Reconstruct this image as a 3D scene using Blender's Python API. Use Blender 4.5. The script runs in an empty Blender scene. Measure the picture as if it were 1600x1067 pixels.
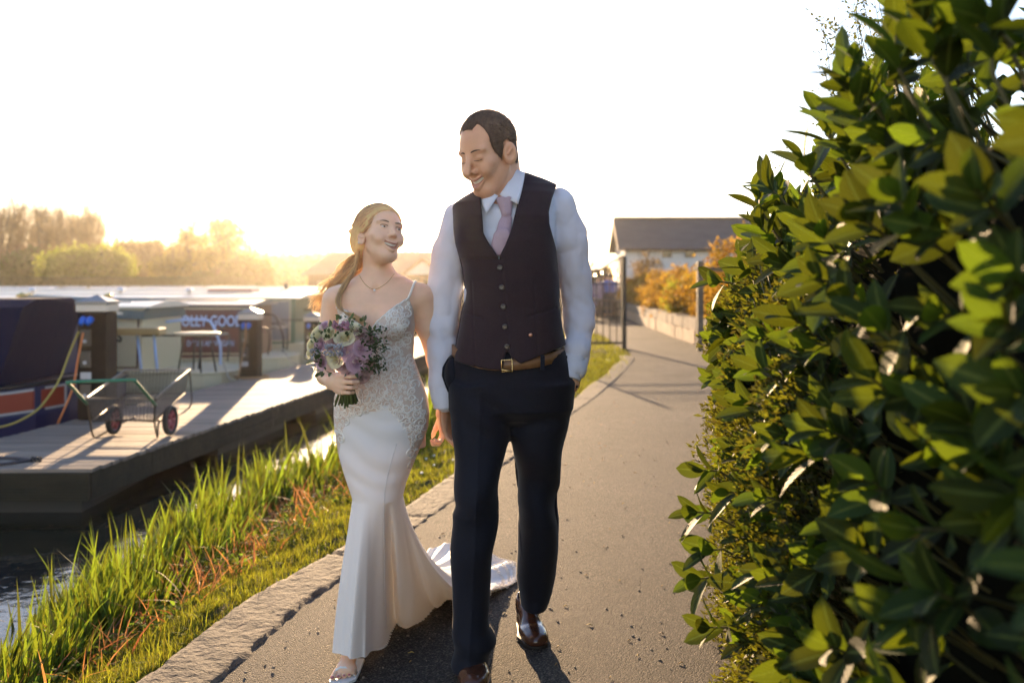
import bpy, math, random
import numpy as np
from mathutils import Vector, Matrix
R = math.radians
rnd = random.Random(7); rng = np.random.default_rng(7)
SC = bpy.context.scene; COL = SC.collection
H, F, CX, HY = 1.3, 1556.0, 800.0, 445.0      # eye height, focal length in photo pixels, principal column, horizon row
# ---- camera
cd = bpy.data.cameras.new('camera'); cam = bpy.data.objects.new('camera', cd); COL.objects.link(cam)
cam.location = (0, 0, H); cam.rotation_euler = (R(90), 0, 0)
cd.sensor_width = 36; cd.lens = 35.01; cd.shift_y = -(533.5-HY)/1600; cd.clip_end = 3000; cd.clip_start = .05
cd.dof.use_dof = True; cd.dof.focus_distance = 3.3; cd.dof.aperture_fstop = 2.6
SC.camera = cam
# ---- light
SUN_EL, SUN_AZ = 10.0, -9.2                     # degrees above the horizon, degrees right of +Y
w = bpy.data.worlds.new('World'); SC.world = w; w.use_nodes = True
nt = w.node_tree; sky = nt.nodes.new('ShaderNodeTexSky'); sky.sky_type = 'NISHITA'; sky.sun_disc = False
sky.sun_elevation = R(SUN_EL); sky.sun_rotation = R(SUN_AZ); sky.air_density = 1.0; sky.dust_density = .15; sky.ozone_density = 1.5
bg = nt.nodes['Background']; wt = nt.nodes.new('ShaderNodeVectorMath'); wt.operation = 'MULTIPLY'; wt.inputs[1].default_value = (1.12, .97, 1.0)   # evening white balance
nt.links.new(sky.outputs[0], wt.inputs[0]); nt.links.new(wt.outputs[0], bg.inputs[0]); bg.inputs[1].default_value = .062
sd = bpy.data.lights.new('sun', 'SUN'); sd.energy = 2.6; sd.angle = R(.5); sd.color = (1, .68, .38)
so = bpy.data.objects.new('sun', sd); COL.objects.link(so)
sv = Vector((math.sin(R(SUN_AZ))*math.cos(R(SUN_EL)), math.cos(R(SUN_AZ))*math.cos(R(SUN_EL)), math.sin(R(SUN_EL))))
so.rotation_euler = sv.to_track_quat('Z', 'Y').to_euler(); so.location = sv*50
VSET = SC.view_settings; SC.display_settings.display_device = 'sRGB'
VSET.view_transform = 'Standard'; VSET.look = 'None'; VSET.gamma = 1; VSET.exposure = 2.8; VSET.use_curve_mapping = False
SC.render.engine = 'CYCLES'; SC.cycles.use_denoising = True; SC.cycles.max_bounces = 8; SC.cycles.transparent_max_bounces = 8
SC.cycles.volume_bounces = 0; SC.cycles.volume_step_rate = 4; SC.cycles.volume_max_steps = 64
SC.cycles.sample_clamp_indirect = 6
# ---- evening air: an even, forward scattering haze round the whole place
def haze_box(dens=.00028, g=.88):
    m = bpy.data.materials.new('evening haze'); m.use_nodes = True; N = m.node_tree.nodes; N.remove(N['Principled BSDF'])
    v = N.new('ShaderNodeVolumePrincipled'); v.inputs['Color'].default_value = (1, .93, .82, 1); v.inputs['Density'].default_value = dens; v.inputs['Anisotropy'].default_value = g
    m.node_tree.links.new(v.outputs[0], N['Material Output'].inputs['Volume'])
    me = bpy.data.meshes.new('haze'); x0, x1, y0, y1, z0, z1 = -950., 950., -40., 1600., -3., 40.
    me.from_pydata([(x0, y0, z0), (x1, y0, z0), (x1, y1, z0), (x0, y1, z0), (x0, y0, z1), (x1, y0, z1), (x1, y1, z1), (x0, y1, z1)], [], [(3, 2, 1, 0), (4, 5, 6, 7), (0, 1, 5, 4), (1, 2, 6, 5), (2, 3, 7, 6), (3, 0, 4, 7)])
    me.materials.append(m); o = bpy.data.objects.new('haze', me); COL.objects.link(o); o['kind'] = 'stuff'
# ---------------------------------------------------------------- helpers
def lx(px, Y): return (px-CX)*Y/F
def lz(py, Y): return H+(HY-py)*Y/F
def P(px, py, Y): return (lx(px, Y), Y, lz(py, Y))
def G(px, py, z=0.0):
    Y = (H-z)*F/(py-HY); return (lx(px, Y), Y, z)
def tag(o, label, cat, group=None, kind=None):
    if label: o['label'] = label
    if cat: o['category'] = cat
    if group: o['group'] = group
    if kind: o['kind'] = kind
    return o
def thing(name, loc, label, cat, group=None, rz=0.0):
    o = bpy.data.objects.new(name, None); COL.objects.link(o); o.empty_display_size = .1
    o.location = loc; o.rotation_euler = (0, 0, rz); return tag(o, label, cat, group)
def npobj(name, V, Fc, m=None, parent=None, smooth=True, mi=None, org=None):
    """V (n,3) world coords, or local to org; Fc = array (k,4)/(k,3) or a list of tuples"""
    V = np.asarray(V, dtype=np.float64)
    if org is None and parent is not None:
        ov = Vector((0, 0, 0)); q_ = parent
        while q_ is not None: ov = ov+q_.location; q_ = q_.parent
        org = tuple(ov)
    if org is not None: V = V-np.array(org)
    me = bpy.data.meshes.new(name)
    if isinstance(Fc, np.ndarray):
        k, s = Fc.shape
        me.vertices.add(len(V)); me.vertices.foreach_set('co', V.ravel())
        me.loops.add(k*s); me.polygons.add(k)
        me.polygons.foreach_set('loop_start', np.arange(0, k*s, s)); me.polygons.foreach_set('loop_total', np.full(k, s))
        me.loops.foreach_set('vertex_index', Fc.ravel().astype(np.int32)); me.update(calc_edges=True)
    else: me.from_pydata(V.tolist(), [], Fc); me.update()
    n = len(me.polygons)
    me.polygons.foreach_set('use_smooth', np.full(n, bool(smooth)))
    for mm in (m if isinstance(m, (list, tuple)) else [m]):
        if mm: me.materials.append(mm)
    if mi is not None: me.polygons.foreach_set('material_index', np.asarray(mi, dtype=np.int32))
    o = bpy.data.objects.new(name, me); COL.objects.link(o)
    if parent is not None: o.parent = parent
    elif org is not None: o.location = org
    return o
def fbasis(d):
    d = Vector(d).normalized(); a = Vector((0, 0, 1)) if abs(d.z) < .9 else Vector((1, 0, 0))
    u = d.cross(a).normalized(); return u, d.cross(u).normalized()
class MB:
    def __init__(s): s.v = []; s.f = []; s.m = []; s.cur = 0
    def _add(s, vs, fs):
        o = len(s.v); s.v += [tuple(p) for p in vs]; s.f += [tuple(i+o for i in f) for f in fs]; s.m += [s.cur]*len(fs); return s
    def box(s, lo, hi, rz=0, c=None, bev=0):
        x0, y0, z0 = lo; x1, y1, z1 = hi
        if bev:
            b = bev; vs = []
            for z, e in ((z0, b), (z0+b, 0), (z1-b, 0), (z1, b)):
                vs += [(x0+e, y0+e, z), (x1-e, y0+e, z), (x1-e, y1-e, z), (x0+e, y1-e, z)]
            fs = [(3, 2, 1, 0), (12, 13, 14, 15)]
            for r in range(3):
                for k in range(4): fs.append((r*4+k, r*4+(k+1) % 4, r*4+4+(k+1) % 4, r*4+4+k))
        else:
            vs = [(x0, y0, z0), (x1, y0, z0), (x1, y1, z0), (x0, y1, z0), (x0, y0, z1), (x1, y0, z1), (x1, y1, z1), (x0, y1, z1)]
            fs = [(3, 2, 1, 0), (4, 5, 6, 7), (0, 1, 5, 4), (1, 2, 6, 5), (2, 3, 7, 6), (3, 0, 4, 7)]
        if rz:
            c = c or ((x0+x1)/2, (y0+y1)/2); cs, sn = math.cos(rz), math.sin(rz)
            vs = [(c[0]+(x-c[0])*cs-(y-c[1])*sn, c[1]+(x-c[0])*sn+(y-c[1])*cs, z) for x, y, z in vs]
        return s._add(vs, fs)
    def tube(s, pts, r, n=8, cap=True, closed=False):
        pts = [Vector(p) for p in pts]; L = len(pts); rs = r if isinstance(r, (list, tuple)) else [r]*L
        vs = []; fs = []; pu = None
        for i, p in enumerate(pts):
            a = pts[(i-1) % L] if (i or closed) else p; b = pts[(i+1) % L] if (i < L-1 or closed) else p
            d = b-a
            if pu is None: u, v = fbasis(d)
            else:
                dn = d.normalized(); u = (pu-dn*pu.dot(dn))
                u = u.normalized() if u.length > 1e-6 else fbasis(d)[0]; v = dn.cross(u)
            pu = u
            for k in range(n):
                t = 2*math.pi*k/n; vs.append(p+(u*math.cos(t)+v*math.sin(t))*rs[i])
        for i in range(L if closed else L-1):
            j = (i+1) % L
            for k in range(n): fs.append((i*n+k, i*n+(k+1) % n, j*n+(k+1) % n, j*n+k))
        if cap and not closed: fs += [tuple(range(n))[::-1], tuple((L-1)*n+k for k in range(n))]
        return s._add(vs, fs)
    def lathe(s, prof, c, axis=(0, 0, 1), n=24, squash=None):
        ax = Vector(axis).normalized(); u, v = fbasis(ax); c = Vector(c); vs = []; fs = []
        for r, h in prof:
            for k in range(n):
                t = 2*math.pi*k/n; vs.append(c+ax*h+(u*math.cos(t)+v*math.sin(t))*r)
        for i in range(len(prof)-1):
            for k in range(n): fs.append((i*n+k, i*n+(k+1) % n, (i+1)*n+(k+1) % n, (i+1)*n+k))
        fs += [tuple(range(n))[::-1], tuple((len(prof)-1)*n+k for k in range(n))]
        return s._add(vs, fs)
    def prism(s, poly, f0, f1):
        """poly: list of 2D points; f0,f1 map a 2D point to the two 3D faces"""
        n = len(poly); vs = [f0(p) for p in poly]+[f1(p) for p in poly]
        return s._add(vs, [tuple(range(n))[::-1], tuple(range(n, 2*n))]+[(k, (k+1) % n, n+(k+1) % n, n+k) for k in range(n)])
    def quad(s, *ps): return s._add(ps, [tuple(range(len(ps)))])
    def build(s, name, m, parent=None, smooth=False, org=None):
        return npobj(name, np.array(s.v, dtype=float).reshape(-1, 3), s.f, m, parent, smooth, s.m if isinstance(m, (list, tuple)) else None, org)
def bez(pts, n=14):
    out = []; L = len(pts)
    for i in range(L-1):
        p0, p1_, p2_, p3 = [Vector(pts[max(0, min(L-1, i+k))]) for k in (-1, 0, 1, 2)]
        for k in range(n):
            t_ = k/n; out.append(.5*((2*p1_)+(-p0+p2_)*t_+(2*p0-5*p1_+4*p2_-p3)*t_*t_+(-p0+3*p1_-3*p2_+p3)*t_**3))
    return out+[Vector(pts[-1])]
def copy_tree(o, parent=None):
    c = o.copy(); COL.objects.link(c); c.parent = parent
    for ch in [x for x in COL.objects if x.parent == o and x != c]: copy_tree(ch, c)
    return c
# ---------------------------------------------------------------- materials
def M(name, col, rough=.7, var=None, vs=6., v2=None, bump=0, bs=40., bd=.01, transl=0, tcol=None, metal=0, spec=.5, island=0, sheen=0, coat=0,
      stretch=None, bump2=None, extra=None):
    m = bpy.data.materials.new(name); m.use_nodes = True; nt = m.node_tree; N = nt.nodes; L = nt.links; p = N['Principled BSDF']
    p.inputs['Roughness'].default_value = rough; p.inputs['Metallic'].default_value = metal; p.inputs['Specular IOR Level'].default_value = spec
    if sheen: p.inputs['Sheen Weight'].default_value = sheen; p.inputs['Sheen Roughness'].default_value = .4
    if coat: p.inputs['Coat Weight'].default_value = coat; p.inputs['Coat Roughness'].default_value = .1
    c4 = lambda c: (c[0], c[1], c[2], 1)
    p.inputs['Base Color'].default_value = c4(col)
    tc = N.new('ShaderNodeTexCoord'); vec = tc.outputs['Object']
    if stretch:
        mp = N.new('ShaderNodeMapping'); mp.inputs['Scale'].default_value = stretch; L.new(vec, mp.inputs[0]); vec = mp.outputs[0]
    csock = None
    if var or v2:
        nz = N.new('ShaderNodeTexNoise'); nz.inputs['Scale'].default_value = vs; nz.inputs['Detail'].default_value = 6; nz.inputs['Roughness'].default_value = .65
        L.new(vec, nz.inputs['Vector']); cr = N.new('ShaderNodeValToRGB'); L.new(nz.outputs[0], cr.inputs[0])
        cr.color_ramp.elements[0].position = .32; cr.color_ramp.elements[1].position = .68
        a = v2 if v2 else tuple(x*(1-var) for x in col); b = col if v2 else tuple(min(1, x*(1+var)) for x in col)
        cr.color_ramp.elements[0].color = c4(a); cr.color_ramp.elements[1].color = c4(b); csock = cr.outputs[0]
    if island:
        g = N.new('ShaderNodeNewGeometry'); hs = N.new('ShaderNodeHueSaturation')
        mr = N.new('ShaderNodeMapRange'); L.new(g.outputs['Random Per Island'], mr.inputs[0]); mr.inputs[3].default_value = 1-island; mr.inputs[4].default_value = 1+island
        mh = N.new('ShaderNodeMapRange'); L.new(g.outputs['Random Per Island'], mh.inputs[0]); mh.inputs[3].default_value = .5-island*.05; mh.inputs[4].default_value = .5+island*.03
        if csock: L.new(csock, hs.inputs['Color'])
        else: hs.inputs['Color'].default_value = c4(col)
        L.new(mr.outputs[0], hs.inputs['Value']); L.new(mh.outputs[0], hs.inputs['Hue']); csock = hs.outputs[0]
    if csock: L.new(csock, p.inputs['Base Color'])
    nsock = None
    for (st, sc, di) in ([(bump, bs, bd)] if bump else [])+([bump2] if bump2 else []):
        nb = N.new('ShaderNodeTexNoise'); nb.inputs['Scale'].default_value = sc; nb.inputs['Detail'].default_value = 4; L.new(vec, nb.inputs['Vector'])
        bp = N.new('ShaderNodeBump'); bp.inputs['Strength'].default_value = st; bp.inputs['Distance'].default_value = di
        L.new(nb.outputs[0], bp.inputs['Height'])
        if nsock: L.new(nsock, bp.inputs['Normal'])
        nsock = bp.outputs[0]
    if nsock: L.new(nsock, p.inputs['Normal'])
    if transl:
        t = N.new('ShaderNodeBsdfTranslucent'); mx = N.new('ShaderNodeMixShader'); mx.inputs[0].default_value = transl
        if tcol: t.inputs[0].default_value = c4(tcol)
        elif csock: L.new(csock, t.inputs[0])
        else: t.inputs[0].default_value = c4(col)
        if tcol and island:
            h2 = N.new('ShaderNodeHueSaturation'); h2.inputs['Color'].default_value = c4(tcol); L.new(mr.outputs[0], h2.inputs['Value']); L.new(mh.outputs[0], h2.inputs['Hue']); L.new(h2.outputs[0], t.inputs[0])
        if nsock: L.new(nsock, t.inputs['Normal'])
        out = N['Material Output']; L.new(p.outputs[0], mx.inputs[1]); L.new(t.outputs[0], mx.inputs[2]); L.new(mx.outputs[0], out.inputs[0])
    if extra: extra(m, nt, p, vec)
    return m
def blades(base, h, wd, lean, seg=3, curl=1.0, tw=None):
    """grass or reed blades: base (n,3), h (n), wd (n) width, lean (n,2) horizontal offset of the tip"""
    n = len(base); V = np.zeros((n, seg+1, 2, 3)); a = rng.uniform(0, math.pi, n) if tw is None else tw
    sx, sy = np.cos(a), np.sin(a)
    for i in range(seg+1):
        t = i/seg; ww = wd*(1-t**2.2)*.5+(.0004 if i < seg else 0)
        cx = base[:, 0]+lean[:, 0]*t**(1+curl); cy = base[:, 1]+lean[:, 1]*t**(1+curl); cz = base[:, 2]+h*t*(1-.18*t*t*np.hypot(lean[:, 0], lean[:, 1])/np.maximum(h, 1e-4))
        for k, s in ((0, -1), (1, 1)):
            V[:, i, k, 0] = cx+s*sx*ww; V[:, i, k, 1] = cy+s*sy*ww; V[:, i, k, 2] = cz
    q = np.arange(n)[:, None]*(2*(seg+1))+np.arange(seg)[None, :]*2
    Fq = np.stack([q, q+1, q+3, q+2], -1).reshape(-1, 4)
    return V.reshape(-1, 3), Fq
def leaf_mesh(base, dirs, ups, ln, wd, seg=5, fold=.25, droop=.25, wide=2, tipw=.0):
    """broad leaves: base (n,3), dirs (n,3) along the midrib, ups (n,3) leaf normal, ln, wd (n)"""
    n = len(base); d = dirs/np.linalg.norm(dirs, axis=1)[:, None]; s = np.cross(d, ups); s /= np.linalg.norm(s, axis=1)[:, None]+1e-9; u = np.cross(s, d)
    cols = np.linspace(-1, 1, 2*wide+1); V = np.zeros((n, seg+1, len(cols), 3))
    for i in range(seg+1):
        t = i/seg; prof = ((math.sin(math.pi*(t*.96+.02)**1.05))**.72 if 0 < i < seg else (.06 if i == 0 else .03+tipw))
        for j, c in enumerate(cols):
            off = d*(ln*t)[:, None]+u*(-droop*ln*t*t)[:, None]+s*(c*prof*wd*.5)[:, None]+u*(abs(c)**1.3*prof*wd*.5*fold)[:, None]
            V[:, i, j] = base+off
    W = len(cols); b = np.arange(n)[:, None, None]*((seg+1)*W)+np.arange(seg)[None, :, None]*W+np.arange(W-1)[None, None, :]
    Fq = np.stack([b, b+1, b+W+1, b+W], -1).reshape(-1, 4)
    return V.reshape(-1, 3), Fq
def cat(parts):
    Vs, Fs, o = [], [], 0
    for V, Fq in parts: Vs.append(V); Fs.append(Fq+o); o += len(V)
    return np.concatenate(Vs), np.concatenate(Fs)
def text_obj(name, s, size, m, mat4, parent, ext=.002, bold=0, align='CENTER'):
    cu = bpy.data.curves.new(name, 'FONT'); cu.body = s; cu.size = size; cu.extrude = ext; cu.offset = bold; cu.align_x = align; cu.align_y = 'CENTER'; cu.resolution_u = 3
    ob = bpy.data.objects.new(name, cu); COL.objects.link(ob)
    me = bpy.data.meshes.new_from_object(ob); COL.objects.unlink(ob); bpy.data.objects.remove(ob)
    me.transform(mat4); me.materials.clear(); me.materials.append(m)
    o = bpy.data.objects.new(name, me); COL.objects.link(o); o.parent = parent; return o
# ---------------------------------------------------------------- the setting: ground, path, kerb, water
WZ = -.45
KP = [(-1.6, 1.0), (-1.17, 2.6)]+[G(*p)[:2] for p in ((350, 1060), (480, 942), (538, 904), (659, 821), (710, 785), (799, 720), (895, 648), (933, 621), (975, 583), (993, 562), (985, 549), (965, 540), (948, 527), (925, 516))]
KX, KY = [p[0] for p in KP], [p[1] for p in KP]
def kx(y): return np.interp(y, KY, KX)                                  # asphalt's left edge
def bxw(y): return np.interp(y, [0, 4, 6, 8, 10, 13, 17, 22, 30, 50, 60], [-2.1, -2.1, -2.2, -2.1, -1.6, -1.1, -.8, -.35, .3, .8, 1.5])   # waterline
def farbank(x): return np.interp(x, [-400, -48, -30, 5], [104, 104, 62, 58])
def gz(x, y):
    """ground height"""
    x = np.asarray(x, float); y = np.asarray(y, float)
    k = kx(y)-.3; b = bxw(y); t = np.clip((k-x)/(k-b), 0, 3)
    z = -.03-(t**1.5)*.42-np.clip(t-1, 0, 1)*.55
    fb = farbank(x); u = np.clip((y-fb+3)/3, 0, 1); u = u*u*(3-2*u)
    z = z*(1-u)+u*(-.12)
    z = z+np.where((t > .05) & (t < 1.2), .018*np.sin(x*9+y*3)+.012*np.sin(y*13-x*5), 0)
    return np.where(x > k+.25, -.03-.0*x, z)
def steps(seg):
    out = [seg[0][0]]
    for a, b, n in seg: out += list(np.linspace(a, b, n+1)[1:])
    return np.array(out)
xs = steps([(-900, -120, 12), (-120, -14, 40), (-14, -4, 40), (-4, 3, 120), (3, 12, 25), (12, 900, 20)])
ys = steps([(-30, 1, 10), (1, 12, 160), (12, 30, 70), (30, 70, 60), (70, 120, 60), (120, 1500, 20)])
XX, YY = np.meshgrid(xs, ys); ZZ = gz(XX, YY)
nx, ny = len(xs), len(ys); b = np.arange(ny-1)[:, None]*nx+np.arange(nx-1)[None]
m_ground = M('earth and turf', (.045, .06, .018), .95, v2=(.05, .035, .018), vs=3, bump=.8, bs=30, bd=.03)
g = npobj('ground', np.stack([XX, YY, ZZ], -1).reshape(-1, 3), np.stack([b, b+1, b+nx+1, b+nx], -1).reshape(-1, 4), m_ground); tag(g, None, None, kind='structure')
def waterx(m, nt, p, vec):
    p.inputs['IOR'].default_value = 1.33
m_water = M('marina water', (.012, .014, .01), .05, bump=.15, bs=2.2, bd=.04, spec=.5, stretch=(1, 1, 1), bump2=(.15, 14, .01), extra=waterx)
o = npobj('water', [(-400, 0, WZ), (3.2, 0, WZ), (3.2, 106, WZ), (-400, 106, WZ)], np.array([[0, 1, 2, 3]]), m_water, smooth=False); tag(o, None, None, kind='structure')
# asphalt path
def asph(m, nt, p, vec):
    N, L = nt.nodes, nt.links
    v = N.new('ShaderNodeTexVoronoi'); v.inputs['Scale'].default_value = 170; L.new(vec, v.inputs['Vector'])
    cr = N.new('ShaderNodeValToRGB'); L.new(v.outputs['Color'], cr.inputs[0]); e = cr.color_ramp.elements
    e[0].position = .1; e[0].color = (.017, .015, .014, 1); e[1].position = .95; e[1].color = (.16, .135, .112, 1)
    x = cr.color_ramp.elements.new(.6); x.color = (.05, .043, .038, 1)
    nz = N.new('ShaderNodeTexNoise'); nz.inputs['Scale'].default_value = .9; nz.inputs['Detail'].default_value = 8; L.new(vec, nz.inputs['Vector'])
    mr = N.new('ShaderNodeMapRange'); mr.inputs[1].default_value = .3; mr.inputs[2].default_value = .7; mr.inputs[3].default_value = .72; mr.inputs[4].default_value = 1.22; L.new(nz.outputs[0], mr.inputs[0])
    mx = N.new('ShaderNodeVectorMath'); mx.operation = 'SCALE'; L.new(cr.outputs[0], mx.inputs[0]); L.new(mr.outputs[0], mx.inputs['Scale']); L.new(mx.outputs[0], p.inputs['Base Color'])
    b1 = N.new('ShaderNodeBump'); b1.inputs['Strength'].default_value = 1; b1.inputs['Distance'].default_value = .005; b1.invert = True; L.new(v.outputs['Distance'], b1.inputs['Height'])
    n2 = N.new('ShaderNodeTexNoise'); n2.inputs['Scale'].default_value = 5; n2.inputs['Detail'].default_value = 3; L.new(vec, n2.inputs['Vector'])
    b2 = N.new('ShaderNodeBump'); b2.inputs['Strength'].default_value = .2; b2.inputs['Distance'].default_value = .02; L.new(n2.outputs[0], b2.inputs['Height']); L.new(b1.outputs[0], b2.inputs['Normal']); L.new(b2.outputs[0], p.inputs['Normal'])
m_asph = M('asphalt', (.1, .09, .08), .85, spec=.15, extra=asph)
py_ = steps([(.3, 12, 60), (12, 27, 60), (27, 60, 20)])
rows = []
for y in py_:
    l = float(kx(y))-.02 if y < 26.5 else float(np.interp(y, [26.5, 30, 34, 60], [kx(26.5), 1.2, -.6, -.6]))
    r_ = float(np.interp(y, [0, 4, 6, 10, 16, 20, 45, 60], [.95, .95, 1.35, 2.5, 3.6, 4.02, 4.62, 8]))
    rows.append([(l+(r_-l)*t, y, .004*math.sin(y*1.3+t*4)) for t in np.linspace(0, 1, 9)])
V = np.array(rows).reshape(-1, 3); b = np.arange(len(py_)-1)[:, None]*9+np.arange(8)[None]
o = npobj('path', V, np.stack([b, b+1, b+10, b+9], -1).reshape(-1, 4), m_asph); tag(o, None, None, kind='structure')
# weathered kerb stones: one rough band with joints
def kerb_band(y0, y1, joint):
    Y = np.arange(y0, y1, .035); U = np.linspace(0, 1, 13); rowsk = []
    for y in Y:
        k = float(kx(y)); dk = float(kx(y+.05)-kx(y-.05))/.1; nl = math.hypot(1, dk); nxk, nyk = -1/nl, dk/nl
        wdt = .26+.02*math.sin(y*2.1)
        d = min(abs((y-j)) for j in joint)
        for u in U:
            e = .012*math.sin(y*23+u*5)+.01*math.sin(y*41) if u in (0., 1.) else 0
            off = u*wdt+e
            z = .008-(.02 if u == 0 else 0)-(.05 if u == 1. else 0)-.014*max(0, 1-d/.02)+.0035*math.sin(y*31+u*9)*math.sin(u*17+y*7)+.002*math.sin(y*71+u*33)
            rowsk.append((k+nxk*off, y+nyk*off, z))
    n = 13; b = np.arange(len(Y)-1)[:, None]*n+np.arange(n-1)[None]
    return np.array(rowsk), np.stack([b, b+n, b+n+1, b+1], -1).reshape(-1, 4)
m_kerb = M('weathered kerb stone', (.082, .06, .042), .9, v2=(.018, .014, .011), vs=13, bump=.8, bs=22, bd=.014, bump2=(.8, 90, .005))
V, Fq = kerb_band(2.3, 18.2, [2.9, 3.75, 4.75, 5.55, 6.6, 7.7, 8.9, 10, 11.3, 12.6, 14, 15.5, 17])
o = npobj('kerb', V, Fq, m_kerb); tag(o, None, None, kind='structure')
# moss and grit in the joint between kerb and asphalt
# ---------------------------------------------------------------- grass and reeds (stuff)
def band_pts(n, y0, y1, f0, f1, pw=1.0):
    """points between kerb (f=0) and waterline (f=1)"""
    u = rng.random(n); y = y0*(y1/y0)**(u**pw); f = rng.uniform(f0, f1, n); k = kx(y)-.3; b = bxw(y); x = k+(b-k)*f
    return np.stack([x, y, gz(x, y)-.004], -1)
m_lawn = M('short grass', (.06, .09, .012), .7, island=.5, transl=.4, tcol=(.32, .32, .02), spec=.3)
a = band_pts(62000, 2.4, 9, -.02, .62, 1.0); b2_ = band_pts(30000, 9, 18.5, -.01, .8)
# beyond the kerb's end the lawn runs to the gate and past it
q = 26000; yy = rng.uniform(12, 30, q); xx = kx(yy)-rng.uniform(.02, 3.2, q)
c = np.stack([xx, yy, gz(xx, yy)], -1); ps = np.concatenate([a, b2_, c]); n = len(ps)
nearness = np.clip(ps[:, 1]/5, .8, 4)
V, Fq = blades(ps, rng.uniform(.014, .045, n)*(1+.4*(ps[:, 1] > 9))*(1+1.3*(rng.random(n) < .07)), .0035*nearness*rng.uniform(.7, 1.4, n), rng.normal(0, .02, (n, 2)), 2)
o = npobj('grass', V, Fq, m_lawn); tag(o, None, None, kind='stuff')
m_reed = M('reed leaf', (.045, .08, .01), .5, island=.65, transl=.42, tcol=(.19, .24, .015), spec=.3)
def clumped(n, y0, y1, f0, f1, nc, sp, pw=1.):
    c = band_pts(nc, y0, y1, f0, f1, pw); i = rng.integers(0, nc, n); p = c[i]+np.c_[rng.normal(0, sp, (n, 2)), np.zeros(n)]
    f = (kx(p[:, 1])-.3-p[:, 0])/(kx(p[:, 1])-.3-bxw(p[:, 1])); ok = (f > f0-.12) & (f < f1+.25) & (p[:, 1] > 2.6)
    p = p[ok]; p[:, 2] = gz(p[:, 0], p[:, 1])-.02; return p
r1 = clumped(6800, 3.0, 8.5, .52, 1.22, 230, .05); r2 = clumped(2300, 8.5, 18, .5, 1.08, 90, .09); r3 = clumped(1500, 18, 40, .7, 1.1, 60, .2)
ps = np.concatenate([r1, r2, r3]); n = len(ps); far = np.clip(ps[:, 1]/8, 1, 3)
hh = rng.uniform(.08, .36, n)*(1+.5*(rng.random(n) < .12))*np.where(ps[:, 1] > 8, 1.15, 1)*np.interp((kx(ps[:, 1])-.3-ps[:, 0])/(kx(ps[:, 1])-.3-bxw(ps[:, 1])), [.4, .8, 1.2], [.6, 1, 1.15]); ln = rng.normal(0, .06, (n, 2))*np.clip(hh/.3, .5, 1.6)[:, None]+np.array([.03, 0])
V, Fq = blades(ps, hh, rng.uniform(.007, .029, n)*far**.5, ln, 5)
o = npobj('reeds', V, Fq, m_reed); tag(o, None, None, kind='stuff')
# the rank of tall flag leaves behind the couple
q = 160; y = rng.uniform(8.6, 11.5, q); x = bxw(y)+rng.uniform(.15, .6, q)+.35; ps = np.stack([x, y, gz(x, y)-.02], -1)
V, Fq = blades(ps, rng.uniform(.4, .75, q), rng.uniform(.02, .035, q), rng.normal(0, .08, (q, 2)), 5)
o = npobj('flag_leaves', V, Fq, m_reed); tag(o, None, None, kind='stuff')
m_dry = M('dead reed stalk', (.30, .15, .055), .6, island=.4, transl=.35, tcol=(.5, .22, .06))
ps = np.concatenate([clumped(1700, 3.0, 8.5, .35, 1.0, 90, .10), clumped(500, 8.5, 18, .4, 1.0, 40, .15)]); n = len(ps)
V, Fq = blades(ps, rng.uniform(.03, .24, n), rng.uniform(.004, .010, n)*np.clip(ps[:, 1]/6, 1, 2), rng.normal(0, .12, (n, 2)), 4, curl=.6)
o = npobj('dead_reeds', V, Fq, m_dry); tag(o, None, None, kind='stuff')
# low broad weeds at the water's edge
m_weed = M('weed leaf', (.04, .075, .012), .85, spec=.1, island=.4, transl=.45, tcol=(.22, .32, .03))
c = band_pts(120, 3.2, 11, .3, .85); cc = np.concatenate([c, np.array([G(450, 830, -.15), G(490, 800, -.15), G(440, 850, -.15), G(100, 1010, -.3), G(60, 1040, -.25), G(150, 1040, -.2)])]); n = 26*len(cc)
p = np.repeat(cc, 26, 0)+np.c_[rng.normal(0, .06, (n, 2)), rng.uniform(.0, .09, n)]; p[:, 2] = gz(p[:, 0], p[:, 1])+rng.uniform(0, .09, n)
d = np.c_[rng.normal(0, 1, (n, 2)), rng.uniform(.1, .9, n)]; V, Fq = leaf_mesh(p, d, np.tile([0, 0, 1.], (n, 1))+rng.normal(0, .2, (n, 3)), rng.uniform(.02, .045, n), rng.uniform(.012, .026, n), 3, wide=1)
o = npobj('weeds', V, Fq, m_weed); tag(o, None, None, kind='stuff')
# floating scum and cut reed pieces on the water
q = 900; y = 4.2*(3.2**rng.random(q)); x = bxw(y)-rng.exponential(.22, q); ps = np.stack([x, y, np.full(q, WZ+.004)], -1)
a_ = rng.uniform(0, 6.28, q); V, Fq = blades(ps, np.full(q, .003), rng.uniform(.003, .006, q), np.c_[np.cos(a_), np.sin(a_)]*rng.uniform(.02, .14, q)[:, None], 2)
o = npobj('floating_debris', V, Fq, m_dry); tag(o, None, None, kind='stuff')
# daisies in the lawn
m_daisy = M('daisy', (.8, .8, .75), .6)
db = MB()
for i in range(44):
    if i < 12: y = rnd.uniform(6.6, 8.6); x = float(kx(y))-.3-rnd.uniform(.1, 1.0)
    else: y = rnd.uniform(11, 20); x = float(kx(y))-.3-rnd.uniform(.05, 1.6)
    z = float(gz(x, y))+.05
    db.lathe([(.001, -.003), (.008, -.002), (.009, .002), (.002, .004)], (x, y, z), (rnd.uniform(-.3, .3), -.4, 1), 7)
tag(db.build('daisies', m_daisy), None, None, kind='stuff')
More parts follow.
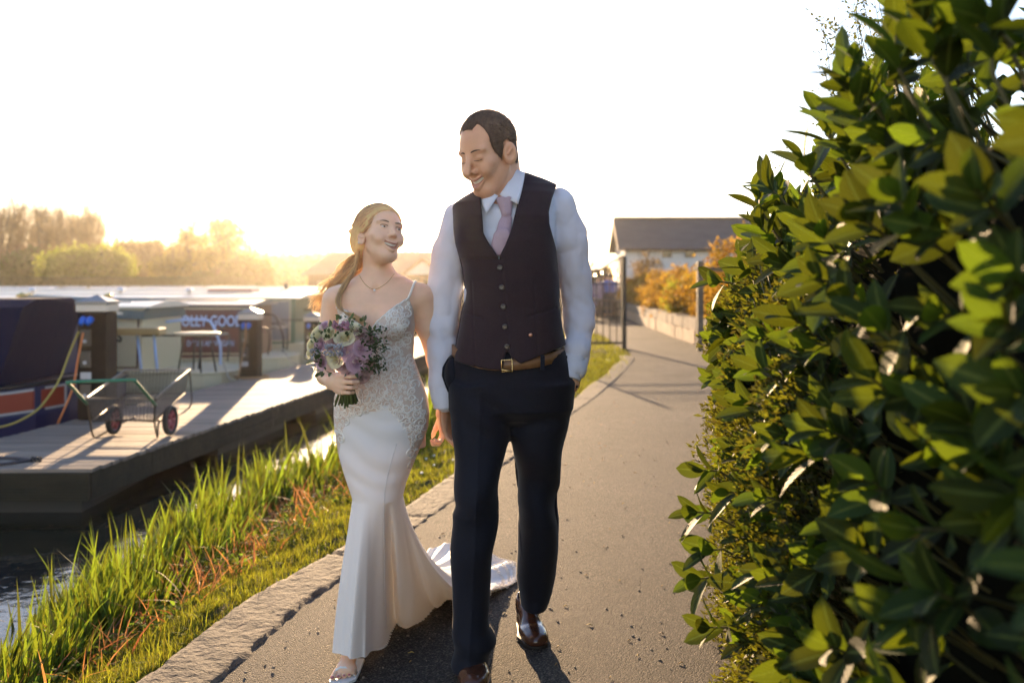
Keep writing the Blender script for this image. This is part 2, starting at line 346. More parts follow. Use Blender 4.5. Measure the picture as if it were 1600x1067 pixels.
# grit and fallen bits on the asphalt
gb = MB()
for i in range(420):
    y = 2.7*(4.5**rnd.random()); x = rnd.uniform(float(kx(y))+.05, min(3, .9+max(0, y-4)*.4)); s = rnd.uniform(.002, .007)
    gb.lathe([(.0005, -.002), (s, 0), (s*.7, s*.6), (.0005, s*.8)], (x, y, .003), (rnd.uniform(-.4, .4), rnd.uniform(-.4, .4), 1), 5)
tag(gb.build('grit', M('loose grit', (.22, .17, .12), .7, island=.4)), None, None, kind='stuff')
lt_ = MB()
for i in range(90):
    y = 2.9*(4.2**rnd.random()); x = rnd.uniform(float(kx(y))+.05, min(2.6, .95+max(0, y-4)*.35)); a = rnd.uniform(0, 3.14); L_ = rnd.uniform(.008, .028); lt_.tube([(x, y, .006), (x+L_*.5*math.cos(a)+.002, y+L_*.5*math.sin(a), .010), (x+L_*math.cos(a), y+L_*math.sin(a), .006)], [.0012, .0024, .0008], 5)
tag(lt_.build('leaf_litter', M('dry leaf bit', (.38, .24, .06), .7, island=.5), None, True), None, None, kind='stuff')
# ---------------------------------------------------------------- trees
m_bark = M('bark', (.07, .05, .035), .9, var=.3, vs=12)
def crown_leaves(n, c, rad, size, nclump, csp, seedv, low=-1., top_pow=1.):
    r = np.random.default_rng(seedv); d = r.normal(0, 1, (nclump, 3)); d /= np.linalg.norm(d, axis=1)[:, None]; rr = r.uniform(.25, 1., nclump)**.5
    cl = d*rr[:, None]; cl = cl[cl[:, 2] > low]; i = r.integers(0, len(cl), n)
    p = cl[i]*rad+r.normal(0, csp, (n, 3))*np.array([1, 1, .8]); p += np.array(c)
    a = r.normal(0, 1, (n, 3)); a /= np.linalg.norm(a, axis=1)[:, None]; b = np.cross(a, r.normal(0, 1, (n, 3))); b /= np.linalg.norm(b, axis=1)[:, None]
    s = (size*r.uniform(.5, 1.3, n))[:, None]; V = np.stack([p-a*s, p-b*s*.55, p+a*s, p+b*s*.55], 1).reshape(-1, 3)
    return V, np.arange(4*n).reshape(-1, 4)
def limbs(mb, base, h, spread, n, up, r0, rs, twigs=0, tl=1.):
    top = Vector(base)+Vector((0, 0, h*.93)); tr = [Vector(base)+Vector((rs.uniform(-.02, .02)*h*(k > 0), rs.uniform(-.02, .02)*h*(k > 0), h*.93*k/6)) for k in range(7)]
    mb.tube(tr, [r0*(1-.85*k/6) for k in range(7)], 6)
    for i in range(n):
        t = rs.uniform(.18, .9); k = int(t*6); p = tr[k].lerp(tr[min(6, k+1)], t*6-k); a = rs.uniform(0, 6.28); L = spread*(1.15-t*.6)*rs.uniform(.6, 1.1)
        q = [p, p+Vector((math.cos(a)*L*.45, math.sin(a)*L*.45, L*up*.4)), p+Vector((math.cos(a)*L*.8, math.sin(a)*L*.8, L*up)), p+Vector((math.cos(a)*L*.95, math.sin(a)*L*.95, L*up*1.5))]
        mb.tube(q, [r0*.35*(1-t*.6), r0*.22, r0*.12, r0*.04], 4)
        for j in range(twigs):
            s = q[rs.randint(1, 3)]; e = s+Vector((rs.uniform(-1, 1), rs.uniform(-1, 1), rs.uniform(.1, 1.6)))*tl
            mb.tube([s, s.lerp(e, .5)+Vector((rs.uniform(-.1, .1)*tl, 0, 0)), e], [r0*.07, r0*.05, r0*.02], 3, cap=False)
def tree(name, px, Y, topy, wpx, label, cat, leafm, n, size, nclump, trunk=.25, up=.9, nl=26, low=-1., group=None, seed=1, zr=None, twigs=3, barkm=None, thick=.6, base=None):
    X = lx(px, Y); zt = lz(topy, Y); z0 = -.15 if base is None else base; hgt = zt-z0; wr = wpx*Y/F/2; rs = random.Random(seed)
    t = thing(name, (X, Y, z0), label, cat, group)
    mb = MB(); limbs(mb, (X, Y, z0), hgt, wr*1.0, nl, up, trunk, rs, twigs, wr*.4); mb.build('trunk', barkm or m_bark, t, True)
    cz0 = z0+hgt*(zr or .15); cr = (zt-cz0)/2
    V, Fq = crown_leaves(n, (X, Y, cz0+cr), np.array([wr, wr*thick*1.4, cr]), size, nclump, wr*.16, seed, low)
    npobj('crown', V, Fq, leafm, t, False); return t
lf = lambda nm, c, tc, tr=.5: M(nm, c, .7, island=.4, transl=tr, tcol=tc, spec=.2)
m_lfpop = lf('budding poplar leaf', (.13, .09, .045), (.3, .18, .07), .4)
m_lfwil = lf('willow leaf', (.11, .15, .025), (.32, .36, .03), .55)
m_lfbrn = lf('budding brown twigs', (.13, .095, .04), (.3, .2, .07), .45)
m_lfgrn = lf('dark green leaf', (.04, .065, .018), (.09, .13, .02), .4)
m_lfolv = lf('olive gold leaf', (.13, .12, .03), (.34, .27, .05), .5)
POP = 'bare poplar of the row at the left, '
for i, (px, ty, wd, Y, lab) in enumerate([(4, 322, 30, 150, POP+'cut by the left edge of the picture'), (33, 316, 34, 152, POP+'second from the left'), (64, 320, 26, 149, POP+'third from the left'),
        (92, 324, 30, 153, POP+'fourth from the left'), (120, 331, 28, 150, POP+'fifth from the left'), (146, 331, 30, 152, POP+'rightmost of the tall ones'), (-26, 322, 30, 150, None)]):
    if lab: tree('poplar_tree', px, Y, ty, wd+20, lab, 'tree', m_lfpop, 15000, .10, 420, .28, 2.4, 70, group='row of bare poplars', seed=10+i, zr=.12, twigs=6)
tree('round_tree', 38, 130, 388, 62, 'dark rounded tree beneath the row of bare poplars', 'tree', m_lfgrn, 5000, .28, 90, seed=31)
tree('bushy_tree', 28, 122, 408, 92, 'low dark green bush rising just over the far hedge at the left edge', 'tree', m_lfgrn, 6000, .25, 120, seed=32)
tree('willow_tree', 108, 118, 386, 86, 'yellow green willow with a low round crown, left one of two', 'tree', m_lfwil, 9000, .2, 150, seed=33, up=.5)
tree('willow_tree', 165, 119, 384, 84, 'yellow green willow with a low round crown, right one of two', 'tree', m_lfwil, 9000, .2, 150, seed=34, up=.5)
tree('budding_tree', 198, 150, 372, 66, 'brown budding tree just right of the low willows', 'tree', m_lfbrn, 5000, .25, 90, seed=35)
tree('budding_tree', 240, 146, 374, 64, 'brown budding tree with a rounded head left of the tall olive trees', 'tree', m_lfbrn, 5500, .25, 90, seed=36)
tree('tall_tree', 297, 135, 343, 62, 'tall thin olive gold tree, left one of the tall pair', 'tree', m_lfolv, 5200, .2, 90, .3, 1.4, 30, seed=37, twigs=6)
tree('tall_tree', 352, 130, 336, 82, 'tall olive gold tree, right and broader one of the tall pair', 'tree', m_lfolv, 7500, .2, 120, .3, 1.3, 34, seed=38, twigs=6)
tree('budding_tree', 268, 125, 400, 62, 'low golden tree in front of the tall thin olive tree', 'tree', m_lfolv, 5000, .22, 80, seed=39)
tree('round_tree', 385, 121, 405, 80, 'dark rounded tree at the foot of the broader tall tree', 'tree', m_lfgrn, 6000, .26, 100, seed=40)
tree('round_tree', 330, 120, 425, 60, 'small dark tree at the right end of the far clipped hedge', 'tree', m_lfgrn, 3500, .24, 70, seed=41)
for i, (px, ty, wd) in enumerate([(425, 398, 60), (468, 402, 56), (505, 396, 50)]):
    tree('hazy_tree', px, 170, ty, wd+20, 'low tree faded by sun glow, %s of three left of the grey roof' % ['first', 'second', 'last'][i], 'tree', m_lfolv, 4200, .3, 80, seed=50+i)
tree('thin_tree', 1010, 47, 392, 50, 'thin bare twiggy tree in front of the white end house', 'tree', m_lfbrn, 1500, .06, 60, .06, 1.2, 26, seed=60, twigs=8)
tree('far_tree', 938, 120, 418, 40, 'small distant tree beyond the terrace canopy', 'tree', m_lfbrn, 2000, .3, 50, seed=61)
V_, F_ = crown_leaves(60000, (-80, 170, 2.5), np.array([110, 10, 4.6]), .42, 2600, 1.3, 77, low=-.6)
tag(npobj('far_woodland', V_, F_, m_lfbrn, smooth=False), None, None, kind='stuff')
# far clipped hedge along the water
def hedge_box(name, x0, x1, y0, y1, z0, z1, m, n, size, label, cat, seed=5, jag=.1, parent=None):
    r = np.random.default_rng(seed); per = [(x1-x0)*(z1-z0), (x1-x0)*(y1-y0), (y1-y0)*(z1-z0)*2]; tot = sum(per); Vs = []
    t = parent or thing(name, ((x0+x1)/2, (y0+y1)/2, z0), label, cat)
    MB().box((x0+size, y0+size, z0), (x1-size, y1-size, z1-size*1.2)).build('core', m, t)
    k = [int(n*a/tot) for a in per]
    u = r.random((k[0], 3)); A = np.c_[x0+u[:, 0]*(x1-x0), np.full(k[0], y0), z0+u[:, 1]*(z1-z0)]
    u = r.random((k[1], 3)); B = np.c_[x0+u[:, 0]*(x1-x0), y0+u[:, 1]*(y1-y0), np.full(k[1], z1)]
    u = r.random((k[2], 3)); C = np.c_[np.where(u[:, 2] < .5, x0, x1), y0+u[:, 0]*(y1-y0), z0+u[:, 1]*(z1-z0)]
    p = np.concatenate([A, B, C])+r.normal(0, jag, (sum(k), 3)); q = len(p)
    a = r.normal(0, 1, (q, 3)); a /= np.linalg.norm(a, axis=1)[:, None]; b = np.cross(a, r.normal(0, 1, (q, 3))); b /= np.linalg.norm(b, axis=1)[:, None]; s = (size*r.uniform(.5, 1.3, q))[:, None]
    npobj('leaves', np.stack([p-a*s, p-b*s*.6, p+a*s, p+b*s*.6], 1).reshape(-1, 3), np.arange(4*q).reshape(-1, 4), m, t, False); return t
hedge_box('clipped_hedge', -90, -31, 112, 115, -.15, 1.95, M('clipped hedge leaf', (.035, .055, .014), .8, island=.3, transl=.25, tcol=(.08, .11, .02)), 26000, .2, 'long dark clipped hedge on the far bank behind the boats', 'hedge')
# ---------------------------------------------------------------- buildings
m_slate = M('slate roof', (.05, .05, .055), .6, var=.3, vs=1.2, bump=.5, bs=6, bd=.03, stretch=(1, 1, 3), bump2=(.4, 40, .01))
m_white = M('white render', (.50, .50, .50), .85, var=.06, vs=1.5)
m_timber = M('dark timber', (.06, .04, .028), .7, var=.3, vs=4)
m_glass = M('window glass', (.03, .035, .04), .08, spec=.6)
m_barge = M('brown barge board', (.16, .09, .045), .7)
def gable_roof(mb, x0, x1, y0, y1, ze, zr, th=.12):
    ym = (y0+y1)/2
    for (ya, yb) in ((y0, ym), (y1, ym)):
        v = [(x0, ya, ze), (x1, ya, ze), (x1, yb, zr), (x0, yb, zr)]; v2 = [(a, b, c-th) for a, b, c in v]
        mb._add(v+v2, [(0, 1, 2, 3), (7, 6, 5, 4), (0, 4, 5, 1), (1, 5, 6, 2), (2, 6, 7, 3), (3, 7, 4, 0)])
# white house at the end of the path
Yh = 54; x0, x1 = lx(976, Yh), lx(1260, Yh); y0, y1 = Yh, Yh+4.8; ze, zr = lz(386, Yh), lz(342, Yh+2.4)
hs = thing('white_house', ((x0+x1)/2, y0, -.1), 'white rendered house with a dark slate roof at the end of the path', 'house')
wl = MB().box((x0, y0, -.1), (x1, y1, ze+.05)); ym = (y0+y1)/2
wl._add([(x0, y0, ze+.05), (x0, y1, ze+.05), (x0, ym, zr-.15), (x0+.2, y0, ze+.05), (x0+.2, y1, ze+.05), (x0+.2, ym, zr-.15)], [(0, 1, 2)[::-1], (3, 4, 5), (0, 2, 5, 3), (1, 4, 5, 2)]); wl.build('wall', m_white, hs)
rf = MB(); gable_roof(rf, x0-.35, x1+.3, y0-.35, y1+.35, ze-.08, zr, .14); rfo = rf.build('roof', m_slate, hs)
rt = MB(); rt.tube([(x0-.35, ym, zr+.03), (x1+.3, ym, zr+.03)], .09, 8); rt.build('ridge_tiles', M('ridge tile', (.10, .07, .05), .8), rfo, True)
bb = MB(); 
for ya in (y0-.36, y1+.36): bb.prism([(ya, ze-.30), (ya, ze-.08), (ym, zr+.0), (ym, zr-.24)], lambda p: (x0-.40, p[0], p[1]), lambda p: (x0-.352, p[0], p[1]))
bb.build('barge_board', m_barge, hs)
for (pa, pb, ya, yb) in ((1036, 1048, 389, 401), (1072, 1084, 389, 401)):
    wf = MB(); a, b_ = lx(pa, Yh), lx(pb, Yh); za, zb = lz(yb, Yh), lz(ya, Yh)
    for bx_ in ((a-.05, za-.05, b_+.05, za), (a-.05, zb, b_+.05, zb+.05), (a-.05, za, a, zb), (b_, za, b_+.05, zb), ((a+b_)/2-.02, za, (a+b_)/2+.02, zb)): wf.box((bx_[0], y0-.06, bx_[1]), (bx_[2], y0-.003, bx_[3]))
    wo = wf.build('window', m_timber, hs); MB().box((a, y0-.03, za), (b_, y0-.004, zb)).build('pane', m_glass, wo)
MB().tube([(x0-.2, y0-.40, ze-.16), (x1+.2, y0-.40, ze-.16)], .06, 8).build('gutter', m_timber, hs, True)
# terrace canopy left of the house
Yc = 42; t = thing('terrace_canopy', (lx(950, Yc), Yc, 0), 'dark open sided terrace canopy with a sloping roof left of the white house', 'canopy')
cx0, cx1 = lx(872, Yc), lx(975, Yc); cb = MB()
za, zb = lz(420, Yc), lz(397, Yc); xm = lx(938, Yc)
cb._add([(cx0, Yc, za-.1), (xm, Yc, za), (cx1, Yc, zb), (cx0, Yc+8, za-.1), (xm, Yc+8, za), (cx1, Yc+8, zb)]+[(cx0, Yc, za-.2), (xm, Yc, za-.1), (cx1, Yc, zb-.1), (cx0, Yc+8, za-.2), (xm, Yc+8, za-.1), (cx1, Yc+8, zb-.1)],
        [(0, 1, 4, 3), (1, 2, 5, 4), (6, 9, 10, 7), (7, 10, 11, 8), (0, 6, 7, 1), (1, 7, 8, 2), (3, 4, 10, 9), (4, 5, 11, 10), (2, 8, 11, 5), (0, 3, 9, 6)]); cb.build('roof', m_timber, t)
for xp in np.linspace(cx0+.1, cx1-.1, 4):
    for yp in (Yc+.15, Yc+7.8): MB().box((xp-.06, yp-.06, 0), (xp+.06, yp+.06, za-.15 if xp < xm else za+(zb-za)*(xp-xm)/(cx1-xm)-.11)).build('post', m_timber, t)
MB().box((cx0, Yc+7.95, 0), (cx1, Yc+8.05, za-.1)).build('back_wall', m_timber, t)
lm = bpy.data.materials.new('lit bulb'); lm.use_nodes = True; lp = lm.node_tree.nodes['Principled BSDF']; lp.inputs['Emission Color'].default_value = (1, .72, .35, 1); lp.inputs['Emission Strength'].default_value = 9; lp.inputs['Base Color'].default_value = (1, .8, .5, 1)
t = thing('string_lights', (lx(950, Yc), Yc-.1, za), 'string of small lit bulbs under the front edge of the terrace canopy', 'string lights')
sl = MB(); pts = [(x, Yc-.12, za-.12-.12*math.sin(k*math.pi/3 % math.pi)) for k, x in enumerate(np.linspace(cx0, cx1, 19))]; sl.tube(pts, .008, 4); sl.build('cable', m_timber, t)
for p in pts[::2]: MB().lathe([(.004, .05), (.018, .03), (.028, 0), (.018, -.025), (.002, -.035)], (p[0], p[1], p[2]-.05), n=8).build('bulb', lm, t, True)
# long grey marina building behind the bride
Yb = 86; x0, x1 = lx(470, Yb), lx(858, Yb); ze, zr = lz(428, Yb), lz(393, Yb+4); y0, y1 = Yb, Yb+9; ym = Yb+4.5; hx = 1.9
t = thing('marina_building', ((x0+x1)/2, y0, -.12), 'long low marina building with a hipped grey roof and a small pale gable', 'building')
MB().box((x0+.5, y0+.5, -.12), (x1-.5, y1-.5, ze)).build('wall', m_timber, t)
rb = MB(); rb._add([(x0, y0, ze), (x1, y0, ze), (x1, y1, ze), (x0, y1, ze), (x0+hx, ym, zr), (x1-hx, ym, zr), (x0, y0, ze-.15), (x1, y0, ze-.15), (x1, y1, ze-.15), (x0, y1, ze-.15)],
    [(0, 1, 5, 4), (1, 2, 5), (2, 3, 4, 5), (3, 0, 4), (0, 6, 7, 1), (1, 7, 8, 2), (2, 8, 9, 3), (3, 9, 6, 0), (6, 9, 8, 7)]); rb.build('roof', m_slate, t)
gx0, gx1, gxa = lx(630, Yb), lx(692, Yb), lx(661, Yb); gza, gzb = lz(406, Yb), lz(429, Yb)
gb_ = MB(); gb_.prism([(gx0+.25, gzb), (gx1-.25, gzb), (gxa, gza-.2)], lambda p: (p[0], Yb-1.2, p[1]), lambda p: (p[0], Yb+3, p[1])); go = gb_.build('gable', m_white, t)
gr = MB()
for (xa, xb) in ((gx0, gxa), (gx1, gxa)): gr.prism([(xa, gzb-.12), (xa, gzb+.06), (xb, gza+.1), (xb, gza-.08)], lambda p: (p[0], Yb-1.45, p[1]), lambda p: (p[0], Yb+3.4, p[1]))
gr.box((gx0, Yb-1.3, gzb-.18), (gx1, Yb-1.15, gzb-.02)); gr.build('gable_roof', m_barge, t)
for xp in (gx0+.3, gx1-.3, (gx0+gx1)/2): MB().box((xp-.09, Yb-1.3, -.12), (xp+.09, Yb-1.12, gzb-.19)).build('post', m_barge, t)
for k in range(9):
    a = x0+1.4+k*2.05
    if gx0-1 < a < gx1: continue
    wf = MB().box((a, y0+.42, .55), (a+1.1, y0+.497, 1.55)); wo = wf.build('window', m_white, t); MB().box((a+.07, y0+.40, .62), (a+1.03, y0+.418, 1.48)).build('pane', m_glass, wo)
# ---------------------------------------------------------------- stone wall, orange hedge, railings
m_stone = M('sandstone', (.42, .3, .2), .9, v2=(.26, .18, .12), vs=5, bump=.8, bs=14, bd=.03)
m_cope = M('weathered coping stone', (.24, .19, .14), .9, v2=(.11, .085, .065), vs=5, bump=.8, bs=18, bd=.03)
WP = [(3.95, 20.4), (4.0, 24), (4.22, 33), (4.65, 45)]
t = thing('stone_wall', (3.95, 20.4, 0), 'low sandstone wall with darker coping along the right side of the path', 'wall')
for nm, za, zb, inset, mm in (('lower_course', -.03, .30, 0, m_stone), ('coping', .303, .56, .03, m_cope)):
    w_ = MB()
    for (xa, ya), (xb, yb) in zip(WP[:-1], WP[1:]):
        L = math.hypot(xb-xa, yb-ya); n = int(L/.55); 
        for k in range(n):
            t0, t1 = (k+.02)/n, (k+.98)/n; p0 = (xa+(xb-xa)*t0, ya+(yb-ya)*t0); p1 = (xa+(xb-xa)*t1, ya+(yb-ya)*t1); j = rnd.uniform(-.012, .012); zt = zb+rnd.uniform(-.02, .015)
            w_._add([(p0[0]+inset+j, p0[1], za), (p1[0]+inset+j, p1[1], za), (p1[0]+.34+j, p1[1], za), (p0[0]+.34+j, p0[1], za), (p0[0]+inset+j, p0[1], zt), (p1[0]+inset+j, p1[1], zt), (p1[0]+.34+j, p1[1], zt), (p0[0]+.34+j, p0[1], zt)],
                    [(3, 2, 1, 0), (4, 5, 6, 7), (0, 1, 5, 4), (1, 2, 6, 5), (2, 3, 7, 6), (3, 0, 4, 7)])
    w_.build(nm, mm, t)
m_orange = lf('orange green hedge leaf', (.13, .095, .015), (.42, .24, .02), .45); m_green2 = lf('fresh green hedge leaf', (.12, .15, .02), (.36, .36, .03), .5)
def shrub(name, blobs, m, size, label, cat, seed, base, group=None, dens=900, core=True):
    t = thing(name, base, label, cat, group); ps = []
    for i, (c, rad) in enumerate(blobs):
        V, Fq = crown_leaves(int(dens*rad[0]*rad[2]*4), c, np.array(rad), size, 60, min(rad)*.16, seed+i); ps.append((V, Fq))
    V, Fq = cat_(ps); npobj('foliage', V, Fq, m, t, False)
    mb = MB()
    for c, rad in blobs:
        for k in range(5): mb.tube([(c[0]+rnd.uniform(-.1, .1), c[1], base[2]), (c[0]+rnd.uniform(-.3, .3)*rad[0], c[1], c[2]), (c[0]+rnd.uniform(-.8, .8)*rad[0], c[1]+rnd.uniform(-.6, .6)*rad[1], c[2]+rad[2]*.8)], [.02, .014, .005], 4)
    mb.build('stem', m_bark, t); return t
cat_ = cat
Bo = []; 
for y in np.arange(22.5, 46, 1.8):
    x = np.interp(y, [p[1] for p in WP], [p[0] for p in WP])+1.15; hgt = np.interp(y, [21, 30, 46], [1.75, 1.6, 1.55])+rnd.uniform(-.12, .15); Bo.append(((x, y, hgt/2+.05), (1.0, 1.2, hgt/2+.05)))
shrub('flowering_hedge', Bo, m_orange, .055, 'orange and green flowering hedge growing over the low stone wall', 'hedge', 100, (4.9, 22, 0), dens=1500)
shrub('flowering_shrub', [((5.0, 20.5, 1.2), (1.0, 1.0, 1.15)), ((5.9, 21.5, 1.35), (1.1, 1.0, 1.35))], m_orange, .05, 'taller orange shrub at the near end of the stone wall', 'shrub', 140, (5.2, 20.5, 0), dens=1700)
shrub('green_shrub', [((4.95, 27, .95), (.75, .9, .8))], m_green2, .05, 'fresh green shrub among the orange hedge above the wall', 'shrub', 150, (4.95, 27, .1), dens=2000)
m_iron = M('black painted iron', (.010, .009, .009), .5, spec=.25)
m_wpost = M('grey weathered post', (.09, .07, .05), .8, var=.4, vs=10)
# railing gate
Yg = 20.3; xg = lx(975, Yg); t = thing('railing_gate', (xg, Yg, 0), 'black iron railing gate with pointed bars beside the path', 'gate')
gp = MB(); gp.box((xg-.045, Yg-.045, -.03), (xg+.045, Yg+.045, lz(404, Yg)), bev=.006); gp.lathe([(.05, 0), (.055, .02), (.03, .05), (.001, .06)], (xg, Yg, lz(404, Yg)), n=12); gp.build('post', m_iron, t)
xl_ = xg-2.2; zb = .12; z1_, z2_ = lz(432, Yg), lz(441, Yg)
for za_, zb__ in ((zb-.03, zb+.02), (z1_-.012, z1_+.012), (z2_-.05, z2_-.025)): MB().box((xl_, Yg-.016, za_), (xg-.05, Yg+.016, zb__)).build('rail', m_iron, t)
for k in range(16):
    xk = xg-.15-k*.138
    if xk < xl_+.03: break
    bm_ = MB(); bm_.tube([(xk, Yg, zb), (xk, Yg, lz(424, Yg))], .012, 6); bm_.lathe([(.009, 0), (.022, .02), (.012, .05), (.001, .09)], (xk, Yg, lz(424, Yg)), n=8); bm_.build('bar', m_iron, t, True)
MB().box((xl_-.05, Yg-.045, -.03), (xl_, Yg+.045, 1.75), bev=.006).build('post', m_iron, t)
# post and rail end at the start of the stone wall
Yp = 19.6; xp = lx(1094, Yp); t = thing('wooden_post', (xp, Yp, 0), 'weathered grey post standing at the near end of the stone wall', 'post')
MB().box((xp-.06, Yp-.06, -.03), (xp+.06, Yp+.06, lz(408, Yp)), bev=.01).build('shaft', m_wpost, t); MB().box((xp-.06, Yp-.04, lz(424, Yp)), (xp+.7, Yp+.02, lz(418, Yp))).build('rail', m_wpost, t)
# ---------------------------------------------------------------- pontoon
DZ = -.1; SL = .117
m_deck = M('weathered decking', (.27, .22, .18), .75, spec=.2, v2=(.14, .11, .09), vs=7, bump=.6, bs=30, bd=.01, stretch=(.12, 1, 1), island=.18, bump2=(.5, 160, .002))
m_fascia = M('damp fascia board', (.05, .042, .028), .8, spec=.2, v2=(.024, .024, .017), vs=6, bump=.7, bs=20, bd=.01, stretch=(.25, 1, 1))
m_pile = M('black pile', (.02, .018, .015), .6)
X0, Y0 = G(143, 731, DZ)[:2]; YE = 33.
def dl(y): return X0-1.62+SL*(y-Y0)
def dr(y): return X0+SL*(y-Y0)
t = thing('pontoon', (X0-.8, Y0, DZ), 'long grey timber boardwalk pontoon standing in the water beside the boats', 'pontoon')
mb = MB(); y = Y0-.02; k = 0
while y < YE:
    j = rnd.uniform(-.012, .012); dz = rnd.uniform(-.002, .002); wdt = .138; sk = .05
    xl, xr = dl(y)-.02+j, dr(y)+.02+j; z0, z1 = DZ-.028+dz, DZ+dz
    # slightly skewed boards with grooved faces
    a = [(xl, y-sk, z0), (xr, y+sk*0, z0), (xr, y+wdt, z0), (xl, y+wdt-sk, z0), (xl, y-sk, z1-.003), (xr, y, z1-.003), (xr, y+wdt, z1-.003), (xl, y+wdt-sk, z1-.003), (xl, y-sk+.005, z1), (xr, y+.005, z1), (xr, y+wdt-.005, z1), (xl, y+wdt-.005-sk, z1)]
    mb._add(a, [(3, 2, 1, 0), (0, 1, 5, 4), (1, 2, 6, 5), (2, 3, 7, 6), (3, 0, 4, 7), (4, 5, 9, 8), (5, 6, 10, 9), (6, 7, 11, 10), (7, 4, 8, 11), (8, 9, 10, 11)]); y += wdt+.012
mb.build('decking', m_deck, t)
for zz, hh in ((DZ-.031, .105), (DZ-.139, .10)):
    mb = MB(); n = 26
    for i in range(n):
        ya, yb = Y0+(YE-Y0)*i/n, Y0+(YE-Y0)*(i+1)/n-.006
        mb._add([(dr(ya), ya, zz-hh), (dr(yb), yb, zz-hh), (dr(yb)-.04, yb, zz-hh), (dr(ya)-.04, ya, zz-hh), (dr(ya), ya, zz), (dr(yb), yb, zz), (dr(yb)-.04, yb, zz), (dr(ya)-.04, ya, zz)], [(3, 2, 1, 0), (4, 5, 6, 7), (0, 1, 5, 4), (1, 2, 6, 5), (2, 3, 7, 6), (3, 0, 4, 7)])
        mb._add([(dl(ya)+.04, ya, zz-hh), (dl(yb)+.04, yb, zz-hh), (dl(yb), yb, zz-hh), (dl(ya), ya, zz-hh), (dl(ya)+.04, ya, zz), (dl(yb)+.04, yb, zz), (dl(yb), yb, zz), (dl(ya), ya, zz)], [(3, 2, 1, 0), (4, 5, 6, 7), (0, 1, 5, 4), (1, 2, 6, 5), (2, 3, 7, 6), (3, 0, 4, 7)])
    # the grooved end boards facing the camera
    xa, xb = dl(Y0)-.02, dr(Y0); n = 9
    for i in range(n): mb.box((xa, Y0-.062+(.004 if i % 2 else 0)-.0, zz-hh+hh*i/n), (xb+.0, Y0-.022, zz-hh+hh*(i+.82)/n))
    mb.build('fascia_board', m_fascia, t)
for yp in (8.3, 12.5, 17, 21.5, 26, 31):
    for xx in (dl(yp)+.25, dr(yp)-.3): MB().tube([(xx, yp, -1.3), (xx, yp, DZ-.03)], .1, 10).build('pile', m_pile, t, True)
MB().box((dl(Y0)+.1, Y0+.05, WZ-.08), (dr(Y0)-.1, Y0+1.6, DZ-.24)).build('float_block', m_pile, t)
for yp in np.arange(Y0+2.6, YE-2, 3.2): 
    xx = dl(yp)+.12+SL*.8; mb = MB(); mb._add([(xx, yp, WZ-.08), (xx+1.3, yp, WZ-.08), (xx+1.3+.22, yp+2, WZ-.08), (xx+.22, yp+2, WZ-.08), (xx, yp, DZ-.24), (xx+1.3, yp, DZ-.24), (xx+1.3+.22, yp+2, DZ-.24), (xx+.22, yp+2, DZ-.24)], [(3, 2, 1, 0), (4, 5, 6, 7), (0, 1, 5, 4), (1, 2, 6, 5), (2, 3, 7, 6), (3, 0, 4, 7)]); mb.build('float_block', m_pile, t)
# ---------------------------------------------------------------- service posts
m_post = M('black stained timber', (.014, .011, .009), .8, spec=.15, var=.3, vs=12, bump=.4, bs=25, bd=.006)
m_band = M('cream band', (.62, .52, .42), .6); m_cap = M('pewter cap', (.18, .18, .19), .35, metal=.3)
m_bsock = M('blue plug', (.02, .12, .55), .4); m_plate = M('dark plate', (.05, .045, .04), .4); m_label = M('grey label', (.4, .42, .45), .5)
def service_post(px, pyb, pyt, wpx, label, socks):
    X, Y, _ = G(px, pyb, DZ); zt = lz(pyt, Y); wd = wpx*Y/F/2; Y += wd
    t = thing('service_post', (X, Y, DZ), label, 'service post', 'power posts along the pontoon')
    MB().box((X-wd*.96, Y-wd*.96, DZ+.004), (X+wd*.96, Y+wd*.96, zt-.17), bev=.012).build('shaft', m_post, t)
    MB().box((X-wd*1.05, Y-wd*1.05, zt-.168), (X+wd*1.05, Y+wd*1.05, zt-.09), bev=.008).build('band', m_band, t)
    c = MB(); a = wd*1.1; c._add([(X-a, Y-a, zt-.088), (X+a, Y-a, zt-.088), (X+a, Y+a, zt-.088), (X-a, Y+a, zt-.088), (X-a, Y-a, zt-.06), (X+a, Y-a, zt-.06), (X+a, Y+a, zt-.06), (X-a, Y+a, zt-.06), (X, Y, zt+.01)], [(3, 2, 1, 0), (0, 1, 5, 4), (1, 2, 6, 5), (2, 3, 7, 6), (3, 0, 4, 7), (4, 5, 8), (5, 6, 8), (6, 7, 8), (7, 4, 8)]); c.build('cap', m_cap, t)
    yf = Y-wd*.96
    for dx in socks: 
        s = MB(); s.lathe([(.02, .0), (.038, .01), (.038, .05), (.026, .07), (.026, .1)], (X+dx, yf-.002, zt-.235), (0, -.8, -.5), 14); s.build('socket', m_bsock, t, True)
    for k, zz in enumerate((zt-.42, zt-.64, zt-.98)):
        if zz-.12 < DZ: break
        o = MB().box((X-wd*.72, yf-.03, zz-.1), (X-wd*.02, yf-.003, zz+.07), bev=.006).build('meter_box', m_plate, t)
        MB().lathe([(.002, 0), (.02, .002), (.02, .01), (.002, .014)], (X-wd*.38, yf-.031, zz-.05), (0, -1, 0), 12).build('dial', m_label, o, True)
    MB().box((X-wd*.75, yf-.012, zt-.86), (X-wd*.02, yf-.003, zt-.79)).build('label_plate', m_label, t)
    return X, Y, zt, wd
p1 = service_post(143, 657, 462, 46, 'black power post with blue plugs and a cream band, nearest the folding cart', (-.075, -.005))
p2 = service_post(388, 592, 482, 30, 'black power post by the far boats with brown rope round its foot', (-.06, .01))
service_post(486, 560, 488, 22, 'black power post half hidden behind the bouquet and windblown hair', (-.04,))
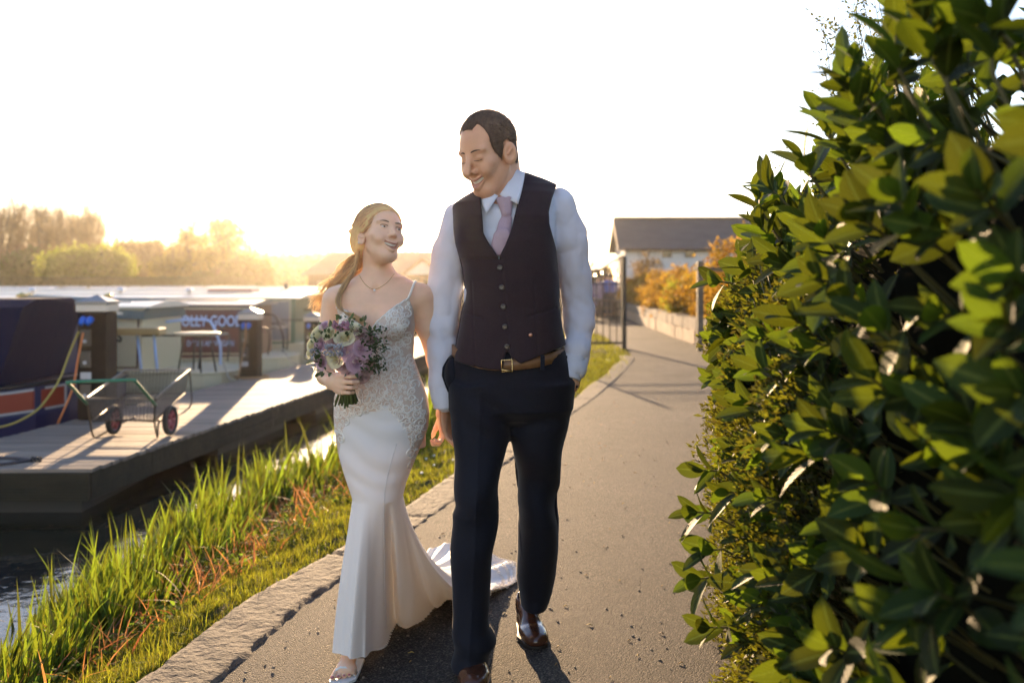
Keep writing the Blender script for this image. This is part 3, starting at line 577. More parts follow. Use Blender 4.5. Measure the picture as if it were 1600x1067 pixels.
m_yel = M('yellow green cable', (.30, .25, .05), .5); m_orc = M('orange cable', (.55, .17, .05), .5); m_rope = M('brown rope', (.3, .19, .1), .9, bump=.6, bs=150, bd=.004)
def cable(name, pts, r, m, label, cat):
    t = MB(); t.tube(bez(pts), r, 8); o = t.build(name, m, None, True, org=tuple(pts[0])); return tag(o, label, cat)
yf = p1[1]-p1[3]-.1
cable('power_cable', [P(123, 518, yf), P(110, 548, yf-.02), P(95, 588, yf-.1), P(80, 614, yf-.2), P(52, 645, yf-.35), P(0, 667, yf-.5), P(-60, 660, yf-.6)], .011, m_yel, 'yellow cable hanging in a long curve from the nearest power post to the navy boat', 'cable')
cable('power_cable', [P(130, 520, yf), P(122, 560, yf), P(114, 605, yf-.02), P(100, 640, yf-.04), P(88, 668, yf), P(84, 690, yf+.1)], .011, m_orc, 'orange cable hanging from the nearest power post down beside the decking', 'cable')
yf = p2[1]-p2[3]-.08
cable('mooring_rope', [P(384, 505, yf), P(383, 530, yf-.02), P(377, 565, yf), P(372, 590, yf+.0), P(369, 592, yf+.1)], .012, m_rope, 'brown rope hanging from the blue plug down the far power post', 'rope')
t = MB(); t.tube([(p2[0]+math.cos(a)*.24*(1+.15*math.sin(3*a)), p2[1]+math.sin(a)*.22, DZ+.016+.008*(a > 6.28)) for a in np.linspace(0, 12.2, 50)], .013, 6); tag(t.build('rope_coil', m_rope, None, True, org=(p2[0], p2[1], DZ)), 'brown rope coiled round the foot of the far power post', 'rope')
# plaited rope lying across the near end of the decking
m_prope = M('dark plaited rope', (.09, .075, .08), .8, v2=(.035, .03, .045), vs=60, bump=.8, bs=120, bd=.006)
a0 = G(-40, 716, DZ+.012); a1 = G(47, 719, DZ+.012); a2 = G(-40, 728, DZ+.012)
t = MB(); t.tube(bez([a0, G(10, 715, DZ+.012), (a1[0]-.03, a1[1]+.03, DZ+.013), (a1[0], a1[1], DZ+.015), (a1[0]-.04, a1[1]-.04, DZ+.013), G(10, 724, DZ+.012), a2]), .012, 8)
tag(t.build('mooring_rope', m_prope, None, True, org=a1), 'dark plaited rope looped flat on the near corner of the decking', 'rope')
c = MB()
for a in range(3): c.tube([(a1[0]+.02+.03*a, a1[1]+.02*math.cos(k)*1., DZ+.02+.018*math.sin(k)) for k in np.linspace(0, 6.28, 14)], .006, 6, closed=False)
tag(c.build('mooring_ring', m_iron, None, True, org=a1), 'small rusty mooring ring at the end of the looped rope', 'mooring ring')
# ---------------------------------------------------------------- folding mesh cart
m_ctube = M('steel cart tube', (.28, .26, .24), .5, metal=.5); m_gtube = M('green handle sleeve', (.02, .16, .08), .35); m_tyre = M('black tyre', (.02, .02, .02), .7)
m_hub = M('pink red hub', (.42, .09, .1), .4); m_wire = M('cart wire', (.10, .09, .08), .4, metal=.6); m_rust = M('dark cart tube', (.10, .075, .055), .4, metal=.5)
ck = thing('garden_cart', G(200, 682, DZ), 'folding wire mesh cart with green handle and pink hubbed wheels on the decking', 'cart')
Yn, Yf = 8.9, 9.95
A, B = Vector(P(136, 622, Yn)), Vector(P(243, 622, Yn)); D_, C_ = Vector(P(195, 578, Yf)), Vector(P(296, 578, Yf))
t = MB(); t.tube([A, B, C_, D_], .0115, 8, closed=True); t.build('top_frame', m_ctube, ck, True)
dn = Vector((0, 0, -.22)); ins = .93
cen = (A+B+C_+D_)/4; bt = [cen+(q-cen)*.9+dn for q in (A, B, C_, D_)]
t = MB(); t.tube(bt, .009, 8, closed=True); t.build('bottom_frame', m_rust, ck, True)
w_ = MB(); tops = [A, B, C_, D_]
for s in range(4):
    a, b_, c2, d2 = tops[s], tops[(s+1) % 4], bt[(s+1) % 4], bt[s]; n = 18 if s % 2 == 0 else 30
    for k in range(n+1): u = k/n; w_.tube([a.lerp(b_, u), d2.lerp(c2, u)], .003, 3, cap=False)
    for k in range(1, 9): v_ = k/9; w_.tube([a.lerp(d2, v_), b_.lerp(c2, v_)], .003, 3, cap=False)
for k in range(1, 24): u = k/24; w_.tube([bt[0].lerp(bt[3], u), bt[1].lerp(bt[2], u)], .003, 3, cap=False)
for k in range(1, 14): u = k/14; w_.tube([bt[0].lerp(bt[1], u), bt[3].lerp(bt[2], u)], .003, 3, cap=False)
w_.build('basket_mesh', m_wire, ck, True)
gl, gr_ = Vector(P(106, 599, 8.45)), Vector(P(211, 596, 8.45))
h = MB(); h.tube(bez([A+Vector((0, 0, -.05)), A.lerp(gl, .9), gl, gl+Vector((.04, 0, .012)), gr_+Vector((-.04, 0, .012)), gr_, gr_.lerp(B, .1), B+Vector((0, 0, -.06))], 5), .0145, 8); h.build('handle', m_gtube, ck, True)
Lg = MB(); f1 = Vector(P(147, 683, 9.1)); f1.z = DZ+.012; f2 = Vector(P(246, 684, 9.1)); f2.z = DZ+.012
r1_ = Vector(P(288, 643, 9.75)); r0_ = Vector(P(238, 655, 9.3))
Lg.tube(bez([A, Vector(P(141, 660, 8.98)), f1, Vector(P(160, 678, 9.2)), Vector(P(193, 659, 9.6)), Vector(P(212, 652, 9.75))], 6), .0095, 8); Lg.build('leg', m_rust, ck, True)
Lg = MB(); Lg.tube(bez([B, Vector(P(241, 655, 8.98)), f2, Vector(P(247, 665, 9.2)), Vector(P(250, 656, 9.3))], 6), .0095, 8); Lg.build('leg', m_rust, ck, True)
Lg = MB(); Lg.tube(bez([C_, Vector(P(299, 610, 9.95)), Vector(P(299, 630, 9.9)), r1_, Vector(P(272, 650, 9.5)), Vector(P(266, 656, 9.3))], 6), .0095, 8); Lg.build('stand_loop', m_rust, ck, True)
wR, wL = Vector(G(266, 680, DZ)), Vector(G(178, 679, DZ)); rw = .137
for wc in (wR, wL):
    c = wc+Vector((0, 0, rw+.003)); ax = (wR-wL).normalized(); o = MB()
    o.lathe([(rw*.72, -.02), (rw*.93, -.024), (rw, -.012), (rw, .012), (rw*.93, .024), (rw*.72, .02), (rw*.70, .0), (rw*.72, -.02)], c, ax, 28); wo = o.build('wheel', m_tyre, ck, True)
    # drop the lathe's caps by building the hub over them
    hb = MB(); hb.lathe([(.001, -.024), (.022, -.024), (.026, -.02)], c, ax, 16)
    for k in range(6):
        a = k*math.pi/3; u, v_ = fbasis(ax); d_ = u*math.cos(a)+v_*math.sin(a); hb.tube([c+d_*.015, c+d_*rw*.74], [.017, .013], 6)
    hb.tube([c+(u*math.cos(a)+v_*math.sin(a))*rw*.72 for a in np.linspace(0, 6.283, 25)[:-1]], .012, 6, closed=True); hb.build('hub', m_hub, wo, True)
ax_ = MB(); ax_.tube([wL+Vector((0, 0, rw)), wR+Vector((0, 0, rw))], .009, 8); ax_.build('axle', m_rust, ck, True)
t = MB()
for q in (0, 1): 
    e = (wL, wR)[q]+Vector((0, 0, rw)); t.tube([e, bt[3 if q == 0 else 2].lerp(bt[0 if q == 0 else 1], .45)], .008, 6)
t.build('axle_strut', m_rust, ck, True)
# ---------------------------------------------------------------- narrowboats
def paint(nm, c, r=.25): return M(nm, c, .4, coat=.12, spec=.3, bump=.05, bs=3, bd=.01)
PNT = {k: paint(k+' boat paint', c) for k, c in dict(navy=(.012, .018, .07), cream=(.50, .46, .32), maroon=(.085, .028, .03), green=(.07, .13, .085), dark=(.02, .02, .022), red=(.20, .028, .016), grey=(.16, .17, .18), blue=(.03, .07, .22), teal=(.035, .1, .12), black=(.012, .012, .013), white=(.7, .7, .68), brown=(.06, .035, .025), roofg=(.30, .31, .33), roofc=(.55, .53, .47), pale=(.35, .5, .8), gold=(.45, .28, .06)).items()}
m_brass = M('brass', (.6, .42, .15), .1, metal=.9); m_canvas = M('navy canvas cover', (.005, .009, .034), .9, spec=.1, bump=.4, bs=6, bd=.03); m_canvast = M('teal canvas', (.05, .09, .095), .7, bump=.4, bs=5, bd=.04)
m_alu = M('bright metal', (.7, .7, .7), .08, metal=1)
def narrowboat(loc, rz, label, hull='black', side='cream', roof='roofg', gun=.5, top=1.45, L=14, near='full', group='moored narrowboats', panel=None, cab0=1.4, bow=False, stripe=None, hullband=None):
    """local frame: the end by the pontoon at x=0, the boat runs to -x, waterline z=0; cab0 = length of the open deck"""
    bt_ = bpy.data.objects.new('narrowboat', None); COL.objects.link(bt_); tag(bt_, label, 'narrowboat', group); hb = 1.03
    xs_ = [0, -.12, -.35, -.8, -1.5, -3, -L+2.5, -L+1.2, -L]; ws_ = [.10, .40, .68, .9, 1.0, hb, hb, .7, .05]; zs_ = [gun+.16, gun+.14, gun+.1, gun+.05, gun+.02, gun, gun, gun+.12, gun+.3]
    if not bow: ws_[0:4] = [.45, .72, .88, .98]; zs_[0:3] = [gun+.02]*3
    m = MB(); vs = []
    for x, w_, z in zip(xs_, ws_, zs_): 
        for s in (-1, 1): vs += [(x*.97-.1, s*w_*.86, -.35), (x, s*w_, z*.55), (x, s*w_, z)]
    n = len(xs_); fs = []
    for i in range(n-1):
        for s in (0, 3):
            for k in (0, 1):
                q = (i*6+s+k, i*6+s+k+1, i*6+6+s+k+1, i*6+6+s+k); fs.append(q if s else q[::-1])
        fs.append((i*6+2, i*6+5, i*6+11, i*6+8))
    fs += [(0, 1, 4, 3), (1, 2, 5, 4)]; m._add(vs, fs); O = (0, 0, 0); m.build('hull', PNT[hull], bt_, org=O)
    rr = MB()
    for s in (-1, 1): rr.tube([(x, s*w_, z+.0) for x, w_, z in zip(xs_, ws_, zs_)], .022, 6)
    rr.tube([(xs_[0], -ws_[0], zs_[0]), (xs_[0]+.03, 0, zs_[0]), (xs_[0], ws_[0], zs_[0])], .022, 6); rr.build('rubbing_strake', PNT['cream' if hull == 'cream' else 'black'], bt_, True, org=O)
    a, b_ = -cab0, -L+1.9
    m = MB(); n_ = 7; prof = [(-hb+.13, gun), (-hb+.2, top-.04)]+[(-(hb-.2)+2*(hb-.2)*k/n_, top+.05*math.sin(math.pi*k/n_)) for k in range(n_+1)]+[(hb-.2, top-.04), (hb-.13, gun)]
    m.prism(prof, lambda p: (a, p[0], p[1]-.05*(p[1] > top-.1)), lambda p: (b_, p[0], p[1]-.05*(p[1] > top-.1))); m.build('cabin', PNT[side], bt_, org=O)
    m = MB(); w2 = hb-.15; pr = [(-w2, top-.045)]+[(-w2+2*w2*k/8, top-.02+.07*math.sin(math.pi*k/8)) for k in range(9)]+[(w2, top-.045)]
    m.prism(pr, lambda p: (a+.12, p[0], p[1]), lambda p: (b_-.05, p[0], p[1])); ro = m.build('roof', PNT[roof], bt_, org=O)
    m = MB()
    for s in (-1, 1): m.tube([(a-.2, s*(w2-.1), top+.045), (b_+.3, s*(w2-.1), top+.045)], .013, 5)
    m.build('grab_rail', PNT[roof], ro, True, org=O)
    if near == 'far': return place(bt_, loc, rz)
    for k, x in enumerate(np.arange(a-2.6, b_+.6, -1.7)):
        y = -hb+.165; w_ = MB()
        if k % 2: w_.lathe([(.13, 0), (.15, .01), (.13, .02), (.01, .021)], (x, y+.0, (gun+top)/2+.05), (0, -1, 0), 16); w_.build('porthole', m_brass, bt_, True, org=O)
        else: w_.box((x-.35, y-.02, (gun+top)/2-.14), (x+.35, y+.03, (gun+top)/2+.24), bev=.01); wo = w_.build('window', m_alu, bt_, org=O); MB().box((x-.31, y-.027, (gun+top)/2-.1), (x+.31, y-.021, (gun+top)/2+.2)).build('pane', m_glass, wo, org=O)
    if stripe: MB().box((b_, -hb+.155, gun+.02), (a-.02, -hb+.17, gun+.09)).build('stripe', PNT[stripe], bt_, org=O)
    if panel:
        pc, frame, lines, x0_, x1_, tc = panel; ys = -hb+.13
        yy0 = lambda z: -hb+.13+.07*(z-gun)/(top-gun)-.006
        f = MB(); z0_, z1_ = gun+.1, top-.08; f.prism([(x0_, z0_), (x1_, z0_), (x1_, z1_), (x0_, z1_)], lambda p: (p[0], yy0(p[1])-.004, p[1]), lambda p: (p[0], yy0(p[1])+.01, p[1])); fo = f.build('sign_border', PNT[frame], bt_, org=O)
        f = MB(); e = .025; f.prism([(x0_+e, z0_+e), (x1_-e, z0_+e), (x1_-e, z1_-e), (x0_+e, z1_-e)], lambda p: (p[0], yy0(p[1])-.009, p[1]), lambda p: (p[0], yy0(p[1])-.002, p[1])); f.build('sign_panel', PNT[pc], fo, org=O)
        for (s_, sz, zz, xx) in lines:
            tilt = math.atan(.07/(top-gun)); mt = Matrix.Translation((xx, yy0(zz)-.014, zz))@Matrix.Rotation(R(90)-tilt, 4, 'X')@Matrix.Diagonal((.8, 1.15, 1, 1))
            text_obj('lettering', s_, sz, PNT[tc], mt, fo, .003, .004 if sz > .13 else .001)
    return place(bt_, loc, rz)
def place(o, loc, rz): o.location = loc; o.rotation_euler = (0, 0, rz); return o
def stern_gear(bt_, x, tiller='pale', stool=True):
    O = (0, 0, 0); g = MB(); g.tube(bez([(x, 0, .5), (x, 0, .78), (x-.05, 0, .95), (x-.12, 0, 1.12), (x-.22, 0, 1.2), (x-.6, 0, 1.2), (x-.85, 0, 1.17)], 5), .022, 8); g.build('tiller', PNT[tiller], bt_, True, org=O)
    g = MB(); 
    for s in (-1, 1): g.tube(bez([(x-.1, s*.75, .5), (x-.1, s*.75, .95), (x-.5, s*.85, 1.0), (x-.9, s*.88, 1.0)], 5), .016, 6)
    g.tube([(x-.1, -.75, .95), (x-.1, .75, .95)], .016, 6); g.build('stern_rail', PNT['black'], bt_, True, org=O)
# the four boats nearest the camera
N1 = narrowboat((lx(150, 11)-.0, 11.0, WZ), R(1), 'navy narrowboat with a red panel on its bow at the left edge', 'navy', 'navy', 'roofg', gun=.62, top=1.46, bow=True, cab0=1.1)
O0 = (0, 0, 0)
cv = MB(); pr = [(-.92, .7), (-.86, 1.52), (-.5, 1.6), (.5, 1.6), (.86, 1.52), (.92, .7)]; cv.prism(pr, lambda p: (-.45-.25*(p[1] < 1), p[0]*.86, p[1]), lambda p: (-1.12, p[0], p[1])); cv.build('canvas_cover', m_canvas, N1, org=O0)
def hullpanel(boat, x0, x1, z0, z1, rise, m, off, name, arc=True):
    n = 14; g = MB(); pts = []
    bx_ = [0, -.12, -.35, -.8, -1.5, -3][::-1]; bw = [.10, .40, .68, .9, 1.0, 1.03][::-1]
    for k in range(n+1):
        x = x0+(x1-x0)*k/n; w_ = float(np.interp(x, bx_, bw)); dz = rise*max(0, (x+1.6)/1.6)**2; inset = (.5-math.sqrt(max(0, .25-(.5*(1-min(1, k/2.5)))**2)))*(z1-z0) if arc else 0
        pts.append([(x, -w_-off, z0+dz+inset), (x, -w_-off, z1+dz-inset), (x, -w_+.02, z0+dz+inset), (x, -w_+.02, z1+dz-inset)])
    for k in range(n):
        a, b_ = pts[k], pts[k+1]; i = len(g.v); g._add(a+b_, [(0, 4, 5, 1), (1, 5, 7, 3), (3, 7, 6, 2), (2, 6, 4, 0)]+([(0, 1, 3, 2)] if k == 0 else [])+([(4, 6, 7, 5)] if k == n-1 else []))
    return g.build(name, m, boat, org=O0)
hullpanel(N1, -1.62, -.03, .36, .60, .13, PNT['roofg'], .004, 'panel_border'); hullpanel(N1, -1.57, -.05, .385, .575, .13, PNT['red'], .008, 'red_panel')
hullpanel(N1, -4.2, -1.72, .36, .60, .0, PNT['roofg'], .004, 'panel_border', False); hullpanel(N1, -4.15, -1.77, .385, .575, .0, PNT['blue'], .008, 'blue_panel', False)
narrowboat((-5.25, 13.1, WZ), R(-1), 'dark navy narrowboat with a cream upper band beside the nearest power post', 'navy', 'navy', 'roofc', gun=.5, top=1.38, stripe=None, cab0=.35)
N2 = narrowboat((lx(352, 14.6), 15.55, WZ), R(0), 'cream narrowboat with a teal canopy and a pale blue tiller', 'cream', 'cream', 'roofc', gun=.42, top=1.45, cab0=1.25,
    panel=('cream', 'maroon', [('ys', .26, 1.0, -1.62), ('g', .26, 1.0, -1.83)], -2.3, -1.3, 'black'))
cv = MB(); cv.prism([(-.95, 1.28), (-.9, 1.40), (0, 1.56), (.9, 1.40), (.95, 1.28)], lambda p: (-1.2, p[0], p[1]-.04), lambda p: (-3.4, p[0], p[1]+.03)); cv.build('canopy', m_canvast, N2, org=O0)
stern_gear(N2, -.35)
N3 = narrowboat((-4.05, 18.5, WZ), R(0), 'maroon narrowboat with large pale blue sign lettering on its cabin', 'cream', 'maroon', 'grey', gun=.42, top=1.42, cab0=.62,
    panel=('maroon', 'cream', [('JOLLY GOOD', .235, 1.10, -1.28), ('D V.IN AN WIGAN', .125, .71, -1.28)], -1.98, -.64, 'pale'), stripe='gold')
stern_gear(N3, -.2, 'black')
N4 = narrowboat((-3.7, 22.0, WZ), R(0), 'sage green narrowboat with a cream framed grey panel', 'cream', 'green', 'roofc', gun=.45, top=1.5, cab0=.9,
    panel=('grey', 'cream', [('8', .4, 1.08, -2.0)], -2.25, -1.0, 'white'))
stern_gear(N4, -.3, 'black')
# stool and table on the cream boat's deck, seen against the maroon cabin
def stool(px, pyt, Y, wpx, ztop_m, topm, label, nleg=4, base=.0):
    X = lx(px, Y); zt = lz(pyt, Y); r = wpx*Y/F/2; t = thing('deck_stool', (X, Y, WZ+.44), label, 'stool')
    MB().lathe([(r*.2, -.045), (r*.9, -.045), (r, -.03), (r, -.006), (r*.95, 0), (.001, .002)], (X, Y, zt), n=24).build('seat', topm, t, True)
    for k in range(nleg):
        a = k*6.283/nleg+.5; MB().tube([(X+math.cos(a)*r*.55, Y+math.sin(a)*r*.55, zt-.045), (X+math.cos(a)*r*.8, Y+math.sin(a)*r*.8, WZ+.44)], .014, 6).build('leg', PNT['black'], t, True)
stool(308, 519, 14.9, 72, 0, M('cream seat', (.5, .42, .28), .4), 'round cream topped stool with black legs in front of the sign lettering')
X = lx(218, 14.2); 
t = thing('folding_bench', (X, 14.15, WZ+.42), 'narrow timber topped bench on pale blue legs beside the cream cabin', 'bench'); zt = lz(512, 14.2)
MB().box((lx(184, 14.2), 14.0, zt-.10), (lx(256, 14.2), 14.3, zt), bev=.01).build('seat', M('varnished seat', (.35, .24, .1), .35), t)
for pa, pb in ((174, 176), (214, 221), (240, 246)): MB().tube([P(pa, 520, 14.2), P(pb, 580, 14.1)], .02, 8).build('leg', PNT['pale'], t, True)
# bicycle style curved lamp, small clutter on the roofs: glinting chimneys and mushroom vents
cols = ['navy', 'green', 'maroon', 'teal', 'dark', 'blue', 'brown', 'red', 'cream', 'grey']
lab_f = {'navy': 'navy', 'green': 'green', 'maroon': 'maroon', 'teal': 'teal', 'dark': 'near black', 'blue': 'bright blue', 'brown': 'brown', 'red': 'red', 'cream': 'cream', 'grey': 'grey'}
spots = []
for i, y in enumerate(np.arange(25.5, 57, 3.3)): spots.append((-3.4+.11*(y-25.5), y, 15, 'near'))
for i, y in enumerate(np.arange(30, 92, 5.6)): spots.append((-22+rnd.uniform(-.6, .6), y, 16, 'mid'))
for i, y in enumerate(np.arange(40, 100, 6.5)): spots.append((-41+rnd.uniform(-.6, .6), y, 16, 'left'))
protos = {}; num = {}
nth = ['nearest', 'second', 'third', 'fourth', 'fifth', 'sixth', 'seventh', 'eighth', 'ninth', 'tenth', 'eleventh', 'twelfth']
rown = {'near': 'row behind the green boat', 'mid': 'row in the middle of the marina', 'left': 'row at the far left of the marina'}
for (x, y, L, row) in spots:
    c = cols[(len(spots)*3+int(y*7)) % 10]; rf_ = ['roofg', 'roofc', 'roofg', 'pale', 'grey'][int(y*3) % 5]; k = num.get(row, 0); num[row] = k+1
    lab = '%s narrowboat, %s in the %s' % (lab_f[c], nth[min(k, 11)], rown[row]); key = (c, rf_)
    if key in protos: o = copy_tree(protos[key]); place(o, (x, y, WZ), R(rnd.uniform(-2, 2))); o['label'] = lab
    else: o = narrowboat((x, y, WZ), R(rnd.uniform(-2, 2)), lab, 'black', c, rf_, gun=.48, top=rnd.uniform(1.4, 1.6), L=L, near='far', cab0=1.3); protos[key] = o
    o.scale = (1, 1, 1)
bpy.context.view_layer.update()
for o in [x for x in COL.objects if x.name.startswith('narrowboat') and x.get('label')]:
    pass
# roof clutter: each a thing standing on a roof
m_chim = M('black chimney', (.02, .02, .02), .4)
def roof_item(kind, x, y, z, label):
    if kind == 'chimney':
        t = thing('roof_chimney', (x, y, z), label, 'chimney', 'boat roof chimneys'); MB().tube([(x, y, z-.02), (x, y, z+.28)], .055, 10).build('flue', m_chim, t, True); MB().lathe([(.06, 0), (.06, .03), (.03, .05), (.001, .055)], (x, y, z+.25), n=10).build('rim', m_brass, t, True)
    else:
        t = thing('roof_vent', (x, y, z), label, 'vent', 'mushroom vents on the boat roofs'); MB().lathe([(.04, -.02), (.04, .05), (.09, .06), (.085, .09), (.04, .12), (.001, .13)], (x, y, z), n=14).build('cap', m_alu if rnd.random() < .5 else m_brass, t, True)
n = 0
for (bx, by, tp, nm) in ((N2.location.x, 15.55, 1.45, 'cream'), (N3.location.x, 18.5, 1.42, 'maroon'), (N4.location.x, 22, 1.5, 'green'), (-5.2, 13.1, 1.38, 'dark navy')):
    for k, xx in enumerate((-3.4, -5.0, -6.9)):
        if nm == 'dark navy' and k == 0: continue
        roof_item('vent', bx+xx, by+(-.1, .12, 0)[k], WZ+tp+.055, 'mushroom vent, %s from the pontoon on the %s boat roof' % (['nearest', 'second', 'third'][k], nm))
for i, (x, y, L, row) in enumerate(spots):
    if row != 'near':
        for q in (2.2, 6.5): roof_item('vent', x-q-(i % 3)*.7, y, WZ+1.53, '%s vent added for its sun glint on the %s boat of the %s' % ('nearer' if q < 3 else 'farther', nth[min(11, i-(10 if row == 'mid' else 22))], rown[row].replace('row ', '')))  # paired metal vents added on these rows to catch the sun as glints
    if row == 'near': roof_item('chimney' if i % 2 else 'vent', x-2.5-(i % 3), y, WZ+1.53, '%s on the %s boat roof behind the green boat' % ('chimney' if i % 2 else 'mushroom vent', nth[i]))
# life ring style red roof box behind the maroon boat
t = MB(); t.box((lx(330, 25.5), 25.2, WZ+1.6), (lx(398, 25.5), 26.0, lz(462, 25.5)+.02), bev=.04); tag(t.build('roof_box', M('faded red tarpaulin', (.3, .06, .03), .7, bump=.5, bs=5, bd=.03), None, False, org=(lx(360, 25.5), 25.6, WZ+1.6)), 'faded red cover on a roof behind the sign lettering boat', 'roof cover')
# mooring lines and hanging fenders at the boats' ends
m_line = M('pale mooring line', (.42, .38, .3), .9)
for (xa, ya, za, xb, yb, lb_) in ((N2.location.x-.15, 15.0, WZ+.60, dl(14.2)+.12, 14.2, 'pale line from the cream boat to the decking'), (N3.location.x-.1, 18.0, WZ+.60, dl(17.1)+.12, 17.1, 'pale line from the maroon boat to the decking'), (N4.location.x-.1, 21.5, WZ+.62, dl(20.5)+.12, 20.5, 'pale line from the sage green boat to the decking')):
    cable('mooring_line', [(xa, ya, za), ((xa+xb)/2, (ya+yb)/2, (za+DZ)/2-.08), (xb, yb, DZ+.03)], .012, m_line, lb_, 'rope')
for (xa, ya, lb_) in ((N2.location.x-1.9, 14.46, 'black fender hanging on the cream boat side'), (N3.location.x-2.6, 17.42, 'black fender hanging on the maroon boat side'), (-6.6, 9.93, 'black fender hanging on the navy boat side')):
    t = thing('boat_fender', (xa, ya-.07, WZ+.2), lb_, 'fender', 'boat fenders'); MB().lathe([(.01, -.22), (.06, -.19), (.07, -.1), (.07, .12), (.05, .18), (.015, .2)], (xa, ya-.07, WZ+.25), n=14).build('body', m_tyre, t, True); MB().tube([(xa, ya-.07, WZ+.44), (xa, ya-.04, WZ+.60)], .008, 5).build('lanyard', m_line, t, True)
# ---------------------------------------------------------------- modelling by distance fields: continuous organic surfaces
def surface_nets(d, lo, h):
    s = d < 0; nx, ny, nz = d.shape
    c = s[:-1, :-1, :-1].astype(np.int8)
    for a, b, e in ((1, 0, 0), (0, 1, 0), (0, 0, 1), (1, 1, 0), (1, 0, 1), (0, 1, 1), (1, 1, 1)): c = c+s[a:nx-1+a, b:ny-1+b, e:nz-1+e]
    I = np.argwhere((c > 0) & (c < 8)); idx = np.full((nx-1, ny-1, nz-1), -1, np.int32); idx[I[:, 0], I[:, 1], I[:, 2]] = np.arange(len(I))
    acc = np.zeros((len(I), 3)); cnt = np.zeros(len(I)); co = [(a, b, e) for a in (0, 1) for b in (0, 1) for e in (0, 1)]
    for p in co:
        for ax in range(3):
            if p[ax]: continue
            q = list(p); q[ax] = 1; d0 = d[I[:, 0]+p[0], I[:, 1]+p[1], I[:, 2]+p[2]]; d1 = d[I[:, 0]+q[0], I[:, 1]+q[1], I[:, 2]+q[2]]
            m = (d0 < 0) != (d1 < 0); t = np.where(m, d0/np.where(m, d0-d1, 1), 0)
            for k in range(3): acc[:, k] += m*(p[k]+(t if k == ax else 0))
            cnt += m
    V = np.array(lo)+(I+acc/cnt[:, None])*h; Fs = []
    for ax in range(3):
        sh = [slice(None)]*3; sh2 = [slice(None)]*3; sh[ax] = slice(0, -1); sh2[ax] = slice(1, None)
        A, B = s[tuple(sh)], s[tuple(sh2)]; E = np.argwhere(A != B); o = [k for k in range(3) if k != ax]
        E = E[(E[:, o[0]] > 0) & (E[:, o[1]] > 0) & (E[:, o[0]] < d.shape[o[0]]-1) & (E[:, o[1]] < d.shape[o[1]]-1)]
        flip = A[E[:, 0], E[:, 1], E[:, 2]]; q = []
        for (u, v) in ((-1, -1), (0, -1), (0, 0), (-1, 0)):
            t = E.copy(); t[:, o[0]] += u; t[:, o[1]] += v; q.append(idx[t[:, 0], t[:, 1], t[:, 2]])
        q = np.stack(q, 1); 
        if ax == 1: flip = ~flip
        q[~flip] = q[~flip][:, ::-1]; Fs.append(q)
    return V, np.concatenate(Fs)
def smin(a, b, k):
    if k <= 0: return np.minimum(a, b)
    h = np.clip(.5+.5*(b-a)/k, 0, 1); return b*(1-h)+a*h-k*h*(1-h)
class Field:
    def __init__(s, lo, hi, h):
        s.lo = np.array(lo, float); s.h = h; n = [int(math.ceil((hi[k]-lo[k])/h))+1 for k in range(3)]
        s.ax = [s.lo[k]+np.arange(n[k])*h for k in range(3)]; s.d = np.full(n, .5, np.float32)
    def sl(s, lo, hi, m):
        r = []
        for k in range(3):
            a = max(0, int(math.floor((lo[k]-m-s.lo[k])/s.h))); b = min(len(s.ax[k]), int(math.ceil((hi[k]+m-s.lo[k])/s.h))+1); r.append(slice(a, max(a, b)))
        return tuple(r)
    def ev(s, prim, m):
        fn, lo, hi = prim; q = s.sl(lo, hi, m); x, y, z = s.ax[0][q[0]][:, None, None], s.ax[1][q[1]][None, :, None], s.ax[2][q[2]][None, None, :]
        return q, fn(x, y, z)
    def add(s, prim, k=.01):
        q, v = s.ev(prim, k+3*s.h)
        if v.size: s.d[q] = smin(s.d[q], v, k)
        return s
    def sub(s, prim, k=.004):
        q, v = s.ev(prim, k+3*s.h)
        if v.size: s.d[q] = -smin(-s.d[q], v, k)
        return s
    def clip(s, fn, k=0):
        """keep only where fn < 0"""
        x, y, z = s.ax[0][:, None, None], s.ax[1][None, :, None], s.ax[2][None, None, :]; v = np.broadcast_to(fn(x, y, z), s.d.shape); s.d = -smin(-s.d, -v, k); return s
    def off(s, fn):
        x, y, z = s.ax[0][:, None, None], s.ax[1][None, :, None], s.ax[2][None, None, :]; s.d = s.d+fn(x, y, z); return s
    def mesh(s, sm=1):
        d = s.d.astype(np.float64)
        for a in range(3):                                    # close the field at its border
            i = [slice(None)]*3; i[a] = 0; d[tuple(i)] = np.maximum(d[tuple(i)], s.h*.5); i[a] = -1; d[tuple(i)] = np.maximum(d[tuple(i)], s.h*.5)
        V, Q = surface_nets(d, s.lo, s.h)
        for _ in range(sm):
            A = np.zeros_like(V); c = np.zeros(len(V))
            for a, b in ((0, 1), (1, 2), (2, 3), (3, 0)):
                for u, v in ((a, b), (b, a)): np.add.at(A, Q[:, u], V[Q[:, v]]); np.add.at(c, Q[:, u], 1)
            V = V*.5+A/np.maximum(c, 1)[:, None]*.5
        return drop_islands(V, Q)
def drop_islands(V, Q, frac=.02):
    lab = np.arange(len(V))
    for _ in range(60):
        m = lab[Q].min(1); new = lab.copy(); np.minimum.at(new, Q.ravel(), np.repeat(m, 4)); new = new[new]; new = new[new]
        if (new == lab).all(): break
        lab = new
    u, c = np.unique(lab, return_counts=True); keep = np.isin(lab, u[c >= frac*len(V)]); kq = keep[Q[:, 0]]; ix = np.cumsum(keep)-1
    return V[keep], ix[Q[kq]]
def surf_y(Lv, x, z, r=.004):
    """front surface of head-local vertices at (x, z)"""
    m = (np.abs(Lv[:, 0]-x) < r) & (np.abs(Lv[:, 2]-z) < r)
    return Lv[m, 1].min() if m.any() else -.08
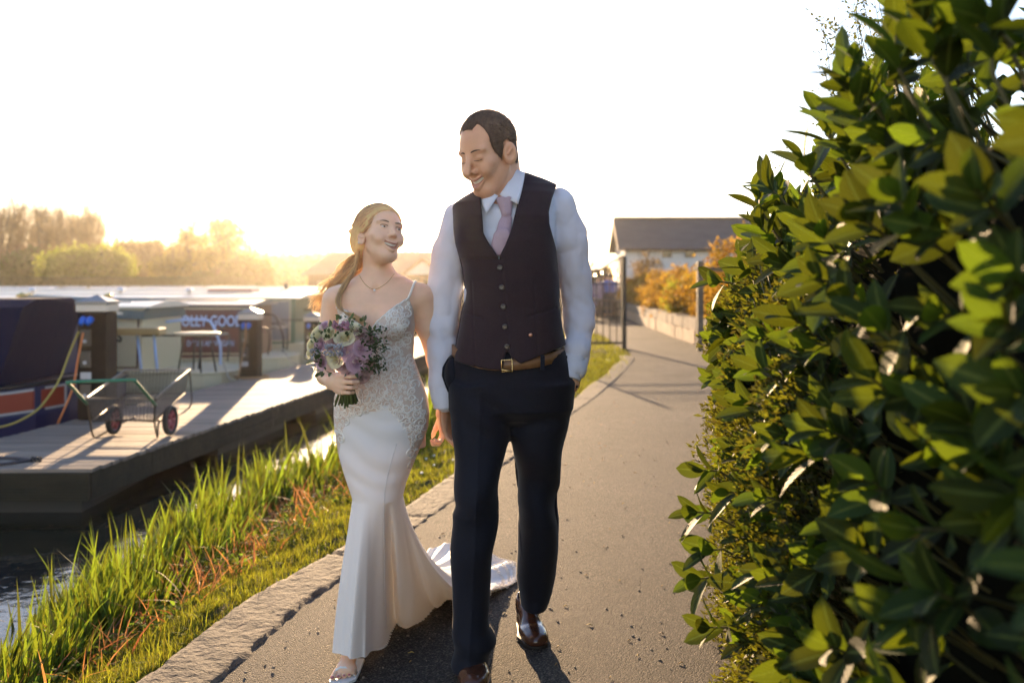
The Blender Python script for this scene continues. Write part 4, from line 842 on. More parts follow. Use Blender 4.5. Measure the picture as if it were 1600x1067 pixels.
def cap(a, b, ra, rb=None, fl=None):
    """tapered capsule; fl=(axis vector, factor) flattens it along an axis"""
    rb = ra if rb is None else rb; a = np.array(a, float); b = np.array(b, float); ba = b-a; L2 = max(ba@ba, 1e-9); r = max(ra, rb)
    if fl is not None: n = np.array(fl[0], float); n /= np.linalg.norm(n); f = fl[1]
    def fn(x, y, z):
        px, py, pz = x-a[0], y-a[1], z-a[2]; t = np.clip((px*ba[0]+py*ba[1]+pz*ba[2])/L2, 0, 1); qx, qy, qz = px-t*ba[0], py-t*ba[1], pz-t*ba[2]
        if fl is not None:
            g = qx*n[0]+qy*n[1]+qz*n[2]; g2 = g*(1/f-1); qx, qy, qz = qx+g2*n[0], qy+g2*n[1], qz+g2*n[2]
        return np.sqrt(qx*qx+qy*qy+qz*qz)-(ra+(rb-ra)*t)
    return fn, np.minimum(a, b)-r, np.maximum(a, b)+r
def ell(c, r, rot=None):
    c = np.array(c, float); r = np.array(r, float); Rm = None if rot is None else np.array(rot)
    def fn(x, y, z):
        X, Y, Z = x-c[0], y-c[1], z-c[2]
        if Rm is not None: X, Y, Z = (Rm[0, k]*X+Rm[1, k]*Y+Rm[2, k]*Z for k in range(3)) if False else (X*Rm[0, 0]+Y*Rm[1, 0]+Z*Rm[2, 0], X*Rm[0, 1]+Y*Rm[1, 1]+Z*Rm[2, 1], X*Rm[0, 2]+Y*Rm[1, 2]+Z*Rm[2, 2])
        k0 = np.sqrt((X/r[0])**2+(Y/r[1])**2+(Z/r[2])**2); k1 = np.sqrt((X/r[0]**2)**2+(Y/r[1]**2)**2+(Z/r[2]**2)**2)+1e-9
        return k0*(k0-1)/k1
    m = r.max() if rot is not None else r
    return fn, c-m, c+m
def chain(F_, pts, rs, k=.01, fl=None):
    for i in range(len(pts)-1): F_.add(cap(pts[i], pts[i+1], rs[i], rs[i+1], fl), k)
def rotm(rx=0, ry=0, rz=0): return np.array((Matrix.Rotation(R(rz), 3, 'Z')@Matrix.Rotation(R(rx), 3, 'X')@Matrix.Rotation(R(ry), 3, 'Y')))
def inframe(prim, Rm, c, sc):
    """a prim given in a local frame (rotation Rm, centre c, per-axis scale sc)"""
    fn, lo, hi = prim; c = np.array(c, float); sc = np.array(sc, float)
    cs = np.array([[(lo, hi)[i][0], (lo, hi)[j][1], (lo, hi)[k][2]] for i in (0, 1) for j in (0, 1) for k in (0, 1)])*sc@Rm.T+c; s0 = float(sc.min())
    def g(x, y, z):
        X, Y, Z = x-c[0], y-c[1], z-c[2]
        return fn((X*Rm[0, 0]+Y*Rm[1, 0]+Z*Rm[2, 0])/sc[0], (X*Rm[0, 1]+Y*Rm[1, 1]+Z*Rm[2, 1])/sc[1], (X*Rm[0, 2]+Y*Rm[1, 2]+Z*Rm[2, 2])/sc[2])*s0
    return g, cs.min(0), cs.max(0)
def loft(rows, n=2.3):
    """rows: (z, xl, xr, yfront, yback) from bottom to top"""
    A = np.array(sorted(rows), float); Z = A[:, 0]
    def fn(x, y, z):
        xl, xr, yf, yb = (np.interp(z.ravel(), Z, A[:, k])[None, None, :] for k in (1, 2, 3, 4))
        a, b = (xr-xl)/2, (yb-yf)/2; u = np.abs(x-(xl+xr)/2)/a; v = np.abs(y-(yf+yb)/2)/b
        q = (u**n+v**n)**(1/n); d = (q-1)*np.minimum(a, b)
        return np.maximum(d, np.maximum(Z[0]-z, z-Z[-1]))
    return fn, np.array([A[:, 1].min(), A[:, 3].min(), Z[0]]), np.array([A[:, 2].max(), A[:, 4].max(), Z[-1]])
def poly2d(P2):
    """signed distance in the x-z plane to a closed polygon"""
    P2 = np.array(P2, float)
    def fn(x, y, z):
        X, Z = np.broadcast_arrays(x[:, :1, :], z[:, :1, :]); d = np.full(X.shape, 1e9); ins = np.zeros(X.shape, bool)
        for i in range(len(P2)):
            a, b = P2[i], P2[(i+1) % len(P2)]; e = b-a; wx, wz = X-a[0], Z-a[1]; t = np.clip((wx*e[0]+wz*e[1])/max(e@e, 1e-12), 0, 1)
            d = np.minimum(d, (wx-e[0]*t)**2+(wz-e[1]*t)**2); c = (a[1] > Z) != (b[1] > Z); xi = a[0]+(Z-a[1])*e[0]/(e[1] if abs(e[1]) > 1e-9 else 1e-9); ins ^= c & (X < xi)
        return np.where(ins, -1, 1)*np.sqrt(d)
    return fn
# ---- head
def head_prims(fem=False, smile=.5, jaw=0.):
    """list of (op, prim, k) in head-local metres: x to the head's left, -y to the face, z up"""
    L = []; a = lambda p, k=.012: L.append(('a', p, k)); s_ = lambda p, k=.006: L.append(('s', p, k)); fm = fem; nf = .8 if fem else 1.; lf_ = 1. if fem else .78
    a(ell((0, .014, .034), (.076, .096, .084)), .01); a(ell((0, -.034, .0), (.064, .060, .088)), .02)
    a(ell((0, -.030, -.066-jaw*.5), (.041 if fm else .049, .056, .046)), .025); a(ell((0, -.066, (-.095 if fm else -.100)-jaw), (.021 if fm else .029, .022, .018)), .022)
    ex, er, ez = (.074, (.006, .015, .024), -.024) if fem else (.082, (.010, .023, .034), -.014)
    for s in (-1, 1):
        a(cap((s*(.042 if fm else .047), .004, -.044), (s*(.016 if fm else .022), -.066, (-.091 if fm else -.096)-jaw), .014 if fm else .018, .013), .02)
        a(ell((s*.043, -.060, -.022), (.024, .022, .018)), .016); a(ell((s*.036, -.073, -.040), (.021, .020, .018)), .016)
        a(ell((s*(.032 if fm else .030), -.078 if fm else -.074, .022), (.025, .010, .007 if fm else .008)), .012)
        s_(ell((s*.031, -.101, .001), (.019, .017, .012)), .010)
        a(ell((s*.0305, -.0745, .0), (.0165, .0145, .0125)), .004)                          # lids over the eyeball
        s_(ell((s*.078, -.030, .025), (.014, .03, .03)), .02)                                 # temples
        # ear
        a(inframe(ell((0, 0, 0), er), rotm(-12, 0, -s*30), (s*ex, .004, ez), (1, 1, 1)), .006); s_(inframe(ell((0, 0, 0), (.0075, er[1]*.62, er[2]*.62)), rotm(-12, 0, -s*30), (s*(ex+.0085), -.003, ez+.003), (1, 1, 1)), .004)
        a(inframe(cap((0, -.004, -.002), (0, .006, .012), .0035), rotm(-12, 0, -s*30), (s*(ex+.0055), -.003, ez+.002), (1, 1, 1)), .003)
        a(ell((s*.0125*nf, -.097, -.031 if fm else -.036), (.009*nf, .012, .0085*nf)), .006); fm or s_(ell((s*.0072*nf, -.106, -.044), (.0034*nf, .005, .0028*nf)), .003)
        s_(cap((s*.021, -.100, -.036), (s*.037, -.087, -.062), .0028, .0022), .008)
    a(cap((0, -.086, .012), (0, -.108 if fm else -.123, -.028 if fm else -.033), .0075*nf, .0088 if fm else .0115), .010)
    # open smile: lips round a mouth slot
    zc = -.068; W = .028 if fem else .030; up = .009*smile*2
    mc = lambda t, dz=0, dy=0: (W*t, -.0985+.0215*abs(t)**2.0+dy, zc+up*t*t+dz)
    for i in range(8):
        t0, t1 = -1+i/4, -1+(i+1)/4; th = lambda t: .0042+.0035*(1-t*t)
        a(cap(mc(t0, .0065*(1-.6*abs(t0))+.001), mc(t1, .0065*(1-.6*abs(t1))+.001), .0036+.0014*(1-t0*t0), .0036+.0014*(1-t1*t1)), .005)
        a(cap(mc(t0, -(.0095+jaw)*(1-.75*t0*t0)-.001, .002), mc(t1, -(.0095+jaw)*(1-.75*t1*t1)-.001, .002), .0038*lf_+.0022*lf_*(1-t0*t0), .0038*lf_+.0022*lf_*(1-t1*t1)), .005)
    op = .0068 if fm else .0068
    for i in range(8):
        t0, t1 = (-1+i/4)*.93, (-1+(i+1)/4)*.93
        s_(cap(mc(t0, -.0015, -.008), mc(t1, -.0015, -.008), op*(1-.62*t0*t0), op*(1-.62*t1*t1)), .0015); s_(cap(mc(t0, -.0015, .004), mc(t1, -.0015, .004), op*(1-.62*t0*t0), op*(1-.62*t1*t1)), .0015)
        if jaw: s_(cap(mc(t0*.85, -.0015-jaw*.8*(1-t0*t0), .001), mc(t1*.85, -.0015-jaw*.8*(1-t1*t1), .001), op*(1-.5*t0*t0), op*(1-.5*t1*t1)), .0015)
    return L, mc
def add_head(F_, Rm, c, sc, fem=False, smile=.5, jaw=0.):
    L, mc = head_prims(fem, smile, jaw)
    for op, p, k in L: (F_.add if op == 'a' else F_.sub)(inframe(p, Rm, c, sc), k*float(min(sc)))
    return mc
def tolocal(V, Rm, c, sc): return ((V-np.array(c))@Rm)/np.array(sc)
def toworld(V, Rm, c, sc): return (np.array(V)*np.array(sc))@Rm.T+np.array(c)
# ---- hand: a palm and five bent fingers, grown in a local frame: x across the palm (thumb side +), y out of the back of the hand, -z to the fingertips
def add_hand(F_, Rm, c, sc, curls, spread=.0, thumb=(.5, .3), mirror=1, length=1.):
    pr = []; mx = mirror
    pr.append((inframe(ell((0, 0, 0), (1, 1, 1)), np.eye(3), (0, 0, -.045), (.040, .0145, .050)), .01))
    pr.append((cap((0, 0, .02), (0, 0, -.03), .024, .026, ((0, 1, 0), .62)), .012))
    for i, (bx_, ln) in enumerate(((.030, .072), (.0105, .080), (-.0100, .075), (-.0290, .058))):
        p = np.array([mx*bx_, 0, -.084+.004*abs(i-1)]); ang = math.radians(curls[i][0]); sp = (1.5-i)*spread; r = (.0086, .0088, .0084, .0076)[i]
        pr.append((cap((mx*bx_*.8, 0, -.045), p, .0115, r+.0008), .006)); segs = [.47, .30, .23]
        for j in range(3):
            d = np.array([mx*math.sin(sp)*math.cos(ang), -math.sin(ang), -math.cos(ang)]); q = p+d*ln*segs[j]*length; pr.append((cap(p, q, r*(1-.08*j), r*(.93-.08*j)), .0025)); p = q; ang += math.radians(curls[i][min(2, j+1)])
    p = np.array([mx*.026, -.004, -.018]); a, b = thumb
    for ln, r0, r1, da in ((.042, .0145, .0105, 0), (.033, .0105, .0092, .25), (.025, .0092, .0075, .3)):
        d = np.array([mx*math.sin(a)*math.cos(b), -math.sin(b), -math.cos(a)*math.cos(b)]); q = p+d*ln; pr.append((cap(p, q, r0, r1), .006)); p = q; b += da
    for p_, k in pr: F_.add(inframe(p_, Rm, c, (sc,)*3), k*sc)
def n3(x, y, z, f, s=0.): return (np.sin(f*x+1.7*np.sin(f*.63*z+s)+s)*np.sin(f*.9*y+1.3*np.sin(f*.7*x+2*s))+np.sin(f*1.1*z+1.9*np.sin(f*.57*y+.6*s)+.8*np.sin(f*x*.8)+s*1.3))*.5
def skinmat(nm, c, blush): 
    m = M(nm, c, .48, var=.07, vs=14, bump=.12, bs=350, bd=.002, spec=.4); p = m.node_tree.nodes['Principled BSDF']
    p.inputs['Subsurface Weight'].default_value = .35; p.inputs['Subsurface Radius'].default_value = (.012, .004, .002); p.inputs['Subsurface Scale'].default_value = .6; return m
def X_(px, Y=3.4): return (px-CX)*Y/F
def Z_(py, Y=3.4): return H+(HY-py)*Y/F
def rows_px(L, dy=.0, grow=0, Y=3.4):
    """(py, pxl, pxr, yfront, yback) -> loft rows"""
    return [(Z_(r[0], Y), X_(r[1], Y)-grow, X_(r[2], Y)+grow, r[3]-grow, r[4]+grow) for r in L]
def merge(*MQ):
    Vs, Qs, Mi, o = [], [], [], 0
    for V, Q, mi in MQ: Vs.append(V); Qs.append(Q+o); Mi.append(np.full(len(Q), mi) if np.isscalar(mi) else mi); o += len(V)
    return np.concatenate(Vs), np.concatenate(Qs), np.concatenate(Mi)
# ---------------------------------------------------------------- the groom
m_skin = skinmat('tanned skin', (.66, .35, .21), .1); m_lip = M('lip', (.54, .25, .17), .5); m_mouth = M('mouth interior', (.08, .02, .02), .6)
m_teeth = M('teeth', (.75, .70, .60), .3); m_hair = M('short dark hair', (.11, .066, .042), .75, var=.35, vs=60, bump=1, bs=260, bd=.004, stretch=(1, 1, .35)); m_eye = M('eye white', (.7, .68, .64), .15); m_iris = M('iris', (.05, .035, .02), .1)
m_vest = M('dark brown wool waistcoat', (.034, .021, .025), .85, var=.12, vs=300, sheen=.15, bump=.25, bs=500, bd=.0015, spec=.2); m_vline = M('waistcoat lining', (.02, .014, .018), .5)
m_trou = M('navy trouser wool', (.010, .011, .018), .8, var=.12, vs=300, sheen=.1, bump=.25, bs=90, bd=.002, spec=.2)
m_shirt = M('white shirt cotton', (.74, .75, .83), .75, bump=.35, bs=28, bd=.006, transl=.16, tcol=(.8, .72, .66), spec=.2); m_tie = M('lilac tie silk', (.42, .29, .33), .5, var=.06, vs=200, bump=.2, bs=250, bd=.001, sheen=.3)
m_belt = M('tan leather belt', (.22, .11, .045), .45, var=.2, vs=30, bump=.3, bs=120, bd=.001); m_gold = M('gold buckle', (.75, .5, .2), .25, metal=1); m_shoe = M('brown polished leather', (.085, .032, .018), .22, coat=.5, var=.25, vs=14)
m_sole = M('dark sole', (.02, .015, .012), .6); m_lace = M('lace', (.02, .014, .012), .7); m_btn = M('horn button', (.03, .022, .02), .3, coat=.3); m_copper = M('copper badge', (.7, .35, .22), .3, metal=.8)
gro = thing('person', (X_(790), 3.42, 0), 'tall man in a dark waistcoat, white shirt and lilac tie looking down and smiling', 'person')
hR = rotm(20, 4, -42); hR = np.array(Matrix.Rotation(R(-42), 3, 'Z')@Matrix.Rotation(R(20), 3, 'X')@Matrix.Rotation(R(-3), 3, 'Y'))
hC = (X_(763, 3.34), 3.34, Z_(239, 3.34)); hS = (1.10, 1.03, 1.13)
Fh = Field((X_(690), 3.12, Z_(350)), (X_(840), 3.58, Z_(165)), .0023)
nb = (X_(792), 3.44, Z_(330)); Fh.add(cap((X_(777), 3.385, Z_(262)), nb, .060, .064), .02); Fh.add(cap((X_(783), 3.405, Z_(248)), nb, .060, .066), .02); Fh.add(cap(nb, (X_(792), 3.45, Z_(360)), .066, .09), .02)
Fh.add(cap((X_(786), 3.36, Z_(285)), (X_(783), 3.36, Z_(325)), .04, .05), .02)
gmc = add_head(Fh, hR, hC, hS, False, .85, .004)
Fh.add(cap((X_(752, 3.3), 3.31, Z_(300)), (X_(778), 3.36, Z_(312)), .012, .024), .03)
Vh, Qh = Fh.mesh(1)
cl = tolocal(Vh[Qh].mean(1), hR, hC, hS); mi = np.zeros(len(Qh), int)
dz = cl[:, 2]-(-.068+.0135*(cl[:, 0]/.027)**2); lipm = (np.abs(cl[:, 0]) < .0275) & (cl[:, 1] < -.074) & (dz < .0105*(1-.55*(cl[:, 0]/.0275)**2)) & (dz > -.0165*(1-.7*(cl[:, 0]/.0275)**2)); mi[lipm] = 1
# rest of the body, hidden under the clothes but one surface from neck to ankles
SHL, SHR = (X_(724), 3.46, Z_(342)), (X_(864), 3.48, Z_(322)); ELR, ELL = (X_(691), 3.485, Z_(500)), (X_(907), 3.53, Z_(470)); WRR, WRL = (X_(690), 3.43, Z_(630)), (X_(893), 3.42, Z_(590))
Fb = Field((X_(655), 3.05, .02), (X_(940), 3.75, Z_(270)), .0075)
Fb.add(loft(rows_px([(560, 715, 880, 3.34, 3.53), (480, 735, 868, 3.34, 3.54), (400, 735, 862, 3.31, 3.56), (330, 735, 860, 3.34, 3.56), (305, 760, 835, 3.38, 3.52)])), .02)
Fb.add(cap(nb, (X_(792), 3.46, Z_(380)), .055, .07), .03)
for ch, rr in (((SHL, ELR, WRR), (.036, .03, .022)), ((SHR, ELL, WRL), (.036, .03, .022))): chain(Fb, ch, rr, .02)
HPn, HPf = (X_(745), 3.40, Z_(610)), (X_(848), 3.44, Z_(610)); KNn, KNf = (X_(745), 3.30, Z_(800)), (X_(840), 3.52, Z_(780)); ANn, ANf = (X_(740, 3.3), 3.34, .10), (X_(833, 3.66), 3.74, .09)
chain(Fb, (HPn, KNn, ANn), (.078, .052, .036), .02); chain(Fb, (HPf, KNf, ANf), (.078, .052, .036), .02)
Vb, Qb = Fb.mesh(1)
# his right hand, hanging and holding hers; his left hand is in the pocket
Fg = Field((X_(675), 3.28, Z_(715)), (X_(730), 3.56, Z_(625)), .0025)
wR_ = np.array((X_(692), 3.475, Z_(634))); gR = np.array(Matrix.Rotation(R(12), 3, 'Y')@Matrix.Rotation(R(-60), 3, 'Z')@Matrix.Rotation(R(8), 3, 'X'))
gR = np.array(Matrix.Rotation(R(-8), 3, 'Y')@Matrix.Rotation(R(70), 3, 'Z'))
Fg.add(cap(wR_+[0, 0, .05], wR_, .029, .026), .01); add_hand(Fg, gR, wR_-np.array([0, 0, .012]), 1.02, [(8, 22, 20), (10, 25, 20), (12, 28, 20), (14, 30, 20)], .03, (.55, .5))
Vg, Qg = Fg.mesh(1)
Fp = Field((X_(880), 3.30, Z_(640)), (X_(915), 3.56, Z_(585)), .004); Fp.add(cap(WRL, (X_(893), 3.42, Z_(600)), .026, .028), .01).add(cap((X_(893), 3.42, Z_(600)), (X_(868), 3.42, Z_(628)), .028, .03), .01); Vp, Qp = Fp.mesh(1)
V, Q, Mi = merge((Vh, Qh, mi), (Vb, Qb, 0), (Vg, Qg, 0), (Vp, Qp, 0)); npobj('body', V, Q, [m_skin, m_lip], gro, True, Mi)
# teeth, brows, eyes, hair
def teeth(mc, Rm, c, sc, parent, z0=.0045, z1=-.004, W=.8, y=.0045):
    V = []; Fq = []; n = 12
    for k in range(n+1):
        t = (-1+2*k/n)*W; p = np.array(mc(t)); 
        for zz, yy in ((z0, y), ((z0+z1)/2, y-.0012), (z1*(1-.55*t*t), y+.0003)): V.append(p+np.array([0, yy, zz]))
    tv, tf = [], []
    for k in range(n):
        g = .06; a = [V[k*3+j]*(1-g)+V[k*3+3+j]*g for j in range(3)]; b = [V[k*3+j]*g+V[k*3+3+j]*(1-g) for j in range(3)]; o = len(tv); back = np.array([0, .004, 0])
        tv += a+b+[q+back for q in a+b]; tf += [(o, o+1, o+4, o+3), (o+1, o+2, o+5, o+4), (o+2, o+8, o+11, o+5), (o, o+3, o+9, o+6), (o, o+6, o+7, o+1), (o+1, o+7, o+8, o+2), (o+3, o+4, o+10, o+9), (o+4, o+5, o+11, o+10)]
    npobj('teeth', toworld(tv, Rm, c, sc), tf, m_teeth, parent, False)
teeth(gmc, hR, hC, hS, gro)
def brow(Rm, c, sc, s, m, parent, Lv, z=.020, th=.0026, xe=.033):
    t = MB(); pts = []; rs = []
    for k in range(9):
        u = k/8; x = s*(.013+xe*u); zz = z+.006*math.sin(u*2.2)-.004*u; pts.append(toworld([(x, surf_y(Lv, x, zz)+.0012, zz)], Rm, c, sc)[0]); rs.append(th*(.75+.5*math.sin(min(1, u*1.4)*2.4))*(1-.7*u*u))
    t.tube(pts, rs, 6); t.build('eyebrow', m, parent, True)
gLv = tolocal(Vh, hR, hC, hS)
m_gbrow = M('brown brow', (.11, .065, .04), .8)
brow(hR, hC, hS, 1, m_gbrow, gro, gLv); brow(hR, hC, hS, -1, m_gbrow, gro, gLv, xe=.020)
def lashline(Rm, c, sc, s, m, parent, Lv, z=-.004, r=.0012, cv=-.003):
    t = MB(); t.tube([toworld([(s*(.0305+.0145*math.cos(a)), surf_y(Lv, s*(.0305+.0145*math.cos(a)), z+cv*math.sin(a))-.0002, z+cv*math.sin(a))], Rm, c, sc)[0] for a in np.linspace(.25, 2.89, 10)], r, 5); t.build('eyelashes', m, parent, True)
for s in (-1, 1): lashline(hR, hC, hS, s, m_hair, gro, gLv)
# short hair cap following the skull
Fc = Field((X_(700), 3.16, Z_(275)), (X_(830), 3.56, Z_(165)), .0026)
for p in (ell((0, .016, .037), (.0815, .1, .087)), ell((0, -.030, .012), (.069, .060, .085)), ell((0, .05, -.02), (.060, .050, .056))): Fc.add(inframe(p, hR, hC, hS), .015)
def hairline(x, y, z):
    X, Y, Z = x-hC[0], y-hC[1], z-hC[2]; u = (X*hR[0, 0]+Y*hR[1, 0]+Z*hR[2, 0])/hS[0]; v = (X*hR[0, 1]+Y*hR[1, 1]+Z*hR[2, 1])/hS[1]; w_ = (X*hR[0, 2]+Y*hR[1, 2]+Z*hR[2, 2])/hS[2]
    front = .082-.012*np.clip(1-np.abs(np.abs(u)-.0)/.03, 0, 1)+.020*np.exp(-((np.abs(u)-.04)/.016)**2)-.0*v          # receding at the temples
    side = np.interp(v.ravel(), [-.1, -.068, -.054, -.038, -.018, -.004, .02, .04, .06, .12], [.10, .088, .045, .0, -.028, .028, .028, -.01, -.05, -.058]).reshape(v.shape)
    lim = np.where(np.abs(u) < .052, np.where(v < -.03, front, np.where(v < .02, -.2, side)), side)
    lim = np.where((v < -.045), np.maximum(front, side), side); lim = np.where((v > .02) , side, lim)
    return (lim-w_)*.8+.0012*np.sin(u*900+v*500)
Fc.clip(hairline, .002); V, Q = Fc.mesh(1); gh = npobj('hair', V, Q, m_hair, gro)
def fuzz(V, Q, n, Rm, c, sc, L, wd, m, parent, flow, name, lift=.45, seedv=2):
    r = np.random.default_rng(seedv); i = r.integers(0, len(Q), n); a, b, d = V[Q[i, 0]], V[Q[i, 1]], V[Q[i, 3]]; nrm = np.cross(b-a, d-a); nrm /= np.linalg.norm(nrm, axis=1)[:, None]+1e-12; out = ((a-np.array(c))*nrm).sum(1) > 0; nrm[~out] *= -1
    p = a+(b-a)*r.random((n, 1))+(d-a)*r.random((n, 1)); lc = tolocal(p, Rm, c, sc); ok = r.random(n) < 2; f = (flow(lc)*np.array(sc))@Rm.T; f -= nrm*(f*nrm).sum(1)[:, None]; f /= np.linalg.norm(f, axis=1)[:, None]+1e-9
    d_ = f+nrm*lift+r.normal(0, .16, (n, 3)); d_ /= np.linalg.norm(d_, axis=1)[:, None]; l_ = (L*r.uniform(.5, 1.2, n))[:, None]; s_ = np.cross(d_, nrm); s_ /= np.linalg.norm(s_, axis=1)[:, None]+1e-9
    Vv = np.stack([p-s_*wd/2-nrm*.001, p+s_*wd/2-nrm*.001, p+d_*l_*.6+s_*wd*.3, p+d_*l_+nrm*-.001, p+d_*l_*.6-s_*wd*.3], 1).reshape(-1, 3); o = np.arange(n)[:, None]*5
    return npobj(name, Vv, [tuple(x) for x in (o+np.array([[0, 1, 2, 3, 4]])).tolist()], m, parent, False)
m_hairs = M('short dark hairs', (.13, .078, .048), .6, island=.5)
fuzz(V, Q, 9000, hR, hC, hS, .010, .0009, m_hairs, gh, lambda q: np.stack([q[:, 0]*2, np.where(q[:, 2] > .07, -.5, .35)*np.ones(len(q)), np.where(q[:, 2] > .085, -.1, -1.)], 1), 'hair_strands')
# shirt: torso, sleeves, cuffs
crease = lambda x, y, z: .0032*(1-2.2*np.abs(n3(x+z*.7, y, z*.9-x*.6, 30, 3.)))+.0030*n3(z*.7+x*.5, y, x*1.1-z*.35, 38, 1.)+.0012*n3(z*.8-x*.6, y, x*1.2+z*.5, 90, 2.)
Fs = Field((X_(660), 3.2, Z_(650)), (X_(940), 3.72, Z_(275)), .004)
T = rows_px([(575, 706, 886, 3.30, 3.555), (540, 716, 878, 3.30, 3.56), (480, 726, 872, 3.30, 3.575), (430, 727, 868, 3.285, 3.59), (380, 722, 868, 3.28, 3.60), (330, 716, 872, 3.30, 3.60), (305, 738, 868, 3.33, 3.58), (292, 757, 850, 3.37, 3.55), (283, 775, 825, 3.40, 3.53)])
Fs.add(loft(T), .01)
sR = [((716, 338, 3.46), .055), ((703, 390, 3.47), .064), ((693, 450, 3.475), .062), ((690, 510, 3.475), .056), ((689, 560, 3.46), .052), ((690, 600, 3.44), .044), ((692, 628, 3.43), .039)]
sL = [((874, 318, 3.47), .060), ((889, 370, 3.49), .068), ((900, 430, 3.51), .062), ((907, 480, 3.52), .055), ((907, 515, 3.50), .050), ((901, 548, 3.45), .048), ((898, 575, 3.42), .042)]
for S in (sR, sL): chain(Fs, [(X_(a[0]), a[2], Z_(a[1])) for a, r in S], [r for a, r in S], .012)
def arm_rings(x, y, z):
    return .006*n3(x*1.3, y, z*.9, 33, 4.)*np.exp(-((z-Z_(490))/.1)**2)*np.clip((np.abs(x-X_(795))-.17)/.04, 0, 1)+.0012*np.sin((z+.9*np.abs(x-X_(795)))*60+3.4*np.sin(x*20+z*7)+3.8*np.sin(y*17+z*13))*np.clip((np.abs(x-X_(795))-.17)/.04, 0, 1)*np.exp(-((z-Z_(520))/.17)**2)
Fs.off(arm_rings); Fs.off(crease)
Fs.clip(lambda x, y, z: (z-Z_(300)) - 0*x + np.where(y < 3.40, 0, .1)*-1 if False else np.broadcast_to(z-Z_(262), (1, 1, z.size)))
V, Q = Fs.mesh(1); npobj('shirt', V, Q, m_shirt, gro)
for nm, pts, rr in (('cuff', ((691, 606, 3.435), (693, 640, 3.432)), (.041, .037)), ('cuff', ((897, 560, 3.44), (889, 594, 3.415)), (.046, .040))):
    Fq_ = Field((X_(pts[0][0])-.09, 3.33, Z_(pts[1][1])-.05), (X_(pts[0][0])+.09, 3.53, Z_(pts[0][1])+.05), .003); a, b = [(X_(p[0]), p[2], Z_(p[1])) for p in pts]
    Fq_.add(cap(a, b, rr[0], rr[1], ((0, 1, 0), 1.1)), 0); ax = np.array(b)-np.array(a); L_ = np.linalg.norm(ax); ax /= L_
    Fq_.clip(lambda x, y, z: np.abs((x-a[0])*ax[0]+(y-a[1])*ax[1]+(z-a[2])*ax[2]-L_/2)-L_/2, .003); Fq_.off(lambda x, y, z: .0012*n3(x, y, z, 60))
    V, Q = Fq_.mesh(1); npobj(nm, V, Q, m_shirt, gro)
# collar: two folded points and a stand
cb_ = MB()
def tri_sheet(mb, A, nseg, th, nrm):
    """A: 4 corners (top inner, top outer, bottom outer, bottom inner) bilinear, thickness th along nrm"""
    n = nseg; A = [Vector(p) for p in A]; nv = Vector(nrm).normalized(); g = [[A[0].lerp(A[1], i/n).lerp(A[3].lerp(A[2], i/n), j/n)+nv*(.010*math.sin(math.pi*i/n)) for j in range(n+1)] for i in range(n+1)]
    vs = [g[i][j]+nv*th/2 for i in range(n+1) for j in range(n+1)]+[g[i][j]-nv*th/2 for i in range(n+1) for j in range(n+1)]; m_ = (n+1)**2; fs = []
    for i in range(n):
        for j in range(n): a = i*(n+1)+j; fs += [(a, a+n+1, a+n+2, a+1), (m_+a, m_+a+1, m_+a+n+2, m_+a+n+1)]
    for i in range(n): 
        for a, b in ((i, i+1), ((n+1)*n+i+1, (n+1)*n+i)): fs.append((a, b, m_+b, m_+a))
        for a, b in (((i+1)*(n+1), i*(n+1)), (i*(n+1)+n, (i+1)*(n+1)+n)): fs.append((a, b, m_+b, m_+a))
    mb._add(vs, fs)
yc = 3.30
tri_sheet(cb_, [(X_(781), yc-.005, Z_(309)), (X_(806), 3.375, Z_(266)), (X_(820), 3.35, Z_(272)), (X_(809), yc-.022, Z_(324))], 6, .003, (.3, -1, .1))
tri_sheet(cb_, [(X_(779), yc-.005, Z_(310)), (X_(757), 3.34, Z_(300)), (X_(752), 3.33, Z_(312)), (X_(762), yc-.018, Z_(338))], 6, .003, (-.3, -1, .1)); cb_.build('collar', m_shirt, gro, True)
st = MB(); ring = [(X_(789)+math.cos(a)*.083, 3.425+math.sin(a)*.098, Z_(300)+.045*(math.sin(a)*.75+.1)+.020*math.cos(a)) for a in np.linspace(0, 6.283, 33)[:-1]]
vs = [(x, y, z+.024) for x, y, z in ring]+[(x+(x-X_(789))*.06, y+(y-3.425)*.06, z-.03) for x, y, z in ring]+[(X_(789)+(x-X_(789))*.95, 3.425+(y-3.425)*.95, z+.024) for x, y, z in ring]
st._add(vs, [(k, (k+1) % 32, 32+(k+1) % 32, 32+k) for k in range(32)]+[(64+k, 64+(k+1) % 32, (k+1) % 32, k) for k in range(32)]); st.build('collar_stand', m_shirt, gro, True)
# tie
Ft = Field((X_(755), 3.15, Z_(425)), (X_(825), 3.40, Z_(295)), .0022)
Ft.add(cap((X_(789.5), 3.300, Z_(315)), (X_(791), 3.292, Z_(336)), .030, .018, ((0, 1, 0), .62)), .004); Ft.clip(lambda x, y, z: np.maximum(z-Z_(312), Z_(344)-z)+0*x, .002)
Ft.add(cap((X_(791), 3.290, Z_(345)), (X_(786), 3.270, Z_(372)), .019, .029, ((0, 1, 0), .28)), .003); Ft.add(cap((X_(786), 3.270, Z_(372)), (X_(781), 3.272, Z_(388)), .029, .030, ((0, 1, 0), .28)), .003)
Ft.off(lambda x, y, z: .0012*np.sin((x-X_(789))*260+z*40)); V, Q = Ft.mesh(1); npobj('tie', V, Q, m_tie, gro)
